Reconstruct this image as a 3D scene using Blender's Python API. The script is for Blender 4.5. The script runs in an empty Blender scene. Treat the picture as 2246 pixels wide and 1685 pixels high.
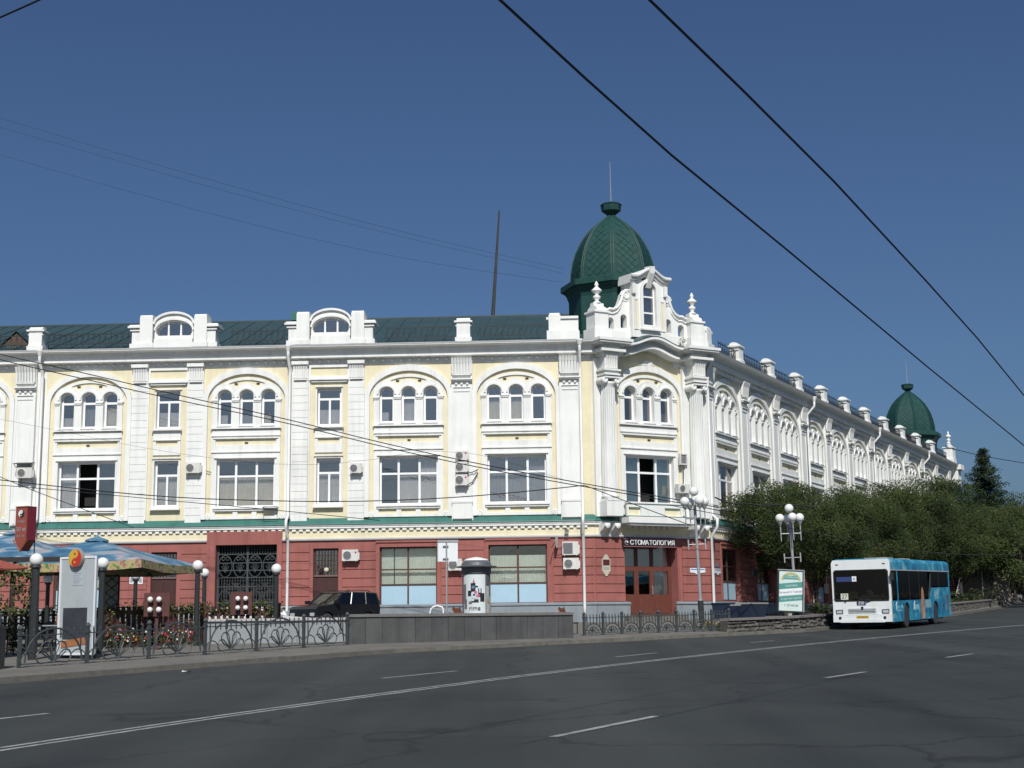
import bpy, bmesh, math, random
from mathutils import Vector, Matrix
from mathutils.geometry import tessellate_polygon
R = math.radians
rnd = random.Random(11)
sc = bpy.context.scene
COL = sc.collection

# ------------------------------------------------------------------ camera, sky, sun, exposure
F_PX, CX, CY = 3100.0, 1123.0, 842.5          # focal length and centre in pixels of the 2246 px wide photograph
PITCH, ROLL, EYE = R(9.6), R(0.70), 1.6
FW = Vector((0, math.cos(PITCH), math.sin(PITCH)))
U0 = Vector((0, -math.sin(PITCH), math.cos(PITCH)))
R0 = Vector((1, 0, 0))
RI = R0*math.cos(ROLL) - U0*math.sin(ROLL)
UP = R0*math.sin(ROLL) + U0*math.cos(ROLL)
EYEP = Vector((0, 0, EYE))
cam = bpy.data.cameras.new('camera')
camo = bpy.data.objects.new('camera', cam)
COL.objects.link(camo)
m = Matrix((RI, UP, -FW)).transposed().to_4x4()
m.translation = EYEP
camo.matrix_world = m
cam.sensor_width = 36
cam.lens = 36*F_PX/2246
cam.clip_start = 0.1
cam.clip_end = 3000
sc.camera = camo

SUN_AZ, SUN_EL = R(4.0), R(44.0)               # azimuth measured from straight behind the camera towards the right
sun_dir = Vector((math.sin(SUN_AZ)*math.cos(SUN_EL), -math.cos(SUN_AZ)*math.cos(SUN_EL), math.sin(SUN_EL)))
world = bpy.data.worlds.new('World')
sc.world = world
world.use_nodes = True
wn, wl = world.node_tree.nodes, world.node_tree.links
wn.clear()
sky = wn.new('ShaderNodeTexSky')
sky.sky_type = 'NISHITA'
sky.sun_disc = False
sky.sun_elevation = SUN_EL
sky.sun_rotation = math.pi - SUN_AZ
sky.altitude = 100
sky.air_density = 1.0
sky.dust_density = 2.2
sky.ozone_density = 2.5
bg = wn.new('ShaderNodeBackground')
bg.inputs['Strength'].default_value = 0.062
wo = wn.new('ShaderNodeOutputWorld')
tint = wn.new('ShaderNodeVectorMath')              # white balance of the sky, the same in every direction
tint.operation = 'MULTIPLY'
tint.inputs[1].default_value = (0.62, 0.795, 1.03)
wl.new(sky.outputs[0], tint.inputs[0])
wl.new(tint.outputs[0], bg.inputs[0])
wl.new(bg.outputs[0], wo.inputs[0])
sl = bpy.data.lights.new('sun', 'SUN')
sl.energy = 4.4
sl.angle = R(0.53)
sl.color = (1.0, 0.968, 0.905)
slo = bpy.data.objects.new('sun', sl)
COL.objects.link(slo)
slo.rotation_euler = (-sun_dir).to_track_quat('-Z', 'Y').to_euler()
slo.location = (0, -20, 60)
sc.view_settings.view_transform = 'Standard'
sc.view_settings.look = 'None'
sc.view_settings.gamma = 1.0
sc.view_settings.use_curve_mapping = False
sc.view_settings.exposure = 0.0

# ------------------------------------------------------------------ helpers: places
def ray(x, y):
    d = RI*((x-CX)/F_PX) - UP*((y-CY)/F_PX) + FW
    return d/d.y
def at(x, y, Y):                                # photo pixel -> point of the place at distance Y
    return EYEP + ray(x, y)*Y
SLOPE = 0.019
UD = Vector((math.sin(R(28)), math.cos(R(28))))
def road_z(x, y):
    return SLOPE*(UD.x*x + UD.y*y)
def road_at(x, y, dz=0.0):
    d = ray(x, y)
    t = (EYE-dz)/(SLOPE*(UD.x*d.x+UD.y*d.y) - d.z)
    return EYEP + d*t
def ground_z(x, y):
    r = road_z(x, y)
    t = 1.6 + 0.002*(x-4) + 0.029*(y-70)
    return r + min(0.75, max(0.10, t-r))

# ------------------------------------------------------------------ helpers: materials
def new_mat(name):
    mt = bpy.data.materials.new(name)
    mt.use_nodes = True
    return mt, mt.node_tree.nodes, mt.node_tree.links
def mat(name, col, rough=0.6, var=0.12, scale=2.0, streak=0.0, bump=0.0, bscale=30.0, metal=0.0, spec=0.5, fine=0.0, emit=None):
    mt, n, l = new_mat(name)
    b = n['Principled BSDF']
    b.inputs['Roughness'].default_value = rough
    b.inputs['Metallic'].default_value = metal
    b.inputs['Specular IOR Level'].default_value = spec
    g = n.new('ShaderNodeNewGeometry')
    nz = n.new('ShaderNodeTexNoise')
    nz.inputs['Scale'].default_value = scale
    nz.inputs['Detail'].default_value = 6
    nz.inputs['Roughness'].default_value = 0.65
    l.new(g.outputs['Position'], nz.inputs['Vector'])
    mr = n.new('ShaderNodeMapRange')
    mr.inputs['From Min'].default_value = 0.3
    mr.inputs['From Max'].default_value = 0.7
    mr.inputs['To Min'].default_value = 1-var
    mr.inputs['To Max'].default_value = 1+var*0.5
    l.new(nz.outputs['Fac'], mr.inputs['Value'])
    val = mr.outputs[0]
    if streak:
        mp = n.new('ShaderNodeMapping')
        mp.inputs['Scale'].default_value = (2.2, 2.2, 0.16)
        l.new(g.outputs['Position'], mp.inputs['Vector'])
        n2 = n.new('ShaderNodeTexNoise')
        n2.inputs['Scale'].default_value = 1.6
        n2.inputs['Detail'].default_value = 5
        l.new(mp.outputs[0], n2.inputs['Vector'])
        m2 = n.new('ShaderNodeMapRange')
        m2.inputs['From Min'].default_value = 0.5
        m2.inputs['From Max'].default_value = 0.78
        m2.inputs['To Min'].default_value = 1
        m2.inputs['To Max'].default_value = 1-streak
        l.new(n2.outputs['Fac'], m2.inputs['Value'])
        mm = n.new('ShaderNodeMath'); mm.operation = 'MULTIPLY'
        l.new(val, mm.inputs[0]); l.new(m2.outputs[0], mm.inputs[1])
        val = mm.outputs[0]
    if fine:
        n3 = n.new('ShaderNodeTexNoise')
        n3.inputs['Scale'].default_value = 60
        n3.inputs['Detail'].default_value = 2
        l.new(g.outputs['Position'], n3.inputs['Vector'])
        m3 = n.new('ShaderNodeMapRange')
        m3.inputs['From Min'].default_value = 0.3
        m3.inputs['From Max'].default_value = 0.7
        m3.inputs['To Min'].default_value = 1-fine
        m3.inputs['To Max'].default_value = 1+fine
        l.new(n3.outputs['Fac'], m3.inputs['Value'])
        mm = n.new('ShaderNodeMath'); mm.operation = 'MULTIPLY'
        l.new(val, mm.inputs[0]); l.new(m3.outputs[0], mm.inputs[1])
        val = mm.outputs[0]
    vm = n.new('ShaderNodeVectorMath'); vm.operation = 'SCALE'
    vm.inputs[0].default_value = col[:3]
    l.new(val, vm.inputs['Scale'])
    l.new(vm.outputs[0], b.inputs['Base Color'])
    if bump:
        nb = n.new('ShaderNodeTexNoise')
        nb.inputs['Scale'].default_value = bscale
        nb.inputs['Detail'].default_value = 4
        l.new(g.outputs['Position'], nb.inputs['Vector'])
        bp = n.new('ShaderNodeBump')
        bp.inputs['Strength'].default_value = bump
        bp.inputs['Distance'].default_value = 0.02
        l.new(nb.outputs['Fac'], bp.inputs['Height'])
        l.new(bp.outputs[0], b.inputs['Normal'])
    return mt
def glass_mat(name, tint, refl=0.3, rough=0.02, top=0.95):
    mt, n, l = new_mat(name)
    n.remove(n['Principled BSDF'])
    tr = n.new('ShaderNodeBsdfTransparent')
    tr.inputs[0].default_value = (*tint, 1)
    gl = n.new('ShaderNodeBsdfGlossy')
    gl.inputs['Roughness'].default_value = rough
    gl.inputs[0].default_value = (0.95, 0.90, 0.86, 1)
    g = n.new('ShaderNodeNewGeometry')
    nz = n.new('ShaderNodeTexNoise'); nz.inputs['Scale'].default_value = 1.1
    l.new(g.outputs['Position'], nz.inputs['Vector'])
    bp = n.new('ShaderNodeBump'); bp.inputs['Strength'].default_value = 0.12; bp.inputs['Distance'].default_value = 0.05
    l.new(nz.outputs['Fac'], bp.inputs['Height'])
    l.new(bp.outputs[0], gl.inputs['Normal'])
    fr = n.new('ShaderNodeLayerWeight'); fr.inputs['Blend'].default_value = 0.25
    mr = n.new('ShaderNodeMapRange')
    mr.inputs['To Min'].default_value = refl; mr.inputs['To Max'].default_value = top
    l.new(fr.outputs['Fresnel'], mr.inputs['Value'])
    mx = n.new('ShaderNodeMixShader')
    l.new(mr.outputs[0], mx.inputs[0]); l.new(tr.outputs[0], mx.inputs[1]); l.new(gl.outputs[0], mx.inputs[2])
    l.new(mx.outputs[0], n['Material Output'].inputs['Surface'])
    return mt
WHITE = mat('white_plaster', (0.768, 0.772, 0.745), 0.75, 0.07, 0.9, 0.17, 0.15)
YELLOW = mat('yellow_plaster', (0.72, 0.655, 0.46), 0.8, 0.10, 1.2, 0.12, 0.15)
RED = mat('red_plaster', (0.315, 0.108, 0.092), 0.85, 0.20, 0.8, 0.22, 0.25)
PLINTH = mat('grey_plinth_paint', (0.23, 0.262, 0.285), 0.75, 0.14, 1.4, 0.18, 0.2)
GREYMOULD = mat('grey_moulding', (0.55, 0.55, 0.56), 0.7, 0.1)
ROOFG = mat('green_roof_sheet', (0.036, 0.070, 0.075), 0.5, 0.22, 0.6, 0.2, 0.05, 4)
DOMEG = mat('green_dome_paint', (0.015, 0.060, 0.054), 0.6, 0.22, 2.5, 0.2, spec=0.3)
LEDGEG = mat('green_ledge_sheet', (0.035, 0.15, 0.125), 0.45, 0.2, 1.5, 0.2)
FRAMEW = mat('white_window_frame', (0.82, 0.83, 0.83), 0.4, 0.04)
FRAMEB = mat('brown_window_frame', (0.085, 0.038, 0.028), 0.5, 0.15, 6)
DOORR = mat('red_brown_door', (0.135, 0.042, 0.028), 0.5, 0.15, 4)
DOORD = mat('dark_brown_door', (0.055, 0.018, 0.016), 0.5, 0.2, 4)
GLASS = glass_mat('window_glass', (0.92, 0.92, 0.92), 0.20)
GLASSG = glass_mat('shop_window_glass', (0.90, 0.92, 0.90), 0.12)
CURTAIN = mat('pale_curtain', (0.68, 0.68, 0.68), 0.9, 0.12, 3)
CURTAIN2 = mat('cream_curtain', (0.74, 0.71, 0.62), 0.9, 0.12, 3)
CURTAIN3 = mat('grey_curtain', (0.40, 0.42, 0.46), 0.9, 0.15, 3)
CURTAINT = mat('teal_white_curtain', (0.58, 0.78, 0.77), 0.9, 0.12, 3)
BLIND = mat('cream_blind', (0.76, 0.80, 0.76), 0.9, 0.08, 3)
BLUEFILM = mat('pale_blue_film', (0.36, 0.53, 0.64), 0.5, 0.05, 2)
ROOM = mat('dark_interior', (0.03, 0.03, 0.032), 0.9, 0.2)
IRON = mat('black_iron', (0.022, 0.026, 0.027), 0.5, 0.3, 8)
FENCEM = mat('dark_grey_iron', (0.052, 0.062, 0.066), 0.55, 0.3, 6)
STEEL = mat('grey_steel', (0.33, 0.34, 0.35), 0.45, 0.12, 5, 0, 0, 30, 0.2)
PIPEW = mat('white_pipe', (0.78, 0.78, 0.76), 0.5, 0.08, 3, 0.1)
ACW = mat('white_ac_case', (0.62, 0.61, 0.58), 0.5, 0.08, 5, 0.1)
ACG = mat('grey_ac_grille', (0.13, 0.135, 0.14), 0.6, 0.2, 20)
DARK = mat('dark_rubber', (0.02, 0.02, 0.021), 0.7, 0.3, 10)
GLOBE = mat('white_globe', (0.74, 0.74, 0.72), 0.25, 0.03, 4)

# ------------------------------------------------------------------ helpers: meshes and objects
class MB:
    def __init__(s):
        s.v = []; s.f = []
    def add(s, vs, fs):
        o = len(s.v)
        s.v += [tuple(p) for p in vs]
        s.f += [tuple(i+o for i in f) for f in fs]
        return s
    def box(s, x0, x1, y0, y1, z0, z1):
        return s.add([(x0,y0,z0),(x1,y0,z0),(x1,y1,z0),(x0,y1,z0),(x0,y0,z1),(x1,y0,z1),(x1,y1,z1),(x0,y1,z1)],
                     [(0,3,2,1),(4,5,6,7),(0,1,5,4),(1,2,6,5),(2,3,7,6),(3,0,4,7)])
    def plate(s, out, holes, y0, y1):
        """polygon with holes in the x-z plane, thick from y0 to y1"""
        loops = [list(out)] + [list(h) for h in holes]
        tris = tessellate_polygon([[Vector((p[0], p[1], 0)) for p in lp] for lp in loops])
        pts = [p for lp in loops for p in lp]
        N = len(pts)
        vs = [(p[0], y0, p[1]) for p in pts] + [(p[0], y1, p[1]) for p in pts]
        fs = [tuple(t) for t in tris] + [tuple(i+N for i in reversed(t)) for t in tris]
        k = 0
        for lp in loops:
            n = len(lp)
            for i in range(n):
                j = (i+1) % n
                fs.append((k+i, k+j, k+j+N, k+i+N))
            k += n
        return s.add(vs, fs)
    def run(s, prof, stations):
        """profile [(d,z)] (d outwards = -y) carried along x; stations [(x, dz)]"""
        n = len(prof)
        vs = [(x, -p[0], p[1]+dz) for x, dz in stations for p in prof]
        fs = []
        for a in range(len(stations)-1):
            for i in range(n):
                j = (i+1) % n
                fs.append((a*n+i, a*n+j, (a+1)*n+j, (a+1)*n+i))
        fs += [tuple(range(n)), tuple(reversed(range((len(stations)-1)*n, len(stations)*n)))]
        return s.add(vs, fs)
    def tube(s, pts, r, n=6, cap=True):
        pts = [Vector(p) for p in pts]
        rs = r if isinstance(r, (list, tuple)) else [r]*len(pts)
        vs, fs = [], []
        prev = None
        for i, p in enumerate(pts):
            d = (pts[min(i+1, len(pts)-1)] - pts[max(i-1, 0)])
            d = d.normalized() if d.length > 1e-9 else Vector((0,0,1))
            if prev is None:
                a = d.orthogonal().normalized()
            else:
                a = prev - d*prev.dot(d)
                a = a.normalized() if a.length > 1e-6 else d.orthogonal().normalized()
            prev = a
            b = d.cross(a)
            for k in range(n):
                t = 2*math.pi*(k+0.5)/n
                vs.append(p + (a*math.cos(t) + b*math.sin(t))*rs[i])
        for i in range(len(pts)-1):
            for k in range(n):
                k2 = (k+1) % n
                fs.append((i*n+k, i*n+k2, (i+1)*n+k2, (i+1)*n+k))
        if cap:
            fs.append(tuple(reversed(range(n))))
            fs.append(tuple(range((len(pts)-1)*n, len(pts)*n)))
        return s.add(vs, fs)
    def lathe(s, prof, n=16, c=(0,0,0), ph=0.0, axis='z', sq=1.0):
        vs, fs = [], []
        m_ = len(prof)
        for k in range(n):
            t = 2*math.pi*k/n + ph
            for r, z in prof:
                x, y = r*math.cos(t), r*math.sin(t)*sq
                if axis == 'z': vs.append((c[0]+x, c[1]+y, c[2]+z))
                else: vs.append((c[0]+x, c[1]-z, c[2]+y))
        for k in range(n):
            k2 = (k+1) % n
            for i in range(m_-1):
                fs.append((k*m_+i, k2*m_+i, k2*m_+i+1, k*m_+i+1))
        fs.append(tuple(k*m_+m_-1 for k in range(n)))
        fs.append(tuple(k*m_ for k in reversed(range(n))))
        return s.add(vs, fs)
    def ball(s, c, r, n=14):
        m_ = n//2
        return s.lathe([(max(r*math.sin(math.pi*i/m_), 0.002), -r*math.cos(math.pi*i/m_)) for i in range(m_+1)], n, c)
    def mesh(s, name, mats, smooth=False, idx=None):
        me = bpy.data.meshes.new(name)
        me.from_pydata(s.v, [], s.f)
        for q in (mats if isinstance(mats, (list, tuple)) else [mats]):
            me.materials.append(q)
        if idx:
            me.polygons.foreach_set('material_index', idx)
        if smooth:
            me.polygons.foreach_set('use_smooth', [True]*len(me.polygons))
        me.update()
        return me
WM = {}
def obj(name, me, parent=None, M=None, **props):
    """link a mesh (or an Empty when me is None); M is its world matrix"""
    o = bpy.data.objects.new(name, me)
    COL.objects.link(o)
    if M is None:
        M = WM[parent] if parent is not None else Matrix.Identity(4)
    if parent is not None:
        o.parent = parent
        o.matrix_parent_inverse = WM[parent].inverted()
    o.matrix_basis = M
    WM[o] = M.copy()
    for k, v in props.items():
        o[k] = v
    return o
def thing(name, label, cat, M, group=None, me=None):
    o = obj(name, me, None, M, label=label, category=cat)
    if group: o['group'] = group
    return o
def clone(root, M, label=None, group=None):
    def cp(o, par):
        c = o.copy()
        COL.objects.link(c)
        c.parent = par
        for ch in KIDS(o): cp(ch, c)
        return c
    r = cp(root, None)
    r.matrix_basis = M
    if label: r['label'] = label
    if group: r['group'] = group
    return r
def KIDS(o):
    return list(o.children)
def T(x, y, z, rz=0.0):
    return Matrix.Translation((x, y, z)) @ Matrix.Rotation(rz, 4, 'Z')
def text_mesh(txt, size, mt, depth=0.004, align='CENTER', shear=0.0, xs=1.0):
    cu = bpy.data.curves.new('lettering', 'FONT')
    cu.body = txt
    cu.size = size
    cu.extrude = depth
    cu.align_x = align
    cu.align_y = 'CENTER'
    cu.shear = shear
    cu.resolution_u = 3
    o = bpy.data.objects.new('lettering', cu)
    me = bpy.data.meshes.new_from_object(o)
    bpy.data.objects.remove(o)
    me.transform(Matrix.Rotation(R(90), 4, 'X') @ Matrix.Diagonal((xs, 1, 1, 1)))
    me.materials.clear()
    me.materials.append(mt)
    return me
def rect(x0, x1, z0, z1):
    return [(x0,z0),(x1,z0),(x1,z1),(x0,z1)]
def archp(cx, hw, z0, zs, b=None, n=12):
    b = b or hw
    return [(cx-hw,z0),(cx+hw,z0)] + [(cx+hw*math.cos(math.pi*i/n), zs+b*math.sin(math.pi*i/n)) for i in range(n+1)]
# ------------------------------------------------------------------ the ground
def densify(pts, step):
    out = []
    for a, b in zip(pts[:-1], pts[1:]):
        a, b = Vector(a), Vector(b)
        n = max(1, int((b-a).length/step))
        for i in range(n): out.append(a.lerp(b, i/n))
    out.append(Vector(pts[-1]))
    return out
KERB = densify([(-37,-12),(-27,4.5),(-19,18.5),(-11.4,31.8),(-7.4,39.0),(-3.8,45.0),(2.3,50.3),(11.9,58.8),(18,70.2),(26,86.5),(40,118),(58.6,164.8),(85,235),(100,290)], 1.5)
def asphalt(name, c0, c1):
    mt, n, l = new_mat(name)
    b = n['Principled BSDF']; b.inputs['Roughness'].default_value = 0.8
    b.inputs['Specular IOR Level'].default_value = 0.3
    g = n.new('ShaderNodeNewGeometry')
    mp = n.new('ShaderNodeMapping'); mp.inputs['Rotation'].default_value = (0,0,R(28)); mp.inputs['Scale'].default_value = (0.62,0.030,1)
    l.new(g.outputs['Position'], mp.inputs['Vector'])
    n1 = n.new('ShaderNodeTexNoise'); n1.inputs['Scale'].default_value = 1.0; n1.inputs['Detail'].default_value = 5
    l.new(mp.outputs[0], n1.inputs['Vector'])
    n2 = n.new('ShaderNodeTexNoise'); n2.inputs['Scale'].default_value = 38; n2.inputs['Detail'].default_value = 3
    l.new(g.outputs['Position'], n2.inputs['Vector'])
    n4 = n.new('ShaderNodeTexNoise'); n4.inputs['Scale'].default_value = 0.35; n4.inputs['Detail'].default_value = 6
    l.new(g.outputs['Position'], n4.inputs['Vector'])
    a1 = n.new('ShaderNodeMath'); a1.operation = 'MULTIPLY_ADD'; a1.inputs[1].default_value = 0.72
    l.new(n1.outputs['Fac'], a1.inputs[0])
    a2 = n.new('ShaderNodeMath'); a2.operation = 'MULTIPLY_ADD'; a2.inputs[1].default_value = 0.50; a2.inputs[2].default_value = -0.11
    l.new(n2.outputs['Fac'], a2.inputs[0]); l.new(a2.outputs[0], a1.inputs[2])
    a3 = n.new('ShaderNodeMath'); a3.operation = 'MULTIPLY_ADD'; a3.inputs[1].default_value = 0.35
    l.new(n4.outputs['Fac'], a3.inputs[0]); l.new(a1.outputs[0], a3.inputs[2])
    cr = n.new('ShaderNodeValToRGB')
    cr.color_ramp.elements[0].position = 0.44; cr.color_ramp.elements[0].color = (*c0, 1)
    cr.color_ramp.elements[1].position = 0.90; cr.color_ramp.elements[1].color = (*c1, 1)
    l.new(a3.outputs[0], cr.inputs[0])
    # tar-sealed cracks: warped lines
    vo = n.new('ShaderNodeTexVoronoi'); vo.feature = 'DISTANCE_TO_EDGE'; vo.inputs['Scale'].default_value = 0.16
    nw = n.new('ShaderNodeTexNoise'); nw.inputs['Scale'].default_value = 0.5; nw.inputs['Detail'].default_value = 4
    l.new(g.outputs['Position'], nw.inputs['Vector'])
    va = n.new('ShaderNodeVectorMath'); va.operation = 'MULTIPLY_ADD'; va.inputs[1].default_value = (3,3,0)
    l.new(nw.outputs['Color'], va.inputs[0]); l.new(g.outputs['Position'], va.inputs[2])
    l.new(va.outputs[0], vo.inputs['Vector'])
    mr = n.new('ShaderNodeMapRange'); mr.inputs['From Max'].default_value = 0.013; mr.inputs['To Min'].default_value = 0.55; mr.inputs['To Max'].default_value = 1
    l.new(vo.outputs['Distance'], mr.inputs['Value'])
    vm = n.new('ShaderNodeVectorMath'); vm.operation = 'SCALE'
    l.new(cr.outputs[0], vm.inputs[0]); l.new(mr.outputs[0], vm.inputs['Scale'])
    l.new(vm.outputs[0], b.inputs['Base Color'])
    bp = n.new('ShaderNodeBump'); bp.inputs['Strength'].default_value = 0.25; bp.inputs['Distance'].default_value = 0.01
    l.new(n2.outputs['Fac'], bp.inputs['Height']); l.new(bp.outputs[0], b.inputs['Normal'])
    return mt
ASPH = asphalt('asphalt', (0.018,0.0215,0.0215), (0.051,0.0565,0.0545))
PAVE = mat('dusty_pavement', (0.15,0.142,0.125), 0.9, 0.3, 0.8, 0, 0.3, 20, fine=0.15)
SOIL = mat('dry_ground', (0.12,0.115,0.07), 0.95, 0.35, 0.5, 0, 0.4, 8)
KERBM = mat('kerb_concrete', (0.15,0.14,0.122), 0.9, 0.3, 3, 0, 0.3, 25, fine=0.15)
PAINT = mat('worn_road_paint', (0.33,0.34,0.335), 0.7, 0.55, 3.5, fine=0.35)
def sheet(name, pts, mt, zf):
    mb = MB(); mb.add([(p[0], p[1], zf(p[0], p[1])) for p in pts], [tuple(range(len(pts)))])
    return obj(name, mb.mesh(name, mt), None, None, kind='structure')
sheet('ground', [(-900,-300),(900,-300),(900,1400),(-900,1400)], SOIL, lambda x, y: road_z(x, y)-0.25)
sheet('road', [(-120,-120),(140,-120),(300,420),(-120,420)], ASPH, road_z)
rows = [0.14, 1.2, 3, 6, 10, 15, 22, 32, 50, 90]
off = Vector((-0.80, 0.60))
mb = MB()
for p in KERB:
    for d in rows:
        q = p + off*d
        mb.v.append((q.x, q.y, ground_z(q.x, q.y) if d > 1 else road_z(q.x, q.y)+0.11))
nr = len(rows)
for i in range(len(KERB)-1):
    for j in range(nr-1):
        mb.f.append((i*nr+j, (i+1)*nr+j, (i+1)*nr+j+1, i*nr+j+1))
obj('pavement', mb.mesh('pavement', PAVE), None, None, kind='structure')
kb = MB()
kb.add([(p.x, p.y, road_z(p.x, p.y)+0.06) for p in KERB] + [((p+off*0.2).x, (p+off*0.2).y, road_z(p.x, p.y)+0.06) for p in KERB],
       [(i, i+1, i+1+len(KERB), i+len(KERB)) for i in range(len(KERB)-1)])
kerb = obj('kerb', kb.mesh('kerb', KERBM), None, None, kind='structure')
for i in range(8, len(KERB)-1):
    a, b = KERB[i], KERB[i+1]
    d = (b-a); L = d.length
    q = MB(); w = rnd.uniform(-.012, .012)
    q.box(0.012, L-0.012, -0.005, 0.17, -0.25, 0.125+w)
    zz = road_z(a.x, a.y); z2 = road_z(b.x, b.y)
    ang = math.atan2(d.y, d.x)
    obj('kerb_stone', q.mesh('kerb_stone', KERBM), kerb, T(a.x, a.y, zz, ang) @ Matrix.Rotation(-math.atan2(z2-zz, L), 4, 'Y'))
def stripe(pts, w, name='lane_marking', lift=0.004):
    mb = MB(); n = len(pts)
    for i, p in enumerate(pts):
        d = (Vector(pts[min(i+1,n-1)]) - Vector(pts[max(i-1,0)])).normalized()
        nn = Vector((-d.y, d.x))*w/2
        for q in (Vector(p)+nn, Vector(p)-nn):
            mb.v.append((q.x, q.y, road_z(q.x, q.y)+lift))
    mb.f += [(2*i, 2*i+1, 2*i+3, 2*i+2) for i in range(n-1)]
    return obj(name, mb.mesh(name, PAINT), None, None, kind='structure')
GUTM = mat('gutter_dust', (0.082, 0.076, 0.066), 0.95, 0.45, 1.6, 0, 0.3, 25, fine=0.25)
gu = MB()
for i_, p in enumerate(KERB):
    for d in (-0.004, -0.42-0.22*math.sin(i_*1.7)*math.sin(i_*.37)):
        q = p + off*d
        gu.v.append((q.x, q.y, road_z(q.x, q.y)+0.004))
gu.f = [(2*i, 2*i+2, 2*i+3, 2*i+1) for i in range(len(KERB)-1)]
obj('gutter_strip', gu.mesh('gutter_strip', GUTM), None, None, kind='structure')
def lerp2(a, b, t): return (a[0]+(b[0]-a[0])*t, a[1]+(b[1]-a[1])*t)
dl = [(-13.5,-3),(-6.01,16.91),(-3.14,23.7),(1.33,32.55),(8.2,43.6),(15.0,53.2),(22.14,62.41),(33,76),(50,96)]
# smooth the double line a little
def smooth(pts, n=3):
    pts = [Vector(p) for p in pts]
    for _ in range(n):
        q = [pts[0]]
        for a, b in zip(pts[:-1], pts[1:]):
            q += [a.lerp(b, .25), a.lerp(b, .75)]
        pts = q + [pts[-1]]
    return pts
dls = smooth(dl, 2)
for sgn in (-1, 1):
    ln = []
    for i, p in enumerate(dls):
        d = (dls[min(i+1,len(dls)-1)] - dls[max(i-1,0)]).normalized()
        ln.append(p + Vector((-d.y, d.x))*0.115*sgn)
    stripe(ln, 0.10, 'centre_line')
for a, b in [((0.42,16.88),(1.87,19.45)),((5.85,27.22),(7.04,28.95)),((10.26,34.29),(11.4,35.9)),((15.6,41.4),(16.8,43)),((-9.3,18.2),(-7.22,22.33)),((-2.81,30.38),(-1.33,32.85)),((2.69,38.5),(4.0,40.71)),((7.77,47.48),(8.84,49.0)),((-4.6,7.0),(-3.2,9.6)),((-15.5,6),(-13.6,9.8))]:
    stripe([a, b], 0.12)

# ------------------------------------------------------------------ the long corner building
TL, TC, TR = R(-2.5), R(28.8), R(62.0)
PL = Vector((3.494, 70.0)); PA = Vector((3.944, 69.980)); PB = Vector((10.113, 73.372))
def frame(p, t): return T(p.x, p.y, 0, t)
ML, MC, MR = frame(PL, TL), frame(PA, TC), frame(PB, TR)
def sh(M, s, z=0, y=0): return M @ Matrix.Translation((s, y, z))
building = thing('corner_building', 'long white and yellow three storey corner building with red ground floor and green domes', 'building', T(PA.x, PA.y, 1.6))
CACHE = {}
def inst(key, name, make, mt, parent, M, smooth=False, **kw):
    if key not in CACHE:
        CACHE[key] = make().mesh(name, mt, smooth)
    return obj(name, CACHE[key], parent, M, **kw)
ZB, ZT = 6.6, 14.95
def ell(a, b, zs, n=20, full=True):
    return [(a*math.cos(math.pi*i/n), zs+b*math.sin(math.pi*i/n)) for i in range(n+1)]
def bay_wall():
    h = [archp(x, 0.38, 11.58, 13.07) for x in (-1.11, 0, 1.11)] + [rect(-1.49, 1.49, 7.47, 9.89)]
    return MB().plate(rect(-2.26, 2.26, ZB, ZT), h, 0, 0.35)
def bay_archivolt():
    o = [(2.22, 6.88)] + ell(2.22, 1.66, 12.9) + [(-2.22, 6.88), (-1.98, 6.88)] + list(reversed(ell(1.98, 1.34, 12.9))) + [(1.98, 6.88)]
    return MB().plate(o, [], -0.14, -0.001)
def bay_rim():
    o = ell(1.80, 1.15, 12.9) + list(reversed(ell(1.69, 1.03, 12.9)))
    return MB().plate(o, [], -0.07, -0.001)
def bay_arcade():
    r = 0.69; o = [(-1.75, 11.42), (1.75, 11.42)]
    for c in (1.11, 0, -1.11):
        a0 = math.acos(min(1, (0.64 if c > 0 else 0.555)/r)); a1 = math.pi - math.acos(min(1, (0.64 if c < 0 else 0.555)/r))
        for i in range(11):
            t = a0 + (a1-a0)*i/10
            o.append((c+r*math.cos(t), 13.07+r*math.sin(t)))
    h = [archp(x, 0.36, 11.61, 13.07) for x in (-1.11, 0, 1.11)]
    return MB().plate(o, h, -0.10, 0.30)
def bay_arch_moulding():
    m = MB()
    for c in (-1.11, 0, 1.11):
        o = [(c+0.50*math.cos(math.pi*i/14), 13.05+0.50*math.sin(math.pi*i/14)) for i in range(15)]
        o += [(c+0.40*math.cos(math.pi*i/14), 13.05+0.40*math.sin(math.pi*i/14)) for i in range(14, -1, -1)]
        m.plate(o, [], -0.155, -0.101)
    for a, b in ((-1.77,-1.49),(-0.75,-0.36),(0.36,0.75),(1.49,1.77)):
        m.box(a, b, -0.18, -0.101, 12.86, 12.93); m.box(a+0.02, b-0.02, -0.145, -0.101, 12.79, 12.858)
    return m
def bay_surround():
    h = [rect(-1.47, 1.47, 7.48, 9.88), rect(-1.55, 1.55, 10.61, 10.92), rect(-1.5, -0.6, 7.02, 7.26), rect(-0.36, 0.36, 7.02, 7.26), rect(0.6, 1.5, 7.02, 7.26)]
    return MB().plate(rect(-1.75, 1.75, 6.88, 11.38), h, -0.08, 0.30)
def bay_sill():
    return MB().box(-1.80, 1.80, -0.19, -0.101, 11.43, 11.52)
def bay_sill2():
    return MB().box(-1.60, 1.60, -0.19, -0.081, 7.385, 7.47)
def sill_sheet():
    m = MB()
    for c in (-1.11, 0, 1.11): m.box(c-0.37, c+0.37, -0.21, 0.1, 11.523, 11.56)
    return m
def bay_rosette():
    return MB().lathe([(0.15, 0), (0.15, 0.05), (0.11, 0.09), (0.06, 0.06), (0.04, 0.10)], 12, (0, -0.01, 6.99), 0, 'y')
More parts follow.
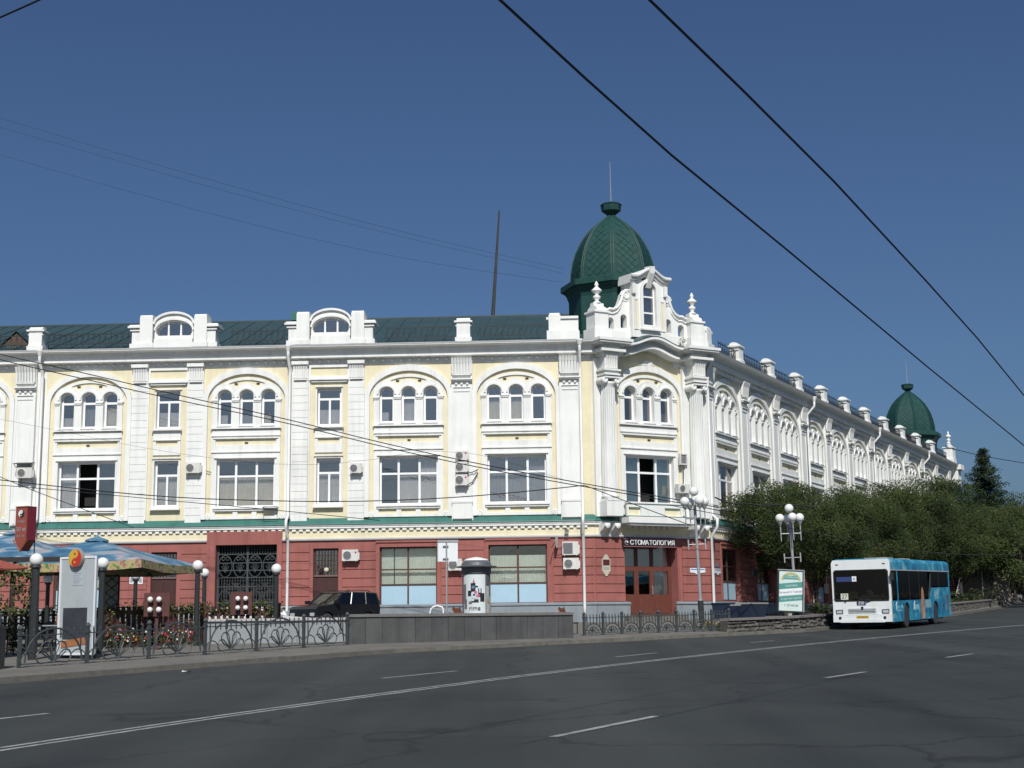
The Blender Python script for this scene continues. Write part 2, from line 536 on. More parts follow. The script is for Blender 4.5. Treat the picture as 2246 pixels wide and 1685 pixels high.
def arch_frame():
    return MB().plate(archp(0, 0.36, 11.61, 13.07), [rect(-0.27, 0.27, 11.72, 12.84), archp(0, 0.28, 12.95, 13.07)], 0.19, 0.26)
def arch_pane_low(): return MB().box(-0.28, 0.28, 0.215, 0.23, 11.71, 12.85)
def arch_pane_top(): return MB().plate(archp(0, 0.29, 12.94, 13.07), [], 0.215, 0.23)
def pleats(x0, x1, z0, z1, y, amp=0.03, step=0.09, uneven=0.0, seed=0):
    q = random.Random(seed)
    n = max(4, int((x1-x0)/step*2)); v = []; f = []
    for i in range(n+1):
        x = x0+(x1-x0)*i/n; yy = y + amp*(1 if i % 2 else -1) + q.uniform(-.01,.01)
        v += [(x, yy, z0+uneven*q.random()), (x, yy, z1)]
    f = [(2*i, 2*i+2, 2*i+3, 2*i+1) for i in range(n)]
    return MB().add(v, f)
def big_frame():
    xs = [(-1.38,-0.58),(-0.47,0.47),(0.58,1.38)]
    return MB().plate(rect(-1.465, 1.465, 7.485, 9.875), [rect(a, b, z0, z1) for a, b in xs for z0, z1 in ((7.57,9.0),(9.10,9.79))], 0.18, 0.26)
def stone(name_key, w, h, d, mt, parent, M, name='stone_course'):
    return inst(('st', name_key, round(w,3), round(h,3)), name, lambda: MB().box(-w/2, w/2, -d, -0.001, 0, h), mt, parent, M)

def put_window(kind, M, k, open_pane=False, teal=False):
    """kind 'arch' or 'big'; k varies the curtains"""
    q = random.Random(k)
    if kind == 'arch':
        w = inst('af', 'window', arch_frame, FRAMEW, building, M)
        inst('apl', 'pane', arch_pane_low, GLASS, w, M); inst('apt', 'pane', arch_pane_top, GLASS, w, M)
        if q.random() < 0.92:
            z1 = 12.2 if q.random() < .5 else 12.8
            cm = q.choice((CURTAIN, CURTAIN, CURTAIN2, CURTAIN3)); wd = q.choice((.36, .36, .05))
            inst(('ac', z1, cm.name, wd), 'curtain', lambda: pleats(-0.36, wd, 11.6, z1, 0.40), cm, w, M)
        return w
    w = inst('bf', 'window', big_frame, FRAMEW, building, M)
    xs = [(-1.38,-0.58),(-0.47,0.47),(0.58,1.38)]
    for i, (a, b) in enumerate(xs):
        for z0, z1 in ((7.57,9.0),(9.10,9.79)):
            if open_pane and i == 1: continue
            inst(('bp', i, z0), 'pane', lambda: MB().box(a-.01, b+.01, 0.215, 0.23, z0-.01, z1+.01), GLASS, w, M)
    cm = CURTAINT if teal else q.choice((CURTAIN, CURTAIN, CURTAIN2, CURTAIN3))
    for i, (a, b) in enumerate(xs):
        if open_pane and i == 1: continue
        if q.random() < 0.94 or teal:
            sd = q.randrange(4); z1 = 9.86 if (teal or q.random() < .35) else 9.0
            inst(('bc', i, sd, z1, cm.name), 'curtain', lambda: pleats(a-.1, b+.1, 7.5, z1, 0.36 if teal else 0.46, 0.03, 0.11, 0, sd), cm, w, M)
    return w
def arch_bay(M, k, open_pane=False, teal=False, mullions=None):
    b = inst('bw', 'bay_wall', bay_wall, YELLOW, building, M)
    inst('b1', 'archivolt', bay_archivolt, WHITE, b, M)
    inst('b2', 'arch_rim', bay_rim, WHITE, b, M)
    inst('b3', 'arcade', bay_arcade, WHITE, b, M)
    inst('b4', 'arch_moulding', bay_arch_moulding, WHITE, b, M)
    inst('b5', 'window_surround', bay_surround, WHITE, b, M)
    for i, (hx, y_, a, c_) in enumerate(((1.76,.14,11.06,11.11),(1.66,.13,10.93,10.98),(1.76,.14,10.23,10.28),(1.58,.15,9.93,9.99),(1.58,.14,7.29,7.33))):
        inst(('b6',i), 'panel_moulding', lambda: MB().box(-hx, hx, -y_, -0.081, a, c_), WHITE, b, M)
    inst('b7', 'sill', bay_sill, WHITE, b, M); inst('b8', 'sill', bay_sill2, WHITE, b, M)
    inst('b9', 'sill_flashing', sill_sheet, GREYMOULD, b, M)
    for x in (-1.87, 1.87): inst('b10', 'rosette', bay_rosette, WHITE, b, sh(M, x))
    for x, z in ((-0.56, 13.74), (0.56, 13.74), (0.02, 10.72)): inst('b11', 'vent', lambda: MB().box(-.08, .08, -0.05, -0.001, -.03, .04), IRON, b, sh(M, x, z))
    for i, x in enumerate((-1.11, 0, 1.11)):
        put_window('arch', sh(M, x), k*10+i)
    put_window('big', M, k*10+5, open_pane, teal)

def pil_shaft():
    return MB().box(-0.53, 0.53, -0.18, -0.001, ZB, ZT-.02)
def pil_panel():
    return MB().plate(rect(-0.53, 0.53, 7.6, 13.3), [rect(-0.40, 0.40, 7.8, 13.1)], -0.215, -0.181)
def pil_ped():
    m = MB().box(-0.49, 0.49, -0.30, -0.181, 6.72, 7.50)
    return m.box(-0.52, 0.52, -0.33, -0.181, 7.503, 7.58)
def pil_cap():
    m = MB()
    m.box(-0.42, 0.42, -0.27, -0.217, 13.30, 13.34).box(-0.52, 0.52, -0.34, -0.217, 13.62, 13.68)
    m.box(-0.55, 0.55, -0.40, -0.217, 13.683, 13.76).box(-0.46, 0.46, -0.34, -0.217, 13.92, 13.98)
    for x in (-0.28, 0, 0.28): m.lathe([(0.07, 0), (0.07, 0.03), (0.03, 0.06)], 8, (x, -0.217, 13.49), 0, 'y')
    for i in range(7):
        x = -0.45 + 0.15*i
        m.run([(0.217,14.0),(0.30,14.0),(0.36,14.5),(0.46,14.78),(0.217,14.78)], [(x-.06,0),(x+.06,0)])
    return m
def pilaster(M):
    p = inst('ps', 'pilaster', pil_shaft, WHITE, building, M)
    inst('pp', 'shaft_panel', pil_panel, WHITE, p, M)
    inst('pd', 'pedestal', pil_ped, WHITE, p, M)
    inst('pc', 'capital', pil_cap, WHITE, p, M)
def filler(M, s0, s1, mt, z0=ZB, z1=ZT):
    return obj('wall', MB().box(s0, s1, 0.0, 0.35, z0, z1).mesh('wall', mt), building, M)

# upper storeys, left front
BAYS_L = [(-3.30,6,0,0),(-8.72,5,0,0),(-16.95,3,0,0),(-25.05,1,1,0),(-31.10,0,0,0)]
for c, k, op, te in BAYS_L: arch_bay(sh(ML, c), k, bool(op))
filler(ML, -1.04, 0.62, YELLOW); pilaster(sh(ML, -0.60))
filler(ML, -6.46, -5.56, WHITE); pilaster(sh(ML, -6.02))
filler(ML, -28.84, -27.31, WHITE); pilaster(sh(ML, -28.30))
filler(ML, -36.0, -33.36, WHITE)

def nar_wall():
    return MB().plate(rect(-1.05, 1.05, ZB, ZT), [rect(-0.67, 0.67, 11.48, 13.47), rect(-0.62, 0.62, 7.55, 9.88)], 0, 0.35)
def nar_white():
    m = MB()
    m.plate(rect(-1.03, 1.03, 13.72, 14.62), [rect(-0.93, 0.93, 14.05, 14.5)], -0.08, -0.001)
    m.box(-1.045, -0.97, -0.08, -0.001, 6.9, 13.718).box(0.97, 1.045, -0.08, -0.001, 6.9, 13.718)
    m.plate(rect(-0.70, 0.70, 10.16, 11.40), [rect(-0.55, 0.55, 10.61, 10.88)], -0.08, -0.001)
    m.plate(rect(-0.72, 0.72, 7.46, 9.97), [rect(-0.615, 0.615, 7.56, 9.875)], -0.06, 0.3)
    m.plate(rect(-0.68, 0.68, 11.47, 13.48), [rect(-0.62, 0.62, 11.52, 13.43)], -0.03, 0.3)
    return m
def nar_sill(z, y): return MB().box(-0.76, 0.76, -0.24, y, z, z+0.07)
def nar_frame_up():
    return MB().plate(rect(-0.60, 0.60, 11.54, 13.41), [rect(-0.51, 0.51, 12.95, 13.33), rect(-0.51, -0.05, 11.63, 12.84), rect(0.05, 0.51, 11.63, 12.84)], 0.18, 0.26)
def nar_frame_lo():
    return MB().plate(rect(-0.60, 0.60, 7.57, 9.86), [rect(-0.51, 0.51, 9.20, 9.78), rect(-0.51, -0.05, 7.66, 9.09), rect(0.05, 0.51, 7.66, 9.09)], 0.18, 0.26)
def cour_cap():
    m = MB().box(-0.40, 0.40, -0.13, -0.001, 13.83, 14.62)
    for i in range(6):
        x = -0.31+0.124*i
        m.run([(0.13,13.95),(0.17,13.95),(0.20,14.4),(0.27,14.62),(0.13,14.62)], [(x-.05,0),(x+.05,0)])
    m.box(-0.31, 0.31, -0.20, -0.131, 13.85, 13.90).box(-0.43, 0.43, -0.33, -0.001, 14.63, 14.80)
    return m
def coursed_pilaster(c):
    M = sh(ML, c)
    b = inst('cpw', 'pilaster', lambda: MB().box(-0.40, 0.40, -0.05, -0.001, ZB, 13.82), WHITE, building, M)
    inst('cpc', 'capital', cour_cap, WHITE, b, M)
    for i in range(19):
        z = 6.73 + 0.373*i
        inst('cps', 'stone_course', lambda: MB().box(-0.405, 0.405, -0.10, -0.051, 0, 0.358), WHITE, b, sh(M, 0, z))
for c, k in ((-12.75, 21), (-20.98, 22)):
    M = sh(ML, c)
    b = inst('nw', 'bay_wall', nar_wall, YELLOW, building, M)
    inst('n1', 'window_surround', nar_white, WHITE, b, M)
    for i, (hx, y_, y2, a, c_) in enumerate(((1.0,.20,.081,13.84,13.92),(.9,.13,.081,13.74,13.78),(.70,.10,.031,13.485,13.53),(.74,.14,.061,9.98,10.03),(.70,.13,.081,10.90,10.94))):
        inst(('n2',i), 'panel_moulding', lambda: MB().box(-hx, hx, -y_, -y2, a, c_), WHITE, b, M)
    inst('n3', 'sill', lambda: nar_sill(11.40, -0.081), WHITE, b, M)
    inst('n4', 'sill', lambda: nar_sill(7.38, -0.061), WHITE, b, M)
    for nm, fr, zz in (('nfu', nar_frame_up, ((12.95,13.33),(11.63,12.84))), ('nfl', nar_frame_lo, ((9.20,9.78),(7.66,9.09)))):
        w = inst(nm, 'window', fr, FRAMEW, building, M)
        inst((nm,1), 'pane', lambda: MB().box(-.52,.52,.215,.23,zz[0][0]-.01,zz[0][1]+.01), GLASS, w, M)
        for x0, x1 in ((-.52,-.04),(.04,.52)):
            inst((nm,x0), 'pane', lambda: MB().box(x0,x1,.215,.23,zz[1][0]-.01,zz[1][1]+.01), GLASS, w, M)
        inst((nm,'c',k), 'curtain', lambda: pleats(-.62, .62, zz[1][0]-.05, zz[1][1] - (0.45 if nm == 'nfu' else 0.0), .42, .03, .1, 0, k), CURTAIN, w, M)
filler(ML, -14.70, -13.80, WHITE); coursed_pilaster(-14.21)
filler(ML, -11.70, -10.98, WHITE); coursed_pilaster(-11.36)
filler(ML, -22.80, -22.03, WHITE); coursed_pilaster(-22.42)
filler(ML, -19.93, -19.21, WHITE); coursed_pilaster(-19.56)

# upper storeys, right front
NB = 11; SPR = 5.68; C0 = 2.97
for k in range(NB):
    c = C0 + SPR*k
    arch_bay(sh(MR, c), 40+k, k in (1,), False)
    filler(MR, c+2.26, c+SPR-2.26, WHITE)
    pilaster(sh(MR, c+SPR/2))
filler(MR, -0.28, C0-2.26, WHITE); pilaster(sh(MR, 0.22))
LR = C0 + SPR*NB + 0.4                          # end of the right front

# upper storeys, chamfered corner
CC = 3.40
arch_bay(sh(MC, CC), 60, True, True)
filler(MC, -0.02, CC-2.26, WHITE); filler(MC, CC+2.26, 7.06, WHITE)
def column():
    m = MB()
    m.lathe([(0.40,7.62),(0.45,7.66),(0.45,7.74),(0.39,7.80),(0.375,8.0),(0.37,9.8),(0.32,13.30),(0.36,13.34),(0.36,13.40),(0.34,13.44)], 20, (0,-0.50,0))
    return m
def col_flute():
    m = MB()
    for k in range(18):
        t = 2*math.pi*k/18
        m.tube([(0.372*math.cos(t), -0.5+0.372*math.sin(t), 7.95), (0.372*math.cos(t), -0.5+0.372*math.sin(t), 9.8), (0.322*math.cos(t), -0.5+0.322*math.sin(t), 13.15)], 0.026, 4)
    return m
def col_cap():
    m = MB()
    m.box(-0.42, 0.42, -0.92, -0.001, 13.62, 13.72)
    for x in (-0.36, 0.36):
        m.lathe([(0.17, 0), (0.19, 0.06), (0.17, 0.62), (0.10, 0.66), (0.06, 0.62)], 12, (x, -0.24, 13.50), 0, 'y')
    m.box(-0.46, 0.46, -0.98, -0.001, 13.75, 13.84).box(-0.40, 0.40, -0.90, -0.001, 13.84, 13.97).box(-0.50, 0.50, -1.0, -0.001, 13.973, 14.06)
    return m
def col_block():
    m = MB().box(-0.38, 0.38, -0.86, -0.001, 14.063, 14.75)
    for i in range(5):
        x = -0.28+0.14*i
        m.run([(0.86,14.12),(0.90,14.12),(0.93,14.55),(0.99,14.74),(0.86,14.74)], [(x-.05,0),(x+.05,0)])
    return m
def col_ped():
    m = MB().box(-0.47, 0.47, -0.90, -0.001, 6.74, 7.48)
    return m.box(-0.42, 0.42, -0.92, -0.001, 7.483, 7.62)
def col_ent():
    m = MB()
    for z0, z1, d in ((14.75,14.93,0.92),(14.933,15.06,1.16),(15.063,15.28,0.92),(15.283,15.33,1.16),(15.333,15.42,1.38),(15.423,15.56,1.44)):
        e = d-0.86; m.box(-0.42-e, 0.42+e, -d, -0.001, z0, z1)
    return m
def corbel():
    m = MB()
    for x in (-0.3, 0.3):
        m.run([(0.001,5.80),(0.12,5.84),(0.22,6.0),(0.5,6.12),(0.66,6.26),(0.66,6.40),(0.001,6.40)], [(x-.16,0),(x+.16,0)])
        m.lathe([(0.13,0),(0.13,0.04),(0.05,0.07)], 10, (x, -0.66, 6.27), 0, 'y')
    return m
for x in (0.70, 6.12):
    M = sh(MC, x)
    c = obj('column', column().mesh('column', WHITE, True), building, M)
    obj('fluting', col_flute().mesh('fluting', WHITE), c, M)
    obj('capital', col_cap().mesh('capital', WHITE, False), c, M)
    obj('dosseret', col_block().mesh('dosseret', WHITE), c, M)
    obj('pedestal', col_ped().mesh('pedestal', WHITE), c, M)
    obj('entablature_block', col_ent().mesh('entablature_block', WHITE), c, M)
    obj('corbel', corbel().mesh('corbel', WHITE), c, M)
    # pilaster behind the column
    obj('wall_pier', MB().box(-0.62, 0.55, -0.2, -0.001, 6.74, 14.7).mesh('wall_pier', WHITE), c, M)

# ------------------------------------------------------------------ cornice, ledge, plinth: mouldings carried round the corner
def sweep(prof, path, z_off=0.0):
    """prof [(d,z)]; path 2D points in world, outwards is to the right of travel"""
    pts = [Vector(p) for p in path]; n = len(prof); mb = MB(); N = len(pts)
    for i, p in enumerate(pts):
        d0 = (pts[i]-pts[i-1]).normalized() if i else None
        d1 = (pts[i+1]-pts[i]).normalized() if i < N-1 else None
        d0 = d0 or d1; d1 = d1 or d0
        n0 = Vector((d0.y, -d0.x)); n1 = Vector((d1.y, -d1.x))
        b = (n0+n1).normalized(); b = b/ max(0.3, b.dot(n0))
        for dd, z in prof: mb.v.append((p.x+b.x*dd, p.y+b.y*dd, z+z_off))
    for i in range(N-1):
        for j in range(n):
            k = (j+1) % n
            mb.f.append((i*n+j, (i+1)*n+j, (i+1)*n+k, i*n+k))
    mb.f += [tuple(range(n)), tuple(reversed(range((N-1)*n, N*n)))]
    return mb
def wp(M, s): q = M @ Vector((s, 0, 0)); return (q.x, q.y)
def wq(p, pr): return sweep(pr, p)
PEND = Vector(wp(MR, LR)); TE = R(105); ME = frame(PEND, TE)
pathL = [wp(ML, -36), wp(MC, 0), wp(MC, 1.75)]
pathR = [wp(MC, 5.05), wp(MR, 0), wp(MR, LR), wp(ME, 8), wp(frame(Vector(wp(ME, 8)), R(150)), 30)]
pathA = pathL[:2] + pathR[1:]
CORN = [(0.001,14.90),(0.36,14.91),(0.40,14.94),(0.40,15.03),(0.34,15.05),(0.34,15.20),(0.42,15.24),(0.50,15.38),(0.78,15.44),(0.785,15.475),(0.001,15.53)]
for p in (pathL, pathR): obj('cornice', wq(p, CORN).mesh('cornice', WHITE), building, Matrix.Identity(4))
GUT = [(0.745,15.485),(0.80,15.49),(0.82,15.555),(0.745,15.555)]
for p in (pathL, pathR): obj('gutter', wq(p, GUT).mesh('gutter', GREYMOULD), building, Matrix.Identity(4))
EAVE = [(0.001,15.535),(0.744,15.505),(0.744,15.56),(0.001,15.70)]
for p in (pathL, pathR): obj('eaves_sheet', wq(p, EAVE).mesh('eaves_sheet', ROOFG), building, Matrix.Identity(4))
FRZ = [(0.001,14.60),(0.05,14.60),(0.05,14.64),(0.08,14.895),(0.001,14.895)]
for p in (pathL, pathR): obj('frieze_band', wq(p, FRZ).mesh('frieze_band', WHITE), building, Matrix.Identity(4))
def bump(s, a, b, h):
    t = (s-a)/(b-a); return h*0.5*(1-math.cos(2*math.pi*min(1,max(0,t))))
st = [(1.75+3.30*i/28, bump(1.75+3.30*i/28, 1.75, 5.05, 0.42)) for i in range(29)]
HOOD = [(0.001,14.90),(0.60,14.90),(0.66,14.93),(0.66,15.06),(0.42,15.08),(0.42,15.28),(0.56,15.32),(0.95,15.34),(1.0,15.37),(1.0,15.51),(0.001,15.54)]
obj('cornice', MB().run(HOOD, st).mesh('cornice', WHITE), building, MC, label='curved cornice over the corner bay')
obj('eaves_sheet', MB().run([(0.001,15.545),(1.02,15.505),(1.02,15.54),(0.001,15.80)], st).mesh('eaves_sheet', ROOFG), building, MC)
obj('tympanum', MB().plate([(1.2,14.9),(5.6,14.9)] + [(s, 15.35+dz) for s, dz in reversed(st)], [], 0.002, 0.34).mesh('tympanum', YELLOW), building, MC)
orn = MB()
for i in range(9):
    t = R(20+140*i/8); orn.tube([(CC+0.10*math.cos(t), -0.03, 14.62+0.05*math.sin(t)), (CC+0.36*math.cos(t), -0.06, 14.62+0.22*math.sin(t))], [0.02, 0.06], 5)
orn.tube([(CC-0.5,-0.03,14.64),(CC-0.25,-0.06,14.60),(CC,-0.06,14.62),(CC+0.25,-0.06,14.60),(CC+0.5,-0.03,14.64)], 0.035, 5)
obj('shell_ornament', orn.mesh('shell_ornament', WHITE), building, MC)
# dentils under the cornice and under the ledge
def dentils(M, s0, s1, step, w, d0, d1, z0, z1, name, mt):
    m = MB(); n = int((s1-s0)/step)
    for i in range(n):
        s = s0+step*(i+.5); m.box(s-w/2, s+w/2, -d1, -d0, z0, z1)
    return obj(name, m.mesh(name, mt), building, M, kind='stuff')
dentils(ML, -36, 0.4, 0.46, 0.10, 0.06, 0.22, 14.76, 14.85, 'cornice_dentils', WHITE)
dentils(MR, 0.4, LR-.3, 0.40, 0.16, 0.1, 0.28, 14.66, 14.855, 'cornice_dentils', WHITE)
LEDGE = [(0.001,6.86),(0.24,6.57),(0.25,6.53),(0.24,6.525),(0.001,6.535)]
obj('ledge_cover', wq(pathA, LEDGE).mesh('ledge_cover', LEDGEG), building, Matrix.Identity(4))
STRING = [(0.001,6.33),(0.14,6.33),(0.16,6.35),(0.16,6.44),(0.20,6.46),(0.20,6.52),(0.001,6.522)]
obj('string_course', wq(pathA, STRING).mesh('string_course', WHITE), building, Matrix.Identity(4))
dentils(ML, -36, 0.4, 0.345, 0.19, 0.031, 0.12, 6.21, 6.328, 'ledge_dentils', WHITE)
dentils(MC, 1.9, 5.0, 0.345, 0.19, 0.031, 0.12, 6.21, 6.328, 'ledge_dentils', WHITE)
dentils(MR, 0.2, LR-.3, 0.345, 0.19, 0.031, 0.12, 6.21, 6.328, 'ledge_dentils', WHITE)
obj('frieze', wq(pathA, [(0.001,5.865),(0.03,5.865),(0.03,6.325),(0.001,6.325)]).mesh('frieze', YELLOW), building, Matrix.Identity(4))
obj('band_moulding', wq(pathA, [(0.001,5.75),(0.09,5.75),(0.12,5.80),(0.12,5.86),(0.001,5.863)]).mesh('band_moulding', GREYMOULD), building, Matrix.Identity(4))
# projecting balcony slab over the corner entrance
bal = obj('balcony', MB().box(1.40, 5.40, -1.05, -0.001, 6.42, 6.74).mesh('balcony', WHITE), building, MC)
obj('soffit', MB().box(1.55, 5.25, -0.95, -0.61, 6.30, 6.419).mesh('soffit', WHITE), bal, MC)
par = MB().plate(rect(1.72, 5.10, 6.76, 7.42), [rect(1.82,2.55,6.84,7.24), rect(4.0,4.98,6.84,7.24)], -0.42, -0.281)
obj('parapet', par.mesh('parapet', WHITE), bal, MC)
obj('parapet_panel', MB().box(1.74, 5.08, -0.30, -0.26, 6.78, 7.40).mesh('parapet_panel', YELLOW), bal, MC)
obj('parapet_coping', MB().box(1.68, 5.14, -0.48, -0.22, 7.425, 7.50).mesh('parapet_coping', WHITE), bal, MC)
obj('flashing', MB().box(1.38, 5.42, -1.07, -0.001, 6.743, 6.757).mesh('flashing', LEDGEG), bal, MC)

# ------------------------------------------------------------------ ground floor
ZG = 1.2
def ground_plate(M, s0, s1, holes):
    return obj('ground_floor_wall', MB().plate(rect(s0, s1, ZG, 5.868), holes, 0.0, 0.35).mesh('ground_floor_wall', RED), building, M)
OPL = {'w6':(-4.76,-1.87,2.53,5.42),'w5':(-10.16,-7.31,2.50,5.39),'d2':(-13.48,-12.22,1.4,5.37),'g':(-18.35,-15.27,1.25,5.60),'d1':(-21.62,-20.32,1.4,5.30),'w1':(-26.5,-23.6,2.5,5.4),'w0':(-32.6,-29.7,2.5,5.4)}
ground_plate(ML, -36, 0.50, [rect(*OPL[k]) for k in OPL])
ground_plate(MC, -0.05, 7.09, [rect(1.78, 4.98, 1.70, 5.62)])
opr = [(C0+SPR*k-1.35, C0+SPR*k+1.35, 2.62, 5.35) for k in range(NB)]
ground_plate(MR, -0.05, LR, [rect(*o) for o in opr])
def courses(M, s0, s1, z0=2.60, n=7, p=0.432):
    w = s1-s0
    for i in range(n):
        inst(('rc', round(w,3), p), 'stone_course', lambda: MB().box(-w/2, w/2, -0.055, -0.001, 0, p-0.035), RED, building, sh(M, (s0+s1)/2, z0+p*i))
for a, b in ((-1.55,0.44),(-7.08,-5.0),(-12.02,-10.36),(-15.02,-13.66),(-20.12,-18.80),(-23.3,-21.8),(-29.4,-26.8)): courses(ML, a, b)
courses(MC, 0.04, 1.72); courses(MC, 5.26, 7.03)
courses(MR, 0.04, 1.38)
for k in range(NB): courses(MR, C0+SPR*k+1.60, C0+SPR*(k+1)-1.60)
def casing(M, o, e=0.16, d=0.075):
    x0, x1, z0, z1 = o
    obj('window_casing', MB().plate([(x0-e,z0),(x0-e,z1+.30),(x1+e,z1+.30),(x1+e,z0),(x1,z0),(x1,z1),(x0,z1),(x0,z0)], [], -d, -0.001).mesh('window_casing', RED), building, M)
    obj('hood_moulding', MB().box(x0-e-.02, x1+e+.02, -d-.06, -d-.001, z1+.22, z1+.31).mesh('hood_moulding', RED), building, M)
for k in ('w6','w5','w1','w0'): casing(ML, OPL[k])
for o in opr: casing(MR, o, 0.14)
gx = OPL['g']
obj('gateway_surround', MB().plate([(-18.80,1.25),(-18.80,6.26),(-15.02,6.26),(-15.02,1.25),(-15.27,1.25),(-15.27,5.6),(-18.35,5.6),(-18.35,1.25)], [], -0.14, -0.001).mesh('gateway_surround', RED), building, ML)
# plinth
def plinth(M, s0, s1, z0=1.0):
    p = obj('plinth', MB().box(s0, s1, -0.10, -0.001, z0, 2.44).mesh('plinth', PLINTH), building, M)
    obj('plinth_cap', MB().run([(0.001,2.445),(0.15,2.445),(0.15,2.52),(0.06,2.57),(0.001,2.57)], [(s0-.02,0),(s1+.02,0)]).mesh('plinth_cap', PLINTH), p, M)
for a, b in ((-12.20,0.52),(-15.25,-13.50),(-20.30,-18.37),(-36,-21.64)): plinth(ML, a, b)
plinth(MC, 0.05, 1.98); plinth(MC, 4.80, 7.10); plinth(MR, 0.05, LR)
# red and grey ground floor windows
def gwin(M, o, cols, rows, fm, k, blue=True, extra=None, fw=0.07):
    x0, x1, z0, z1 = o
    w_ = (x1-x0); cs = []
    xs = [x0+fw] + [x0+w_*c for c in cols] + [x1-fw]
    zs = [z0+fw] + rows + [z1-fw]
    for i in range(len(xs)-1):
        for j in range(len(zs)-1):
            cs.append((xs[i]+(fw*.6 if i else 0), xs[i+1]-(fw*.6 if i < len(xs)-2 else 0), zs[j]+(fw*.5 if j else 0), zs[j+1]-(fw*.5 if j < len(zs)-2 else 0), j))
    fr = obj('window', MB().plate(rect(x0+.002, x1-.002, z0+.002, z1-.002), [rect(*c[:4]) for c in cs], 0.14, 0.24).mesh('window', fm), building, M)
    for a, b, c, d, j in cs:
        if j == 0 and blue:
            obj('filmed_pane', MB().box(a-.01, b+.01, .18, .20, c-.01, d+.01).mesh('filmed_pane', BLUEFILM), fr, M)
        else:
            obj('pane', MB().box(a-.01, b+.01, .18, .195, c-.01, d+.01).mesh('pane', GLASSG), fr, M)
    obj('vertical_blind', pleats(x0+.05, x1-.05, rows[0] if blue else z0, z1-.5 if k % 2 else z1-.1, .42, .012, .12, .0, k).mesh('vertical_blind', BLIND), fr, M)
    if extra:
        obj('glazing_bar', MB().box(x0+w_*extra-.02, x0+w_*extra+.02, .13, .17, rows[0], z1-fw).mesh('glazing_bar', IRON), fr, M)
gwin(ML, OPL['w6'], [0.5], [3.55, 4.31], FRAMEB, 1)
gwin(ML, OPL['w5'], [0.49], [3.54, 4.28], FRAMEB, 2, True, 0.25)
gwin(ML, OPL['w1'], [0.5], [3.54, 4.28], FRAMEB, 3)
gwin(ML, OPL['w0'], [0.5], [3.54, 4.28], FRAMEB, 4)
for k, o in enumerate(opr): gwin(MR, o, [0.5], [3.65, 4.45], FRAMEB, k, True)
# side doors on the left front
for nm, lamp in (('d2', True), ('d1', False)):
    x0, x1, z0, z1 = OPL[nm]
    d = obj('door', MB().plate(rect(x0+.002, x1-.002, z0, z1-.002), [rect(x0+.1, x1-.1, 4.06, z1-.1)], 0.16, 0.24).mesh('door', DOORD), building, ML)
    obj('fanlight', MB().box(x0+.09, x1-.09, .2, .215, 4.05, z1-.09).mesh('fanlight', GLASS), d, ML)
    g = MB()
    for i in range(1, 7): g.box(x0+.1+(x1-x0-.2)*i/7-.012, x0+.1+(x1-x0-.2)*i/7+.012, .12, .14, 4.06, z1-.1)
    for i in range(1, 5): g.box(x0+.1, x1-.1, .125, .135, 4.06+(z1-4.16)*i/5-.012, 4.06+(z1-4.16)*i/5+.012)
    obj('fanlight_grille', g.mesh('fanlight_grille', DOORD), d, ML)
    obj('transom_bar', MB().box(x0+.03, x1-.03, .10, .159, 3.98, 4.06).mesh('transom_bar', mat('door_transom_'+nm, (0.16,0.10,0.09), .5)), d, ML)
    for a, b in ((0.08, 0.47), (0.53, 0.92)):
        for c, e in ((1.6, 2.6), (2.75, 3.85)):
            obj('door_panel', MB().box(x0+(x1-x0)*a, x0+(x1-x0)*b, .135, .159, c, e).mesh('door_panel', DOORD), d, ML)
    if lamp:
        obj('round_lamp', MB().ball((x0+(x1-x0)*.52, .06, 4.30), .13).mesh('round_lamp', mat('yellowed_globe', (.55,.52,.40), .4), True), d, ML)
# iron gate in the passage
x0, x1, z0, z1 = OPL['g']
gate = obj('iron_gate', MB().box(x0+.02, x0+.09, .2, .26, 1.35, z1-.02).box(x1-.09, x1-.02, .2, .26, 1.35, z1-.02).box((x0+x1)/2-.04, (x0+x1)/2+.04, .2, .26, 1.35, z1-.02).mesh('iron_gate', FENCEM), building, ML)
for z in (2.2, 2.75, 3.55, 4.0, 4.35, 4.72, 5.15):
    obj('rail', MB().box(x0+.09, x1-.09, .21, .25, z-.022, z+.022).mesh('rail', FENCEM), gate, ML)
nbar = 22
for i in range(nbar):
    x = x0+.12+(x1-x0-.24)*i/(nbar-1)
    inst('gatebar_l', 'bar', lambda: MB().box(-.012, .012, .215, .245, 1.4, 4.0), FENCEM, gate, sh(ML, x))
    inst('gatebar_u', 'bar', lambda: MB().box(-.012, .012, .215, .245, 5.15, 5.58), FENCEM, gate, sh(ML, x))
def ring():
    m = MB()
    m.tube([(0.34*math.cos(2*math.pi*i/20), .23, 4.56+.54*math.sin(2*math.pi*i/20)) for i in range(21)], .028, 5, False)
    for a in (-50, -25, 0, 25, 50):
        m.tube([(0, .23, 4.25), (0.26*math.sin(R(a)), .23, 4.25+.5*math.cos(R(a)))], .022, 5)
    for sx in (-1, 1):
        m.tube([(sx*(0.10+0.08*math.cos(t)), .23, 4.93+.08*math.sin(t)) for t in [i*.6 for i in range(11)]], .02, 5)
    return m
def lowring():
    m = MB()
    for z, r in ((3.15, .30), (2.45, .22)):
        m.tube([(r*math.cos(math.pi*i/12), .23, z-.2+.4*math.sin(math.pi*i/12)) for i in range(13)], .024, 5)
    return m
for i in range(4):
    x = x0+.42+(x1-x0-.84)*i/3
    inst('gring', 'scroll_panel', ring, FENCEM, gate, sh(ML, x)); inst('glow', 'scroll_panel', lowring, FENCEM, gate, sh(ML, x))
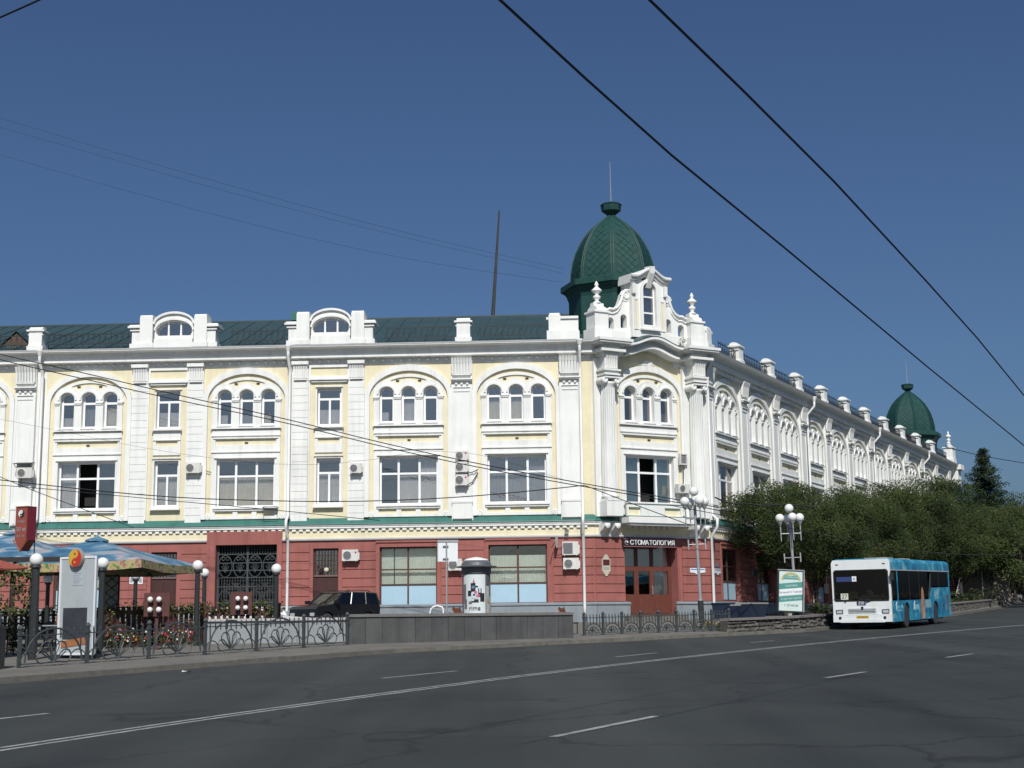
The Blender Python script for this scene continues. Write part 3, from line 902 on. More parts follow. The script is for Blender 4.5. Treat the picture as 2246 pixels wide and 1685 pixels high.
pas = MB().box(x0, x1, 5.0, 5.1, 1.2, z1).box(x0-.1, x0-.002, .36, 5, 1.2, z1).box(x1+.002, x1+.1, .36, 5, 1.2, z1).box(x0-.1, x1+.1, .36, 5, z1+.002, z1+.1)
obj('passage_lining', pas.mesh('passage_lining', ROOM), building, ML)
# entrance in the chamfered corner
DM = sh(MC, 0, 0, 0)
rev = MB().box(1.70, 1.779, .36, .75, 1.7, 5.62).box(4.981, 5.06, .36, .75, 1.7, 5.62).box(1.7, 5.06, .36, .75, 5.622, 5.7)
obj('entrance_reveal', rev.mesh('entrance_reveal', RED), building, DM)
ent = obj('entrance_door', MB().plate(rect(1.79, 4.97, 1.90, 5.60), [rect(1.90,2.72,2.95,4.12), rect(2.98,3.66,2.95,4.12), rect(3.90,4.80,2.95,4.12), rect(1.90,2.78,4.34,5.54), rect(2.96,3.72,4.34,5.54), rect(3.90,4.84,4.34,5.54)], 0.60, 0.70).mesh('entrance_door', DOORR), building, DM)
for a, b in ((1.90,2.72),(2.98,3.66),(3.90,4.80)): obj('pane', MB().box(a-.01, b+.01, .64, .655, 2.94, 4.13).mesh('pane', GLASS), ent, DM)
for a, b in ((1.90,2.78),(2.96,3.72),(3.90,4.84)): obj('pane', MB().box(a-.01, b+.01, .64, .655, 4.33, 5.55).mesh('pane', GLASS), ent, DM)
for a, b in ((1.92,2.76),(2.92,3.78),(3.90,4.86)):
    obj('lower_panel', MB().box(a, b, .575, .599, 2.02, 2.82).mesh('lower_panel', DOORR), ent, DM)
obj('curtain', pleats(1.85, 4.9, 4.3, 5.58, .78, .03, .10, 0, 3).mesh('curtain', CURTAIN), ent, DM)
obj('vertical_blind', pleats(3.85, 4.9, 2.9, 4.15, .76, .03, .16, 0, 5).mesh('vertical_blind', BLIND), ent, DM)
obj('door_handle', MB().tube([(3.76,.58,2.9),(3.76,.50,2.95),(3.76,.50,3.3),(3.76,.58,3.35)], .02, 6).mesh('door_handle', STEEL), ent, DM)
obj('doorstep', MB().box(1.6, 5.1, -.55, .75, 1.2, 1.89).mesh('doorstep', KERBM), building, DM)
# dark rooms behind the glass, on the three fronts
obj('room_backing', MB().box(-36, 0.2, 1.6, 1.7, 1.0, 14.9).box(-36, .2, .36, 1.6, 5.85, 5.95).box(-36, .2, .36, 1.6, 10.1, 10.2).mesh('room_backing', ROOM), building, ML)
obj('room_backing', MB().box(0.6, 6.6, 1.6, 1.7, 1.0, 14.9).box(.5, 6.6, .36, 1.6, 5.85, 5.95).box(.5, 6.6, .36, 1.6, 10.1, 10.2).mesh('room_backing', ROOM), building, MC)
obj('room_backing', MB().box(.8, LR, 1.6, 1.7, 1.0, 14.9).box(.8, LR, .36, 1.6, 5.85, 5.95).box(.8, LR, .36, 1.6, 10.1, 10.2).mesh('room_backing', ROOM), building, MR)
# far end fronts
obj('wall', MB().box(0, 8, 0, .35, 1, 14.95).mesh('wall', WHITE), building, ME)
obj('wall', MB().box(0, 30, 0, .35, 1, 14.95).mesh('wall', WHITE), building, frame(Vector(wp(ME, 8)), R(150)))
obj('wall', MB().box(0, .35, 0, 14, 1, 15.5).mesh('wall', WHITE), building, sh(ML, -36.35))
# ------------------------------------------------------------------ roofs
ID = Matrix.Identity(4)
def roof(M, s0, s1, depth, z0, z1, seam):
    me = MB().add([(s0,0.05,z0),(s1,0.05,z0),(s1,depth,z1),(s0,depth,z1),(s0,depth*2,z0),(s1,depth*2,z0)], [(0,1,2,3),(3,2,5,4),(0,3,4),(1,5,2)]).mesh('roof', ROOFG)
    r = obj('roof', me, building, M)
    L = math.hypot(depth, z1-z0); a = math.atan2(z1-z0, depth); n = int((s1-s0)/seam)
    for i in range(n):
        s = s0+seam*(i+.5)
        inst(('seam', round(L,2)), 'roof_seam', lambda: MB().box(-.02, .02, 0, L, 0.0, .05), ROOFG, r, M @ Matrix.Translation((s, .06, z0)) @ Matrix.Rotation(a, 4, 'X'))
    obj('ridge_cap', MB().box(s0, s1, depth-.12, depth+.12, z1-.03, z1+.05).mesh('ridge_cap', ROOFG), r, M)
    return r
roofl = roof(ML, -36, 0.2, 10.0, 15.56, 19.15, 0.98)
roofr = roof(MR, 1.5, LR, 9.0, 15.56, 18.2, 2.0)
# little attic hatch at the far left and a vent on the ridge
h = MB().add([(-31.1,2.4,16.25),(-28.9,2.4,16.25),(-30.0,2.4,17.25),(-31.1,5.5,16.9),(-28.9,5.5,16.9),(-30.0,5.5,17.5)], [(0,2,5,3),(1,4,5,2),(3,5,4)])
h2 = obj('attic_hatch', h.mesh('attic_hatch', ROOFG), building, ML)
obj('hatch_board', MB().add([(-30.95,2.5,16.3),(-29.05,2.5,16.3),(-30.0,2.5,17.18)], [(0,1,2)]).mesh('hatch_board', mat('weathered_board', (.10,.065,.045), .8, .4, 5)), h2, ML)
obj('roof_vent', MB().box(-16.7,-16.2,9.6,10.1,19.1,19.6).mesh('roof_vent', LEDGEG), building, ML)
# snow railings along the eaves
def railing(M, s0, s1, y, z0, name='roof_railing', step=.30):
    r = obj(name, MB().box(s0, s1, y-.018, y+.018, z0+.70, z0+.74).box(s0, s1, y-.018, y+.018, z0+.20, z0+.24).mesh(name, IRON), building, M)
    n = int((s1-s0)/step)
    mm = MB()
    for i in range(n):
        s = s0+step*(i+.5)
        mm.box(s-.014, s+.014, y-.012, y+.012, z0, z0+.84)
        mm.tube([(s-.13, y, z0+.24), (s, y, z0+.70), (s+.13, y, z0+.24)], .014, 4)
    obj('railing_bars', mm.mesh('railing_bars', IRON), r, M, kind='stuff')
for a, b in ((-35,-28.9),(-27.9,-23.4),(-18.2,-15.2),(-10.1,-6.6),(-5.3,-2.0)): railing(ML, a, b, 1.2, 16.0)
# parapet posts
def post():
    m = MB()
    m.run([(-.70,-.1),(-.70,.22),(-.62,.30),(-.62,.92),(-.74,.98),(-.74,1.06),(-.62,1.10),(-.57,1.20),(-.42,1.26),(-.2,1.22),(-.06,1.10),(.04,1.06),(.04,.98),(-.04,.92),(-.04,.30),(.04,.22),(.04,-.1)], [(-.34,0),(.34,0)])
    m.box(-.42,-.341,-.02,.68,0,.20).box(.341,.42,-.02,.68,0,.20)
    m.box(-.46,-.341,-.02,.72,.97,1.06).box(.341,.46,-.02,.72,.97,1.06).box(-.40,-.341,.05,.6,.78,.83).box(.341,.40,.05,.6,.78,.83)
    return m
def post_at(M, s, y=-0.15): return inst('post', 'parapet_post', post, WHITE, building, sh(M, s, 15.70, y))
for s in (-5.93, -27.96): post_at(ML, s)
for k in range(10):
    post_at(MR, 5.2+SPR*k, -.38)
    railing(MR, 5.75+SPR*k-SPR+.5 if k else 2.0, 5.75+SPR*k-.5, -.12, 15.72, 'parapet_railing', .30)
railing(MR, 5.75+SPR*9+.5, LR-3, -.12, 15.72, 'parapet_railing', .30)
# lunette dormers
def dormer(M):
    front = [(-1.0,15.68),(1.0,15.68),(1.0,16.95)] + [(1.0*math.cos(math.pi*i/16), 16.95+.55*math.sin(math.pi*i/16)) for i in range(1,16)] + [(-1.0,16.95)]
    win = [(-.93,16.45),(-.85,16.30),(.85,16.30),(.93,16.45)] + [(.95*math.cos(math.pi*i/14), 16.5+.56*math.sin(math.pi*i/14)) for i in range(1,14)]
    d = obj('dormer', MB().plate(front, [win], -.12, .5).mesh('dormer', WHITE), building, M)
    ar = [(1.08*math.cos(math.pi*i/16), 16.90+.64*math.sin(math.pi*i/16)) for i in range(17)] + [(.98*math.cos(math.pi*i/16), 16.90+.53*math.sin(math.pi*i/16)) for i in range(16,-1,-1)]
    obj('arch_moulding', MB().plate(ar, [], -.24, -.121).mesh('arch_moulding', WHITE), d, M)
    ar = [(1.04*math.cos(math.pi*i/16), 16.60+.62*math.sin(math.pi*i/16)) for i in range(17)] + [(.96*math.cos(math.pi*i/16), 16.55+.56*math.sin(math.pi*i/16)) for i in range(16,-1,-1)]
    obj('arch_moulding', MB().plate(ar, [], -.18, -.121).mesh('arch_moulding', WHITE), d, M)
    for sx in (-1, 1):
        q = MB().box(sx*1.40-.33, sx*1.40+.33, -.28, .75, 15.9, 17.28)
        q.run([(.26,17.282),(.24,17.36),(.0,17.40),(-.5,17.38),(-.7,17.282)], [(sx*1.40-.31,0),(sx*1.40+.31,0)])
        q.box(sx*1.40-.40, sx*1.40+.40, -.34, .8, 15.66, 15.899)
        obj('dormer_post', q.mesh('dormer_post', WHITE), d, M)
        w = MB().box(min(sx*1.732, sx*2.16), max(sx*1.732, sx*2.16), -.16, .6, 15.9, 16.55)
        w.box(min(sx*1.801, sx*2.26), max(sx*1.801, sx*2.26), -.22, .65, 15.66, 15.899)
        w.box(min(sx*1.732, sx*2.24), max(sx*1.732, sx*2.24), -.24, .68, 16.552, 16.62).box(min(sx*1.732, sx*2.34), max(sx*1.732, sx*2.34), -.33, .75, 16.70, 16.80)
        w.box(min(sx*1.732, sx*2.14), max(sx*1.732, sx*2.14), -.14, .55, 16.622, 16.70).run([(.30,16.803),(.2,16.88),(-.6,16.90),(-.7,16.803)], [(sx*1.74,0),(sx*2.28,0)] if sx > 0 else [(-2.28,0),(-1.74,0)])
        obj('dormer_wing', w.mesh('dormer_wing', WHITE), d, M)
    obj('dormer_base', MB().box(-.999,.999,-.26,-.121,15.66,16.12).mesh('dormer_base', WHITE), d, M)
    wi = [(-.90,16.44),(-.83,16.33),(.83,16.33),(.90,16.44)] + [(.92*math.cos(math.pi*i/14), 16.5+.53*math.sin(math.pi*i/14)) for i in range(1,14)]
    obj('lunette_pane', MB().plate(wi, [], .1, .12).mesh('lunette_pane', GLASS), d, M)
    obj('lunette_bar', MB().box(-.36,-.28,.03,.10,16.30,17.02).box(.28,.36,.03,.10,16.30,17.02).mesh('lunette_bar', FRAMEW), d, M)
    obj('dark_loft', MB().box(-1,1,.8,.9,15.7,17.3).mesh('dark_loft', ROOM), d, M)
dormer(sh(ML, -12.69)); dormer(sh(ML, -20.76))

# ------------------------------------------------------------------ corner attic
def half_scroll(sg, c=CC):
    """outline from the aedicule outwards (sg = +1 right, -1 left), as x offsets from the centre"""
    top = [(1.05,18.42),(1.25,18.40),(1.42,18.20),(1.50,17.95),(1.62,17.66),(1.80,17.44),(2.05,17.32),(2.25,17.34),(2.40,17.26),(2.62,17.22)]
    return [(c+sg*a, b) for a, b in top]
def low(s): return 15.62 + bump(s, 1.75, 5.05, 0.42)
outl = half_scroll(-1)[::-1] + half_scroll(1)
xs = [CC+2.62 - 5.24*i/30 for i in range(31)]
outl += [(x, low(x)) for x in xs]
holes = [archp(CC+sg*a, .19, z0, z1) for sg in (-1,1) for a, z0, z1 in ((1.38,16.42,16.95),(2.18,16.28,16.72))]
attic = obj('attic_screen', MB().plate(outl, holes, -.10, .28).mesh('attic_screen', WHITE), building, MC)
basep = [(CC-2.6+5.2*i/30) for i in range(31)]
obj('attic_base', MB().plate([(x, low(x)+.60) for x in basep] + [(x, low(x)+.02) for x in reversed(basep)], [], -.17, -.101).mesh('attic_base', WHITE), attic, MC)
for sg in (-1, 1):
    cp = half_scroll(sg)
    q = MB()
    q.tube([(a, -.14, b) for a, b in cp], .085, 6)
    q.tube([(a, -.12, b-.22) for a, b in cp[3:]], .05, 6)
    obj('scroll_coping', q.mesh('scroll_coping', WHITE, True), attic, MC)
    sp = [(CC+sg*(1.27+(.30-.022*i)*math.cos(i*.62)), -.15, 18.12+(.30-.022*i)*math.sin(i*.62)) for i in range(13)]
    obj('volute', MB().tube(sp, .055, 6).lathe([(.30,0),(.30,.03),(.05,.06)], 16, (CC+sg*1.27, -.10, 18.12), 0, 'y').mesh('volute', WHITE), attic, MC)
# aedicule with the tall window
AX = MC
aed = obj('aedicule', MB().plate(rect(CC-1.05, CC+1.05, 15.95, 18.95), [archp(CC, .40, 16.60, 18.48)], -.42, -.101).box(CC-1.05, CC+1.05, -.10, .6, 15.95, 18.95).mesh('aedicule', WHITE), building, MC)
obj('surround', MB().plate(archp(CC, .56, 16.42, 18.50), [archp(CC, .40, 16.60, 18.48)], -.50, -.421).mesh('surround', WHITE), aed, MC)
obj('window_frame', MB().plate(archp(CC, .398, 16.603, 18.48), [rect(CC-.33,CC+.33,16.67,17.25), rect(CC-.33,CC+.33,17.33,18.10), archp(CC,.33,18.18,18.48)], -.30, -.22).mesh('window_frame', FRAMEW), aed, MC)
for a, b in ((16.66,17.26),(17.32,18.11)): obj('pane', MB().box(CC-.34, CC+.34, -.26, -.245, a, b).mesh('pane', GLASS), aed, MC)
obj('pane', MB().plate(archp(CC, .34, 18.17, 18.48), [], -.26, -.245).mesh('pane', GLASS), aed, MC)
for sg in (-1, 1):
    obj('yellow_panel', MB().box(CC+sg*.81-.09, CC+sg*.81+.09, -.426, -.421, 16.45, 17.9).mesh('yellow_panel', YELLOW), aed, MC)
    obj('panel_moulding', MB().plate(rect(CC+sg*.81-.15, CC+sg*.81+.15, 16.35, 18.0), [rect(CC+sg*.81-.09, CC+sg*.81+.09, 16.45, 17.9)], -.46, -.421).mesh('panel_moulding', WHITE), aed, MC)
    obj('console', MB().box(CC+sg*.98-.10, CC+sg*.98+.10, -.56, -.421, 18.2, 18.74).lathe([(.10,0),(.10,.1)], 10, (CC+sg*.98, -.47, 18.30), 0, 'y').mesh('console', WHITE), aed, MC)
obj('sill', MB().box(CC-.60, CC+.60, -.60, -.421, 16.33, 16.415).mesh('sill', WHITE), aed, MC)
def cb(x):
    t = abs(x-CC)/1.2
    return .42*(0.5+0.5*math.cos(math.pi*min(1, t/.80)))
stn = [(CC-1.22+2.44*i/26, cb(CC-1.22+2.44*i/26)) for i in range(27)]
obj('pediment', MB().run([(-.6,18.78),(.46,18.78),(.50,18.90),(.60,18.92),(.62,19.02),(.74,19.06),(.76,19.14),(.70,19.20),(-.6,19.24)], stn).mesh('pediment', WHITE), aed, MC)
obj('keystone', MB().run([(.42,18.6),(.80,19.30),(.84,19.66),(.3,19.72),(.3,18.6)], [(CC-.14,0),(CC+.14,0)]).mesh('keystone', WHITE), aed, MC)
# pedestals with finials
def finial(M, s, y, z):
    pr = [(.25,0),(.27,.06),(.17,.12),(.10,.20),(.22,.34),(.25,.42),(.22,.48),(.12,.54),(.11,.60),(.30,.78),(.34,.84),(.32,.88),(.17,1.02),(.08,1.10),(.12,1.17),(.14,1.24),(.08,1.36),(.03,1.46)]
    return obj('finial', MB().lathe([(r_*.82, z_*.80) for r_, z_ in pr], 14).mesh('finial', WHITE, True), building, sh(M, s, z, y))
for s in (0.45, 6.38):
    q = MB().box(s-.40, s+.40, -.48, .36, 15.62, 17.02).box(s-.52, s+.52, -.60, .46, 15.60, 16.2)
    q.box(s-.47, s+.47, -.55, .43, 17.022, 17.12)
    q.run([(.50,17.122),(.46,17.28),(.22,17.40),(.20,17.56),(-.10,17.56),(-.12,17.40),(-.36,17.28),(-.40,17.122)], [(s-.30,0),(s+.30,0)])
    obj('attic_pedestal', q.mesh('attic_pedestal', WHITE), building, MC)
    finial(MC, s, -.05, 17.55)
# low parapet wings beside the pedestals
q = MB().box(-1.0,-.10,-.05,.45,15.66,16.75).box(-1.0,-.10,-.14,.52,16.752,16.88).box(-1.05,-.05,-.14,.52,15.62,16.12)
q.box(-1.60,-1.002,-.16,.5,15.62,16.95).box(-1.70,-.95,-.26,.6,15.60,16.12).run([(.14,16.952),(.10,17.05),(-.2,17.08),(-.45,16.952)], [(-1.55,0),(-1.05,0)]).box(-1.72,-1.61,-.2,.5,16.7,16.82)
obj('parapet_wing', q.mesh('parapet_wing', WHITE), building, ML)
q = MB().box(.25,1.2,-.05,.45,15.66,16.75).box(.25,1.2,-.14,.52,16.752,16.88)
q.box(.30,.95,-.16,.5,15.62,16.95).box(.2,1.1,-.26,.6,15.60,16.12).run([(.14,16.952),(.10,17.05),(-.2,17.08),(-.45,16.952)], [(.35,0),(.9,0)])
obj('parapet_wing', q.mesh('parapet_wing', WHITE), building, MR)
q = MB()
for i in range(60):
    a = rnd.uniform(0, 6.28); r = rnd.uniform(.05,.28); z = rnd.uniform(0,.55)
    c = Vector((5.35+r*math.cos(a), -.5+r*math.sin(a)*.5, 15.62+z)); u = Vector((rnd.uniform(-1,1), rnd.uniform(-1,1), rnd.uniform(-1,1))).normalized()*.07; v = u.orthogonal().normalized()*.035
    q.add([c-u, c+v, c+u, c-v], [(0,1,2,3)])
WEED = mat('weed_leaf', (.10,.13,.045), .7, .4, 6)
thing('weed_tuft', 'weedy green tuft growing on the white cornice ledge beside the right finial', 'weed', MC, None, q.mesh('weed_tuft', WEED))

# ------------------------------------------------------------------ domes
PROF = [(0.0,1.0),(.15,.985),(.30,.94),(.45,.865),(.58,.765),(.70,.645),(.80,.50),(.88,.36),(.94,.23),(1.0,.10)]   # height share, radius share
def dome(c, R0_, zb, zt, fine_shingles, ph):
    """eight sided shingled dome; c its axis"""
    M = T(c.x, c.y, 0, ph)
    H = zt-zb
    d = obj('dome', MB().lathe([(R0_*r*1.0, zb+H*t) for t, r in PROF], 8).mesh('dome', DOMEG), building, M)
    obj('drum', MB().lathe([(R0_*1.05,15.6),(R0_*1.05,zb-1.05),(R0_*1.10,zb-.72),(R0_*1.18,zb-.50)], 8).mesh('drum', DOMEG), d, M)
    obj('dome_eave', MB().lathe([(R0_*1.18,zb-.497),(R0_*1.24,zb-.48),(R0_*1.24,zb-.18),(R0_*1.12,zb-.10),(R0_*1.02,zb-.002)], 8).mesh('dome_eave', DOMEG), d, M)
    obj('dome_cap', MB().lathe([(.20,zt-.06),(.22,zt+.08),(.40,zt+.22),(.52,zt+.30),(.56,zt+.60),(.60,zt+.66),(.45,zt+.74),(.08,zt+.80)], 8).mesh('dome_cap', DOMEG), d, M)
    obj('lightning_rod', MB().tube([(0,0,zt+.78),(0,0,zt+3.1)], [.035,.015], 5).mesh('lightning_rod', STEEL), d, M)
    def rad(t):
        for (a, ra), (b, rb) in zip(PROF[:-1], PROF[1:]):
            if t <= b: return ra+(rb-ra)*(t-a)/(b-a)
        return PROF[-1][1]
    ribs = MB(); pieces = []
    ca = math.cos(math.pi/8)
    for k in range(8):
        t0 = 2*math.pi*k/8
        for off_ in (-.07, .07):
            ribs.tube([((R0_*rad(i/20)*1.004)*math.cos(t0)-off_*math.sin(t0), (R0_*rad(i/20)*1.004)*math.sin(t0)+off_*math.cos(t0), zb+H*i/20) for i in range(21)], .04, 4)
    obj('dome_rib', ribs.mesh('dome_rib', DOMEG), d, M)
    nrow = 17
    for k in range(8):
        tm = 2*math.pi*(k+.5)/8
        nx, ny = math.cos(tm), math.sin(tm); tx, ty = -ny, nx
        for i in range(nrow):
            t0 = (i+.1)/nrow*.93; t1 = t0 + 1.85/nrow*.93; tc = (t0+t1)/2
            half = R0_*rad(tc)*math.sin(math.pi/8)-.10
            w = .215
            cols = [j*w*2 + (w if i % 2 else 0) for j in range(-4, 5)]
            for x in cols:
                if abs(x)+w*.9 > half: continue
                a0, ac, a1 = [R0_*rad(t)*ca for t in (t0, tc, t1)]
                pts = [(x, a0+.035, zb+H*t0), (x+w*.95, ac+.018, zb+H*tc), (x, a1+.004, zb+H*t1), (x-w*.95, ac+.018, zb+H*tc)]
                vs = [(nx*a+tx*xx, ny*a+ty*xx, z) for xx, a, z in pts]
                wpos = M @ Vector(vs[0])
                front = (Vector((wpos.x-c.x, wpos.y-c.y)).normalized()).dot(-Vector((c.x, c.y)).normalized())
                pieces.append((front, vs, (nx*.02, ny*.02, 0)))
    pieces.sort(key=lambda q: -q[0])
    rest = MB()
    for n_, (fr, vs, nn) in enumerate(pieces):
        lo = [(a-nn[0]*1.5, b-nn[1]*1.5, z_) for a, b, z_ in vs]
        q = MB() if fine_shingles and n_ < 290 else rest
        q.add(vs+lo, [(0,1,2,3),(0,4,5,1),(1,5,6,2),(2,6,7,3),(3,7,4,0)])
        if q is not rest: obj('shingle', q.mesh('shingle', DOMEG), d, M)
    if rest.v: obj('shingles', rest.mesh('shingles', DOMEG), d, M, kind='stuff')
    return d
nrm = Vector((-math.sin(TC), math.cos(TC)))
DC = PA + Vector((math.cos(TC), math.sin(TC)))*3.4 + nrm*2.95
DZB = at(1343, 622, DC.y).z; DZT = at(1343, 476, DC.y).z
dome(DC, 2.28, DZB, DZT, True, TC+R(12))
P2 = at(1996, 950, 131)
D2C = Vector((P2.x, P2.y))
dome(D2C, 2.30, at(1996, 950, 131).z, at(1996, 860, 131).z, False, TR+R(25))
# far corner attic glimpsed past the last post
fc = MB().box(LR-1.6, LR-.6, -.4, .4, 15.6, 17.1).box(LR-1.75, LR-.45, -.5, .5, 15.6, 16.1).box(LR-1.7, LR-.5, -.5, .5, 17.102, 17.2)
obj('attic_pedestal', fc.mesh('attic_pedestal', WHITE), building, MR); finial(MR, LR-1.1, 0, 17.55)
fc = MB().run([(-.3,15.6),(.3,15.6),(.3,17.2),(-.3,17.9)], [(LR-.2,0),(LR+.25,0)])
obj('attic_screen', fc.mesh('attic_screen', WHITE), building, MR)
obj('cornice_block', MB().box(LR-1.3, LR+.3, -1.0, 0, 15.1, 15.56).box(LR-1.2, LR+.2, -.7, 0, 13.6, 15.099).mesh('cornice_block', WHITE), building, MR)

# ------------------------------------------------------------------ drainpipes
def pipe(M, s, y=-.30, ztop=15.5, zbot=1.75, out=-.80, kick=0.0):
    m = MB().tube([(s, out, ztop), (s, out, ztop-.55), (s, y-.02, ztop-1.05), (s, y, ztop-1.4), (s, y, 7.0), (s, y-.42, 6.72), (s, y-.42, 6.35), (s, y+.1, 5.9), (s, y+.1, zbot+.6), (s, y+.1, zbot)], .075, 8)
    p = obj('drainpipe', m.mesh('drainpipe', PIPEW, True), building, M)
    obj('hopper', MB().lathe([(.08,-.25),(.15,-.05),(.17,0),(.17,.06)], 10, (s, out, ztop-.02)).mesh('hopper', PIPEW), p, M)
pipe(ML, -.07); pipe(ML, -14.72); pipe(ML, -27.42); pipe(MC, 7.0, -.34)
for k in (3, 6, 9): pipe(MR, .13+SPR*k+.62, -.30)
# ------------------------------------------------------------------ things fixed to the fronts
def on(M, x, y, yl=0.0):
    """photo pixel -> (s, z) on the plane y = yl of a front"""
    Mi = M.inverted(); o = Mi @ EYEP; d = Mi.to_3x3() @ ray(x, y)
    t = (yl-o.y)/d.y
    p = o + d*t
    return p.x, p.z
RIBM = mat('ac_badge_red', (.45,.02,.03), .4)
def ac_unit(M, x0, x1, y0, y1, label, yb=-0.12, square=False, badge=False):
    s0, z1 = on(M, x0, y0, yb-.3); s1, z0 = on(M, x1, y1, yb-.3)
    w, h = s1-s0, z1-z0
    A = sh(M, (s0+s1)/2, z0, yb)
    a = thing('air_conditioner', label, 'air conditioner', A, 'air conditioner units on the fronts')
    body = obj('case', MB().box(-w/2, w/2, -.30, 0, 0, h).mesh('case', ACW), a, A)
    if square:
        obj('grille', MB().box(-w/2+.05, w*.14, -.315, -.301, .06, h-.07).mesh('grille', ACG), a, A)
    else:
        c = (-w*.17, -.301, h*.5); r = h*.40
        obj('fan_ring', MB().lathe([(r, 0), (r, .02), (r*.9, .03), (r*.9, 0)], 20, c, 0, 'y').mesh('fan_ring', ACW), a, A)
        obj('fan_grille', MB().lathe([(r*.89, .004), (r*.3, .016), (r*.02, .018)], 20, c, 0, 'y').mesh('fan_grille', ACG), a, A)
    if badge: obj('badge', MB().lathe([(.045, 0), (.045, .012)], 10, (w*.36, -.301, h*.74), 0, 'y').mesh('badge', RIBM), a, A)
    for sx in (-1, 1):
        obj('bracket', MB().box(sx*w*.36-.02, sx*w*.36+.02, -.32, .12, -.045, -.002).box(sx*w*.36-.02, sx*w*.36+.02, .08, .119, -.30, -.046).mesh('bracket', STEEL), a, A)
    obj('service_side', MB().box(w/2+.001, w/2+.06, -.22, -.05, h*.1, h*.75).mesh('service_side', ACW), a, A)
    return a
ac_unit(ML, 36, 69.4, 1026, 1048, 'dingy air conditioner under a dark metal hood at the left edge of the front', -.30)
ac_unit(ML, 406.5, 438, 1015, 1037, 'air conditioner right of the left narrow window, with a cable to its right', -.12)
ac_unit(ML, 768, 792, 1016, 1037, 'small air conditioner just right of the narrow window beside the drainpipe', -.12)
ac_unit(ML, 999, 1025, 989, 1009, 'topmost of three air conditioners stacked on a white pilaster', -.24, badge=True)
ac_unit(ML, 999, 1025, 1013, 1035, 'middle of three air conditioners stacked on a white pilaster', -.24, badge=True)
ac_unit(ML, 999, 1025, 1041, 1064, 'lowest of three air conditioners stacked on a white pilaster', -.24, badge=True)
ac_unit(ML, 750, 785, 1206, 1230, 'air conditioner on the red wall beside the brown door with round lamp', -.08, badge=True)
ac_unit(ML, 983, 1013, 1226, 1251, 'air conditioner on the red wall half hidden by the advertising column', -.08)
ac_unit(ML, 1233, 1269, 1188, 1217, 'upper air conditioner with square grille on the red wall near the corner drainpipe', -.08, True)
ac_unit(ML, 1235, 1270, 1224, 1248, 'lower air conditioner with round fan on the red wall near the corner drainpipe', -.08)
ac_unit(MC, 1488, 1514, 1061.5, 1082, 'air conditioner beside the right column over the dentist entrance', -.22)
hood_s, hood_z = on(ML, 53, 1020, -.3)
HM = sh(ML, hood_s, hood_z)
t = thing('hood', 'dark metal hood fixed over the leftmost air conditioner', 'hood', HM)
obj('sheet', MB().add([(-.42,-.02,.14),(.42,-.02,.14),(.42,-.75,0),(-.42,-.75,0),(-.42,-.02,.17),(.42,-.02,.17),(.42,-.75,.03),(-.42,-.75,.03)], [(0,3,2,1),(4,5,6,7),(0,1,5,4),(2,3,7,6),(1,2,6,5),(3,0,4,7)]).mesh('sheet', IRON), t, HM)
obj('strut', MB().tube([(.38,-.02,-.3),(.38,-.7,.02)], .015, 5).tube([(-.38,-.02,-.3),(-.38,-.7,.02)], .015, 5).mesh('strut', IRON), t, HM)
def cable(name, label, M, pts, r=.02, mt=IRON, cat='cable'):
    return thing(name, label, cat, M, None, MB().tube(pts, r, 5).mesh(name, mt))
def onp(M, x, y, yl=-.12):
    s, z = on(M, x, y, yl); return (s, yl, z)
cable('cable', 'black cable sagging from an air conditioner towards the wide window', ML, [onp(ML, 438, 1028), onp(ML, 447, 1030), onp(ML, 456, 1035), onp(ML, 463, 1036)])
cable('cable', 'black cable loop right of the middle stacked air conditioner', ML, [onp(ML, 1026, 1038, -.3), onp(ML, 1036, 1036, -.3), onp(ML, 1049, 1030, -.2)], .025)
cable('cable', 'black cable loop right of the lowest stacked air conditioner', ML, [onp(ML, 1027, 1062, -.3), onp(ML, 1036, 1058, -.3), onp(ML, 1043, 1046, -.25), onp(ML, 1048, 1037, -.2)], .025)
s, z = on(MC, 1498.5, 1007.5, -.3)
BM = sh(MC, s, z, -.20)
t = thing('vent_box', 'grey louvred box on the white wall beside the right column', 'vent box', BM)
obj('case', MB().plate(rect(-.23,.23,-.29,.29), [rect(-.17,.17,-.23,.23)], -.16, 0).mesh('case', ACW), t, BM)
for i in range(7): obj('louvre', MB().box(-.17, .17, -.12, -.03, -.21+.065*i, -.175+.065*i).mesh('louvre', STEEL), t, BM)
cable('cable', 'black cable hanging from the grey vent box to the air conditioner below', MC, [(s, -.26, z-.3), (s+.02, -.26, z-.7), (s, -.26, z-1.25)], .022)
# lettered sign over the entrance
SIGNB = mat('sign_black', (.03,.022,.024), .4, .2, 5); LETW = mat('letter_white', (.82,.82,.82), .4, .02); LETP = mat('letter_edge_pink', (.35,.12,.16), .5)
s0, z1 = on(MC, 1369, 1182, -.3); s1, z0 = on(MC, 1485, 1200, -.3)
SM = sh(MC, (s0+s1)/2, (z0+z1)/2, -.18)
sg = thing('shop_sign', 'black shop sign with raised white letters reading СТОМАТОЛОГИЯ over the entrance', 'sign', SM)
w, h = s1-s0, z1-z0
obj('board', MB().box(-w/2, w/2, -.08, .16, -h/2, h/2).mesh('board', SIGNB), sg, SM)
obj('trim', MB().box(-w/2-.02, w/2+.02, -.10, -.081, -h/2-.03, -h/2).box(-w/2-.02, w/2+.02, -.10, -.081, h/2, h/2+.03).mesh('trim', LETP), sg, SM)
for i, ch in enumerate('СТОМАТОЛОГИЯ'):
    x = -w/2 + .46 + (w-.62)*i/11.3
    obj('letter', text_mesh(ch, h*.92, LETW, .015), sg, SM @ Matrix.Translation((x, -.11, 0)))
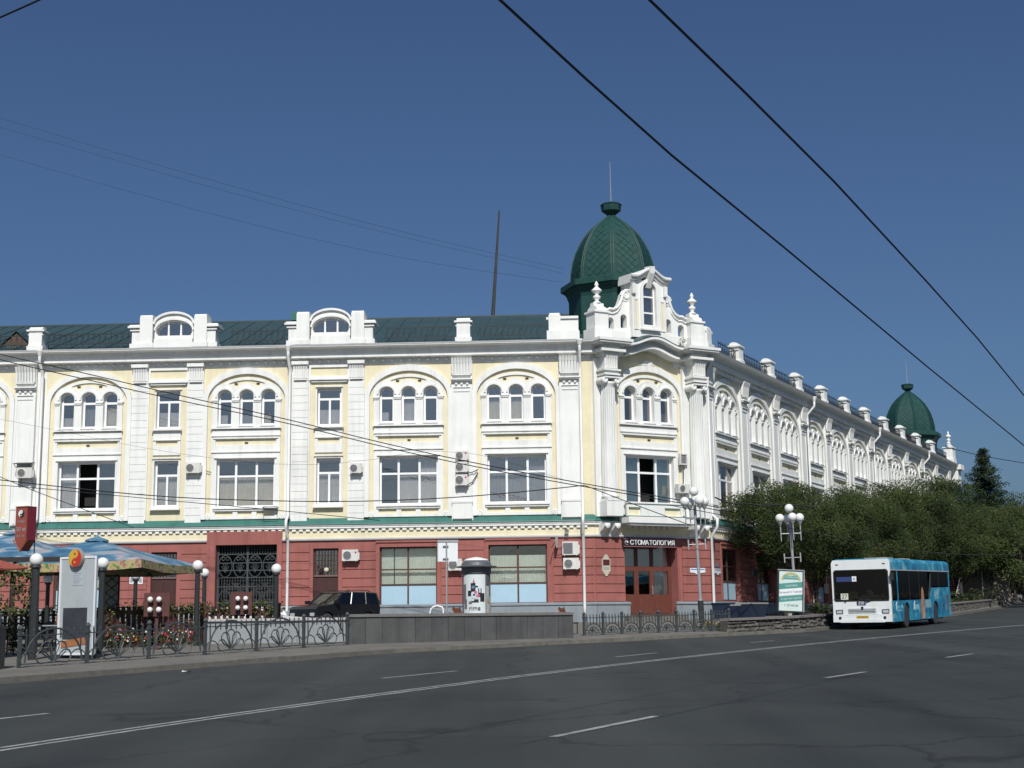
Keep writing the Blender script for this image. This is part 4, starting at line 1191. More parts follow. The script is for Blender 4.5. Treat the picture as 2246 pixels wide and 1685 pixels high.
cr = MB().tube([(-w/2+.17+.11*math.cos(t_), -.10, .11*math.sin(t_)) for t_ in [R(60+24*i) for i in range(11)]], .018, 5)
obj('emblem', cr.mesh('emblem', STEEL), sg, SM)
obj('emblem_dot', MB().ball((-w/2+.2, -.10, .02), .05, 10).mesh('emblem_dot', LETW, True), sg, SM)
# memorial plaque
PLAQ = mat('cream_plaque', (.50,.46,.37), .6, .1); PLAR = mat('plaque_dark_red', (.09,.022,.02), .4, .3, 12)
s0, z1 = on(MC, 1320, 1216, -.08); s1, z0 = on(MC, 1339, 1264, -.08)
PM = sh(MC, (s0+s1)/2, (z0+z1)/2, -.056); w, h = s1-s0, z1-z0
t = thing('memorial_plaque', 'cream scalloped plaque with a dark red panel on the red wall', 'plaque', PM)
o = [(-w*.5,-h*.28),(-w*.36,-h*.30),(-w*.34,-h*.38),(-w*.2,-h*.40),(-w*.16,-h*.48),(0,-h*.5),(w*.16,-h*.48),(w*.2,-h*.40),(w*.34,-h*.38),(w*.36,-h*.30),(w*.5,-h*.28)]
o += [(a, -b) for a, b in reversed(o)]
obj('tablet', MB().plate(o, [], -.04, 0).mesh('tablet', PLAQ), t, PM)
obj('relief', MB().box(-w*.40, w*.40, -.055, -.041, 0, h*.26).mesh('relief', PLAR), t, PM)
for i in range(3): obj('inscription', MB().box(-w*.36, w*.36, -.044, -.041, -h*(.09+.05*i)-.012, -h*(.09+.05*i)+.012).mesh('inscription', STEEL), t, PM)
# address plates
ADB = mat('address_blue', (.04,.20,.42), .4); ADW = mat('address_white', (.72,.74,.76), .4, .05)
def address(M, x0, x1, y0, y1, label):
    s0, z1 = on(M, x0, y0, -.08); s1, z0 = on(M, x1, y1, -.08); w, h = s1-s0, z1-z0
    A = sh(M, (s0+s1)/2, (z0+z1)/2, -.058)
    t = thing('address_plate', label, 'address plate', A, 'address plates at the corner')
    obj('plate', MB().plate([(-w/2,-h*.2),(-w*.2,-h*.28),(-w*.1,-h*.5),(w*.1,-h*.5),(w*.2,-h*.28),(w/2,-h*.2),(w/2,h/2),(-w/2,h/2)], [], -.03, 0).mesh('plate', ADW), t, A)
    obj('blue_band', MB().box(-w*.47, w*.47, -.036, -.0305, h*.22, h*.36).mesh('blue_band', ADB), t, A)
    obj('number_disc', MB().lathe([(.10,0),(.10,.03)], 12, (0, 0, h*.95), 0, 'y').mesh('number_disc', ADB), t, A)
address(MC, 1513.6, 1547, 1246, 1260, 'white address plate with a blue stripe behind the near lamp post')
address(MR, 1568, 1581, 1247, 1262, 'white address plate round the corner, right of the drainpipe')
# floodlight, satellite dish, rack, notices, meter box
def small(name, label, cat, M, parts):
    t = thing(name, label, cat, M)
    for nm, mb, mt in parts: obj(nm, mb.mesh(nm, mt), t, M)
    return t
s, z = on(ML, 1243, 1163, -.3)
small('floodlight', 'small dark floodlight under the ledge near the corner drainpipe', 'floodlight', sh(ML, s, z, -.05), [('housing', MB().box(-.10,.10,-.30,-.16,-.12,.04), ACG), ('arm', MB().tube([(0,0,.1),(0,-.14,.05)], .02, 5), IRON)])
s, z = on(ML, 1218, 1189, -.4)
dm = MB().lathe([(.04,0),(.18,.02),(.30,.07),(.31,.08)], 16, (0,0,0), 0, 'y')
DMx = sh(ML, s, z, -.45) @ Matrix.Rotation(R(78), 4, 'Z')
small('satellite_dish', 'pale satellite dish seen edge-on beside the corner ground floor window', 'satellite dish', DMx, [('dish', dm, ACW), ('feed_arm', MB().tube([(0,-.05,-.28),(0,-.4,-.1),(0,-.42,0)], .015, 5), STEEL), ('mount', MB().tube([(0,.0,0),(.0,.1,-.1),(-.4,.1,-.3)], .02, 5), IRON)])
s0, z1 = on(ML, 577, 1112, -.4); s1, z0 = on(ML, 607, 1129, -.4)
w, h = s1-s0, z1-z0; RM = sh(ML, (s0+s1)/2, z0, -.09)
small('window_rack', 'empty steel rack hanging below the wide window above the gateway', 'rack', RM, [('frame', MB().tube([(-w/2,-.32,h),(w/2,-.32,h),(w/2,-.32,0),(-w/2,-.32,0),(-w/2,-.32,h)], .02, 5).tube([(-w/2,0,h),(-w/2,-.32,h)], .02, 5).tube([(w/2,0,h),(w/2,-.32,h)], .02, 5), IRON), ('tray', MB().box(-w/2,w/2,-.32,0,h*.85,h*.88), STEEL)])
for k, (a, b, lb) in enumerate(((284.5, 293, 'left of two white notices on the red wall behind a cafe lamp'), (303, 313, 'right of two white notices on the red wall behind a cafe lamp'))):
    s0, z1 = on(ML, a, 1265, -.06); s1, z0 = on(ML, b, 1281, -.06)
    small('notice', lb, 'notice', sh(ML, (s0+s1)/2, (z0+z1)/2, -.056), [('sheet', MB().box(-(s1-s0)/2,(s1-s0)/2,-.02,0,-(z1-z0)/2,(z1-z0)/2), ADW), ('print', MB().box(-(s1-s0)*.3,(s1-s0)*.3,-.024,-.021,-(z1-z0)*.3,(z1-z0)*.3), STEEL)])
s, z = on(MR, 1652, 1256, -.1)
small('meter_box', 'dark grey meter box on the red wall between two right hand windows', 'box', sh(MR, s, z, -.06), [('case', MB().box(-.32,.32,-.18,0,-.22,.22), ACG), ('lid', MB().box(-.28,.28,-.2,-.181,-.18,.18), IRON)])

# ------------------------------------------------------------------ mast on the roof
a, b = at(1081, 692, 84), at(1095, 462, 84)
thing('mast', 'thin dark leaning mast standing behind the green roof ridge', 'mast', ID, None, MB().tube([a-Vector((0,0,2)), a, b], [.13,.12,.05], 6).mesh('mast', mat('weathered_mast', (.045,.042,.042), .8, .3, 3)))

# ------------------------------------------------------------------ overhead wires
WIREM = mat('wire_black', (.012,.013,.013), .6, .2)
def wire(pts, r, label, group=None, n=5, mt=WIREM, name='overhead_wire'):
    c = Vector((0,0,0))
    for p in pts: c += p
    c /= len(pts)
    return thing(name, label, 'wire', Matrix.Translation(c), group, MB().tube([p-c for p in pts], r, n).mesh(name, mt))
wire([EYEP + ray(x*1.0158, y*1.0158)*Y for x, y, Y in ((900,-160,10.2),(1080,0,11.5),(1265,170,13.2),(1450,335,15.4),(1700,540,19.5),(2000,790,27.5),(2211,962,36),(2330,1058,44))], .0145, 'lower of two thick black tram wires crossing the sky', 'thick tram wires over the road')
wire([EYEP + ray(x*1.0158, y*1.0158)*Y for x, y, Y in ((1240,-160,9.6),(1403,0,10.8),(1600,191,12.6),(1800,391,15.4),(2000,607,20),(2110,730,24),(2211,854,29),(2330,1005,37))], .013, 'upper of two thick black tram wires crossing the sky', 'thick tram wires over the road')
def pix_wire(pts, Y, r, label, group=None, mt=WIREM):
    q = smooth([Vector((p[0], p[1], p[2] if len(p) > 2 else Y)) for p in pts], 2)
    return wire([EYEP + ray(p.x*1.0158, p.y*1.0158)*p.z for p in q], r, label, group, 4, mt)
pix_wire([(-60,748),(0,766),(180,805),(390,855),(620,905),(830,958),(1000,995),(1180,1030),(1320,1055),(1480,1082),(1560,1098)], 63, .021, 'upper of a pair of dark cables dipping across the white front', 'pair of cables across the front')
pix_wire([(-60,756),(0,778),(180,818),(390,866),(620,913),(830,966),(1000,1003),(1180,1037),(1320,1061),(1480,1088),(1560,1104)], 63.3, .021, 'lower of a pair of dark cables dipping across the white front', 'pair of cables across the front')
pix_wire([(-60,1028),(0,1037),(340,1074),(620,1083),(800,1083),(1000,1074),(1200,1055),(1262,1048)], 62, .021, 'dark cable sagging past the first floor windows to a joint near the corner', None)
pix_wire([(1262,1048),(1350,1082),(1430,1112),(1490,1134)], 62, .018, 'thin dark cable running down from the joint over the corner balcony', None)
pix_wire([(-60,1004),(0,1030),(80,1063),(230,1118),(290,1140)], 55, .014, 'thin cable slanting down past the red hanging sign', None)
pix_wire([(-60,1044),(60,1052),(300,1075),(620,1104),(820,1124)], 61, .015, 'thin cable slanting down the front to the green ledge', None)
pix_wire([(0,905),(150,935),(400,985),(700,1012),(980,960),(1230,1040)], 66, .006, 'very thin wire sagging in front of the middle windows', None)
FAINT = mat('wire_faint', (.03,.035,.06), .6)
pix_wire([(-40,244),(0,255),(300,345),(600,430),(900,510),(1215,580)], 95, .010, 'highest of three faint far wires rising left to right in the sky', 'faint far wires in the sky', FAINT)
pix_wire([(-40,262),(0,275),(300,360),(600,445),(900,520),(1215,590)], 97, .009, 'middle of three faint far wires rising left to right in the sky', 'faint far wires in the sky', FAINT)
pix_wire([(-40,322),(0,335),(300,420),(600,500),(900,565),(1215,610)], 99, .010, 'lowest of three faint far wires rising left to right in the sky', 'faint far wires in the sky', FAINT)
pix_wire([(-40,55),(0,38),(85,0),(150,-30)], 14, .012, 'short dark wire cutting the top left corner of the sky', None)
pix_wire([(2040,965),(2120,985),(2211,1000),(2260,1008)], 100, .025, 'thin wire from the far dome to the right edge of the sky', None)
pix_wire([(1543,1074),(1580,1090),(1610,1086),(1650,1094),(1690,1088),(1760,1096)], 66, .035, 'thick wavy cable beside the lamp globes above the tree', None)
pix_wire([(1440,1090),(1600,1120),(1800,1160),(1960,1190),(2100,1200),(2240,1196)], 56, .014, 'thin cable crossing in front of the dark tree crowns', None)

# ------------------------------------------------------------------ iron fences
def iron_fence(A, B, n, h, npk, label, big=True):
    A, B = Vector(A), Vector(B)
    za, zb = ground_z(A.x, A.y), ground_z(B.x, B.y)
    d = B-A; L = d.length; ang = math.atan2(d.y, d.x); pit = math.atan2(zb-za, L)
    M = T(A.x, A.y, za, ang) @ Matrix.Rotation(-pit, 4, 'Y')
    f = thing('iron_fence', label, 'fence', M)
    P = L/n; hr = h*.80
    up = Matrix.Rotation(pit, 4, 'Y')
    def postm():
        m = MB().box(-.04, .04, -.04, .04, -.1, h*.93)
        m.box(-.055, .055, -.055, .055, h*.80, h*.86)
        m.lathe([(.03,h*.93),(.06,h*.95),(.075,h*.99),(.05,h*1.04),(.015,h*1.07)], 8)
        return m
    def fan():
        m = MB(); r = P*.42; cz = h*.12
        m.tube([(P/2+r*math.cos(math.pi*i/16), 0, cz+r*.92*math.sin(math.pi*i/16)) for i in range(17)], .026, 5)
        for k in range(5):
            t0 = math.pi*(k+.5)/5; r1 = r*.62
            c = Vector((P/2+r1*.72*math.cos(t0), 0, cz+r1*.72*math.sin(t0))); rr = r1*.30
            a = Vector((P/2, 0, cz))
            ring_ = [c + Vector((math.cos(t), 0, math.sin(t)))*rr for t in [t0-2.2+4.4*i/8 for i in range(9)]]
            m.tube([a]+ring_+[a], .021, 4)
        for sx in (-1, 1):
            c = Vector((P/2+sx*r*.86, 0, cz)); rr = r*.30
            m.tube([c+Vector((rr*math.cos(math.pi*i/8), 0, rr*math.sin(math.pi*i/8))) for i in range(9)], .018, 4)
            c = Vector((P/2+sx*r*1.1, 0, h*.62)); m.tube([c+Vector((sx*-.02,0,.12)), c+Vector((sx*.03,0,0)), c+Vector((sx*.06,0,-.14))], .012, 4)
        m.lathe([(.07,0),(.05,.06),(.01,.08)], 8, (P/2, 0, cz-.03))
        return m
    pm = postm().mesh('post', FENCEM); fm = fan().mesh('fan_ornament', FENCEM)
    rm = MB().box(.04, P-.04, -.014, .014, hr-.015, hr+.015).mesh('top_rail', FENCEM); bm = MB().box(.04, P-.04, -.014, .014, h*.09-.015, h*.09+.015).mesh('bottom_rail', FENCEM)
    pks = []
    for j in range(npk):
        x = P*(j+1)/(npk+1); r = P*.42; dx = abs(x-P/2)
        zb_ = h*.12 + (r*.92*math.sqrt(max(0, 1-(dx/r)**2)) if dx < r else 0)
        q = MB().box(x-.015, x+.015, -.012, .012, min(zb_, hr-.1), h*.90)
        q.lathe([(.008,h*.88),(.024,h*.91),(.004,h*.985)], 5, (x, 0, 0))
        pks.append(q.mesh('picket', FENCEM))
    for i in range(n+1):
        Q = M @ Matrix.Translation((P*i, 0, 0))
        obj('post', pm, f, Q @ up)
        if i == n: break
        obj('fan_ornament', fm, f, Q); obj('top_rail', rm, f, Q); obj('bottom_rail', bm, f, Q)
        for q in pks: obj('picket', q, f, Q)
    return f
iron_fence((-12.75,36.96), (-5.63,48.17), 6, 1.02, 9, 'dark iron fence with fan ornaments and spear pickets in front of the cafe')
iron_fence((2.57,53.3), (8.45,56.6), 8, .80, 5, 'low iron fence of narrow panels in front of the dentist entrance')

# ------------------------------------------------------------------ granite wall, pale block, gate pillar
GRAN = mat('dark_granite', (.088,.086,.082), .6, .3, 1.6, .35, .1, 40, fine=.2)
PALEW = mat('pale_grey_wall', (.25,.27,.285), .7, .12, 1.0, .15)
A, B = Vector((-5.62,48.35)), Vector((2.10,51.45))
d = B-A; L = d.length; ang = math.atan2(d.y, d.x)
WMx = T(A.x, A.y, 0, ang)
gw = thing('granite_wall', 'dark grey granite slab wall between the iron fences', 'wall', T(A.x, A.y, .6, ang))
obj('core', MB().box(0.01, L-.01, .05, .40, .4, 1.86).mesh('core', GRAN), gw, WMx)
ns = 14
for i in range(ns):
    q = MB().box(L*i/ns+.006, L*(i+1)/ns-.006, rnd.uniform(-.006,.004), .049, .4, 1.86)
    k_ = rnd.uniform(.90,1.08)
    mt_ = mat('granite_slab', tuple(k_*c for c in (.074,.074,.074)), .6, .25, 2.0, .35, .1, 40, fine=.2)
    obj('slab', q.mesh('slab', mt_), gw, WMx)
for i in range(5): obj('coping', MB().box(L*i/5+.004, L*(i+1)/5-.004, -.05, .45, 1.863, 1.96).mesh('coping', mat('granite_coping', (.15,.145,.14), .6, .2, 3)), gw, WMx)
PWM = T(-10.9, 50.6, .8, R(1.0))
pw = thing('pale_wall', 'pale grey painted wall block with hooks behind the iron fence', 'wall', PWM)
obj('body', MB().box(0, 5.3, 0, .5, -.3, .98).mesh('body', PALEW), pw, PWM)
obj('coping', MB().box(-.06, 5.36, -.08, .56, .983, 1.07).mesh('coping', mat('pale_coping', (.42,.40,.40), .6, .1)), pw, PWM)
for x in (.75, 2.1, 3.45, 4.75): obj('hook', MB().box(x-.025, x+.025, -.12, -.081, .86, 1.09).tube([(x,-.1,.86),(x-.03,-.18,.80),(x-.02,-.2,.72)], .022, 5).mesh('hook', IRON), pw, PWM)
for x in (1.07, 2.15, 3.2, 4.28): obj('joint', MB().box(x-.008, x+.008, -.004, -.0005, -.3, .98).mesh('joint', GRAN), pw, PWM)
GM = T(-13.62, 36.3, ground_z(-13.6,36.3), R(3))
gp = thing('gate_pillar', 'squat dark granite pillar at the left end of the iron fence', 'pillar', GM)
obj('shaft', MB().box(-.65,.62,-.3,.35,-.2,1.02).mesh('shaft', GRAN), gp, GM)
obj('cap', MB().box(-.68,.65,-.33,.38,1.023,1.09).mesh('cap', GRAN), gp, GM)
UM = GM @ Matrix.Translation((.30,0,1.092))
ub = thing('white_box', 'white box standing on top of the left granite pillar', 'box', UM)
obj('box', MB().box(-.62,.22,-.2,.25,0,.30).mesh('box', PALEW), ub, UM); obj('lid', MB().box(-.62,.24,-.22,.27,.303,.33).mesh('lid', ADW), ub, UM)
obj('side_face', MB().box(.06,.222,-.215,-.201,.02,.30).mesh('side_face', ADW), ub, UM)

# ------------------------------------------------------------------ rubble retaining walls
RUB = [mat('rubble_stone', c, .9, .3, 5, 0, .5, 18, fine=.2) for c in ((.105,.098,.088),(.135,.125,.11),(.08,.076,.07),(.15,.14,.13))]
MORT = mat('rubble_mortar', (.055,.052,.047), .95, .3, 8)
COPE = mat('retaining_coping', (.19,.175,.165), .8, .2, 3)
def rubble(path, h, label, limit=290):
    pts = densify(path, .5)
    p0 = pts[0]
    RW = T(p0.x, p0.y, road_z(p0.x, p0.y))
    t = thing('retaining_wall', label, 'wall', RW)
    n = 0; rest = MB()
    core = MB(); N = len(pts)
    for p in pts:
        for o_, z in ((.06,-.2),(.06,h-.1),(.4,h-.1),(.4,-.2)):
            q = p + off*o_; core.v.append((q.x, q.y, road_z(p.x,p.y)+z))
    for i in range(N-1):
        for j in range(4): core.f.append((i*4+j, (i+1)*4+j, (i+1)*4+(j+1)%4, i*4+(j+1)%4))
    core.f.append((0,1,2,3)); core.f.append(tuple(reversed(range(4*N-4,4*N))))
    obj('core', core.mesh('core', MORT), t, ID)
    for a, b in zip(pts[:-1], pts[1:]):
        d = b-a; L = d.length; ang = math.atan2(d.y, d.x); z0 = road_z(a.x, a.y)
        pit = math.atan2(road_z(b.x,b.y)-z0, L)
        Q = T(a.x, a.y, z0, ang) @ Matrix.Rotation(-pit, 4, 'Y')
        z = -.02
        while z < h-.14:
            hh = rnd.uniform(.12, .22); x = rnd.uniform(-.08, .02)
            while x < L-.02:
                w = rnd.uniform(.12, .32)
                jt = lambda s_: rnd.uniform(-s_, s_)
                x0, x1, za, zb = x+.012, min(x+w, L+.06)-.012, z+.012, min(z+hh, h-.11)-.012
                y0 = -rnd.uniform(.0, .07)
                e = .035
                vs = [(x0+jt(.02),.08,za),(x1,.08,za+jt(.02)),(x1+jt(.02),.08,zb),(x0,.08,zb+jt(.02)),(x0+e,y0,za+e*.7),(x1-e,y0+jt(.02),za+e*.7),(x1-e,y0,zb-e*.7),(x0+e,y0+jt(.02),zb-e*.7)]
                q = MB() if n < limit else rest
                fs_ = [(4,5,6,7),(0,1,5,4),(1,2,6,5),(2,3,7,6),(3,0,4,7)]
                if q is rest: q.add([Q @ Vector(v) for v in vs], fs_)
                else:
                    q.add(vs, fs_); obj('stone', q.mesh('stone', rnd.choice(RUB)), t, Q); n += 1
                x += w
            z += hh
    if rest.v: obj('stones', rest.mesh('stones', RUB[0]), t, ID, kind='stuff')
    cs = densify(path, 1.6)
    for a, b in zip(cs[:-1], cs[1:]):
        d = b-a; L = d.length; ang = math.atan2(d.y, d.x); z0 = road_z(a.x, a.y)
        Q = T(a.x, a.y, z0, ang) @ Matrix.Rotation(-math.atan2(road_z(b.x,b.y)-z0, L), 4, 'Y')
        obj('coping', MB().box(.006, L-.006, -.07, .45, h-.09, h).mesh('coping', COPE), t, Q)
    return t
KO = [Vector(p) + off*.3 for p in ((8.6,55.87),(11.9,58.8),(18,70.2),(21.2,76.7))]
rubble(KO[:3], .66, 'low rubble stone retaining wall with flat coping left of the bus')
KO2 = [Vector(p) + off*.3 for p in ((26,86.5),(33,102.2),(40,118))]
rubble(KO2, .74, 'rubble stone retaining wall with flat coping right of the bus', 200)
rubble([Vector((40.3,118.7)) + off*.3, Vector((58.6,164.8)) + off*.3], .55, 'far low rubble retaining wall at the right edge of the road', 60)

# ------------------------------------------------------------------ street lamps with white globes
def cluster_lamp(P, zg, h, lean, label, rot, five=True):
    M = T(P[0], P[1], zg, rot) @ Matrix.Rotation(lean, 4, 'Y')
    t = thing('street_lamp', label, 'street lamp', M, 'street lamps with clustered globes')
    obj('pole', MB().tube([(0,0,-.1),(0,0,1.2),(0,0,1.22),(0,0,h-1.0),(0,0,h-.55)], [.10,.10,.065,.055,.05], 10).mesh('pole', STEEL), t, M)
    obj('base_sleeve', MB().tube([(0,0,-.1),(0,0,1.15)], [.115,.115], 10).mesh('base_sleeve', IRON), t, M)
    r = .195
    for k in range(4):
        a = math.pi/2*k + .35; R_ = .44
        c = (R_*math.cos(a), R_*math.sin(a))
        obj('arm', MB().tube([(0,0,h-1.30),(c[0]*.97,c[1]*.97,h-1.30)], .028, 6).tube([(c[0],c[1],h-1.62),(c[0],c[1],h-.82)], [.022,.03], 6).lathe([(.03,h-.95),(.10,h-.82),(.11,h-.78)], 10, (c[0],c[1],0)).mesh('arm', STEEL), t, M)
        obj('globe', MB().ball((c[0], c[1], h-.62), r, 18).mesh('globe', GLOBE, True), t, M)
    obj('globe', MB().ball((0, 0, h-.20), r, 18).mesh('globe', GLOBE, True), t, M)
    obj('crossarm', MB().tube([(-.34,0,h-2.35),(.34,0,h-2.35)], .022, 6).box(-.37,-.32,-.03,.03,h-2.55,h-2.15).box(.32,.37,-.03,.03,h-2.55,h-2.15).mesh('crossarm', STEEL), t, M)
    return t
X1 = at(1531, 1300, 57.5)
cluster_lamp((X1.x+.12, 57.5), ground_z(X1.x, 57.5), at(1524, 1067, 57.5).z-ground_z(X1.x, 57.5), R(-1.6), 'near street lamp with five white globes in front of the dentist corner', 0)
X2 = at(1746, 1300, 62)
cluster_lamp((X2.x, 62), ground_z(X2.x, 62), at(1737, 1105, 62).z-ground_z(X2.x, 62), R(-1.6), 'far street lamp with five white globes standing behind the green advert', -.28)
# far cluster lamp half lost in the trees
thing('lamp_crossarm', 'pale steel lamp bracket half hidden in the dark trees at right', 'lamp bracket', T(at(2150,1208,119).x, 119, at(2150,1208,119).z), None, MB().tube([(-.4,0,0),(.4,0,0)], .03, 6).box(-.44,-.36,-.04,.04,-.25,.25).box(.36,.44,-.04,.04,-.25,.25).tube([(0,0,.6),(0,0,-4)], .05, 6).mesh('lamp_crossarm', STEEL))

# green and white advert light box
ADG = mat('advert_green', (.07,.26,.24), .5, .1, 3); ADL = mat('advert_pale', (.55,.66,.62), .5, .06, 3); ADT = mat('advert_text', (.06,.13,.13), .5); ADY = mat('advert_yellow', (.42,.40,.16), .5, .1)
cA = at(1734, 1297, 61)
AM = T(cA.x, 61, cA.z, R(3)) @ Matrix.Rotation(R(3.2), 4, 'Y')
t = thing('advert_light_box', 'upright green and white advert box on a leg beside the bus', 'advert', AM)
w, h = 1.10, 1.76
obj('case', MB().box(-w/2, w/2, -.02, .20, -h/2, h/2).mesh('case', IRON), t, AM)
obj('case_edge', MB().box(w/2+.001, w/2+.05, 0, .2, -h/2+.02, h/2+.03).box(-w/2, w/2+.05, 0, .2, h/2+.001, h/2+.04).mesh('case_edge', STEEL), t, AM)
obj('leg', MB().box(-.08, .08, .03, .15, -h/2-.9, -h/2-.001).mesh('leg', STEEL), t, AM)
fw_, fh = w/2-.05, h/2-.05
obj('face', MB().box(-fw_, fw_, -.03, -.021, -fh, fh).mesh('face', ADL), t, AM)
def slant(z0, z1, y=-.034): return MB().add([(-fw_,y,z0-.06),(fw_,y,z0+.06),(fw_,y,z1+.06),(-fw_,y,z1-.06),(-fw_,y+.003,z0-.06),(fw_,y+.003,z0+.06),(fw_,y+.003,z1+.06),(-fw_,y+.003,z1-.06)], [(0,1,2,3),(7,6,5,4),(0,4,5,1),(3,2,6,7)])
obj('green_band', slant(.12,.36).mesh('green_band', ADG), t, AM); obj('green_band', slant(-.42,-.18).mesh('green_band', ADG), t, AM)
obj('white_band', slant(-.16,.10).mesh('white_band', ADW), t, AM)
obj('yellow_arch', MB().plate([(.42*math.cos(math.pi*i/12), .46+.34*math.sin(math.pi*i/12)) for i in range(13)] + [(.32*math.cos(math.pi*i/12), .46+.24*math.sin(math.pi*i/12)) for i in range(12,-1,-1)], [], -.034, -.031).mesh('yellow_arch', ADY), t, AM)
obj('title_box', MB().box(-.32,.32,-.036,-.031,.50,.66).mesh('title_box', ADG), t, AM)
RB = Matrix.Rotation(R(-6.5), 4, 'Y')
for tx, z, sz, mt_, xo in (('ОТКРЫТИЕ', .58, .12, ADL, 0), ('салона', .24, .15, ADL, 0), ('Большого', -.055, .112, ADT, -.24), ('Города', -.005, .112, ADT, .26), ('в центре города', -.30, .11, ADL, 0), ('т. 27-40-06', -.60, .13, ADT, 0)):
    obj('lettering', text_mesh(tx, sz, mt_, .002), t, AM @ Matrix.Translation((0.02+xo, -.040, z)) @ (RB if abs(z) < .4 else ID))

# ------------------------------------------------------------------ advertising column and sign board behind the granite wall
cp = at(1045, 1290, 58); zg = ground_z(cp.x, 58)
CM = T(cp.x, 58, zg)
t = thing('advertising_column', 'grey domed advertising column with a white poster behind the granite wall', 'advertising column', CM)
ztop = at(1045, 1222, 58).z-zg; zbr = at(1045, 1243, 58).z-zg; zb2 = at(1045, 1259, 58).z-zg
COLG = mat('column_grey', (.10,.108,.12), .5, .15, 3)
obj('drum', MB().lathe([(.57,-.1),(.57,zb2)], 28).mesh('drum', COLG, False), t, CM)
obj('collar', MB().lathe([(.60,zb2),(.61,zbr-.04)], 28).mesh('collar', COLG), t, CM)
obj('brim', MB().lathe([(.62,zbr-.05),(.84,zbr-.03),(.85,zbr),(.62,zbr+.04)], 28).mesh('brim', COLG), t, CM)
obj('cap', MB().lathe([(.62,zbr+.041),(.58,zbr+.16),(.48,zbr+.24)], 28).mesh('cap', COLG), t, CM)
obj('dome', MB().lathe([(.50,zbr+.241),(.46,zbr+.30),(.3,ztop-.05),(.05,ztop)], 28).mesh('dome', mat('column_dome', (.75,.75,.74), .4)), t, CM)
def patch(t0, t1, z0, z1, mt, nm, rr=.575, n=10):
    m = MB(); N = n+1
    for i in range(N):
        a = R(t0+(t1-t0)*i/n)
        m.v += [(rr*math.sin(a), -rr*math.cos(a), z0), (rr*math.sin(a), -rr*math.cos(a), z1)]
    m.f = [(2*i, 2*i+2, 2*i+3, 2*i+1) for i in range(n)]
    return obj(nm, m.mesh(nm, mt), t, CM)
POW = mat('poster_white', (.62,.67,.68), .5, .06, 2)
patch(-62, 40, .55, zb2-.04, POW, 'poster')
patch(44, 85, .55, zb2-.5, mat('poster_torn', (.45,.45,.42), .7, .4, 9), 'old_poster')
cols = {'dark': mat('print_black', (.018,.02,.024), .5), 'pink': mat('print_pink', (.55,.12,.22), .5), 'blue': mat('print_blue', (.12,.22,.40), .5), 'pale': mat('print_pale', (.5,.62,.66), .5), 'grey': mat('print_grey', (.16,.16,.17), .5), 'ochre': mat('print_ochre', (.5,.28,.05), .5)}
for i, (a, b, z0, z1, c) in enumerate(((-60,-45,.8,1.7,'grey'),(-56,-40,.55,1.0,'grey'),(-22,-2,1.35,1.75,'dark'),(-18,-6,1.5,1.62,'blue'),(-13,-5,1.76,1.84,'pink'),(-10,-8,1.84,1.95,'dark'),(-2,8,1.55,1.62,'dark'),(8,22,1.1,1.5,'dark'),(12,18,1.3,1.55,'pale'),(-34,-18,1.15,1.40,'dark'),(-20,6,1.05,1.30,'pale'),(-8,4,1.25,1.38,'pink'),(0,14,1.10,1.22,'pink'),(-12,-4,1.16,1.24,'dark'),(-18,10,.86,1.0,'dark'),(-24,-8,.92,1.03,'pale'),(16,34,.9,1.28,'dark'),(-30,-16,.80,.9,'grey'),(48,58,.85,1.0,'ochre'),(60,74,1.2,1.8,'grey'))):
    patch(a, b, 1.15+(z0-.8)*.86, 1.15+(z1-.8)*.86, cols[c], 'print_shape', .577+.0012*i, 4)
tm = text_mesh('rime', .26, cols['dark'], .003)
for v in tm.vertices:
    a = v.co.x/.60+R(-6); r_ = .604-v.co.y
    v.co = Vector((r_*math.sin(a), -r_*math.cos(a), v.co.z+.97))
obj('lettering', tm, t, CM)
sp = at(982.5, 1211, 55); zg = ground_z(sp.x, 55)
SMx = T(sp.x, 55, zg, R(4))
t = thing('sign_board', 'back of a pale square sign board on a grey post above the granite wall', 'sign', SMx)
w = .76; z0, z1 = at(982,1232,55).z-zg, at(982,1190,55).z-zg
obj('board', MB().box(-w/2, w/2, -.06, .06, z0, z1).mesh('board', ADW), t, SMx)
obj('top_frame', MB().box(-w/2-.02, w/2+.02, -.08, .08, z1+.002, z1+.09).box(-w/2-.04, -w/2-.001, -.07, .07, z0, z1).mesh('top_frame', STEEL), t, SMx)
obj('post', MB().tube([(-.06,-.09,-.1),(-.06,-.09,z1-.02)], .035, 8).mesh('post', STEEL), t, SMx)
obj('clamp', MB().box(-.20,.02,-.13,-.061,z1-.16,z1-.12).box(-.20,.02,-.13,-.061,z0+.1,z0+.14).mesh('clamp', STEEL), t, SMx)
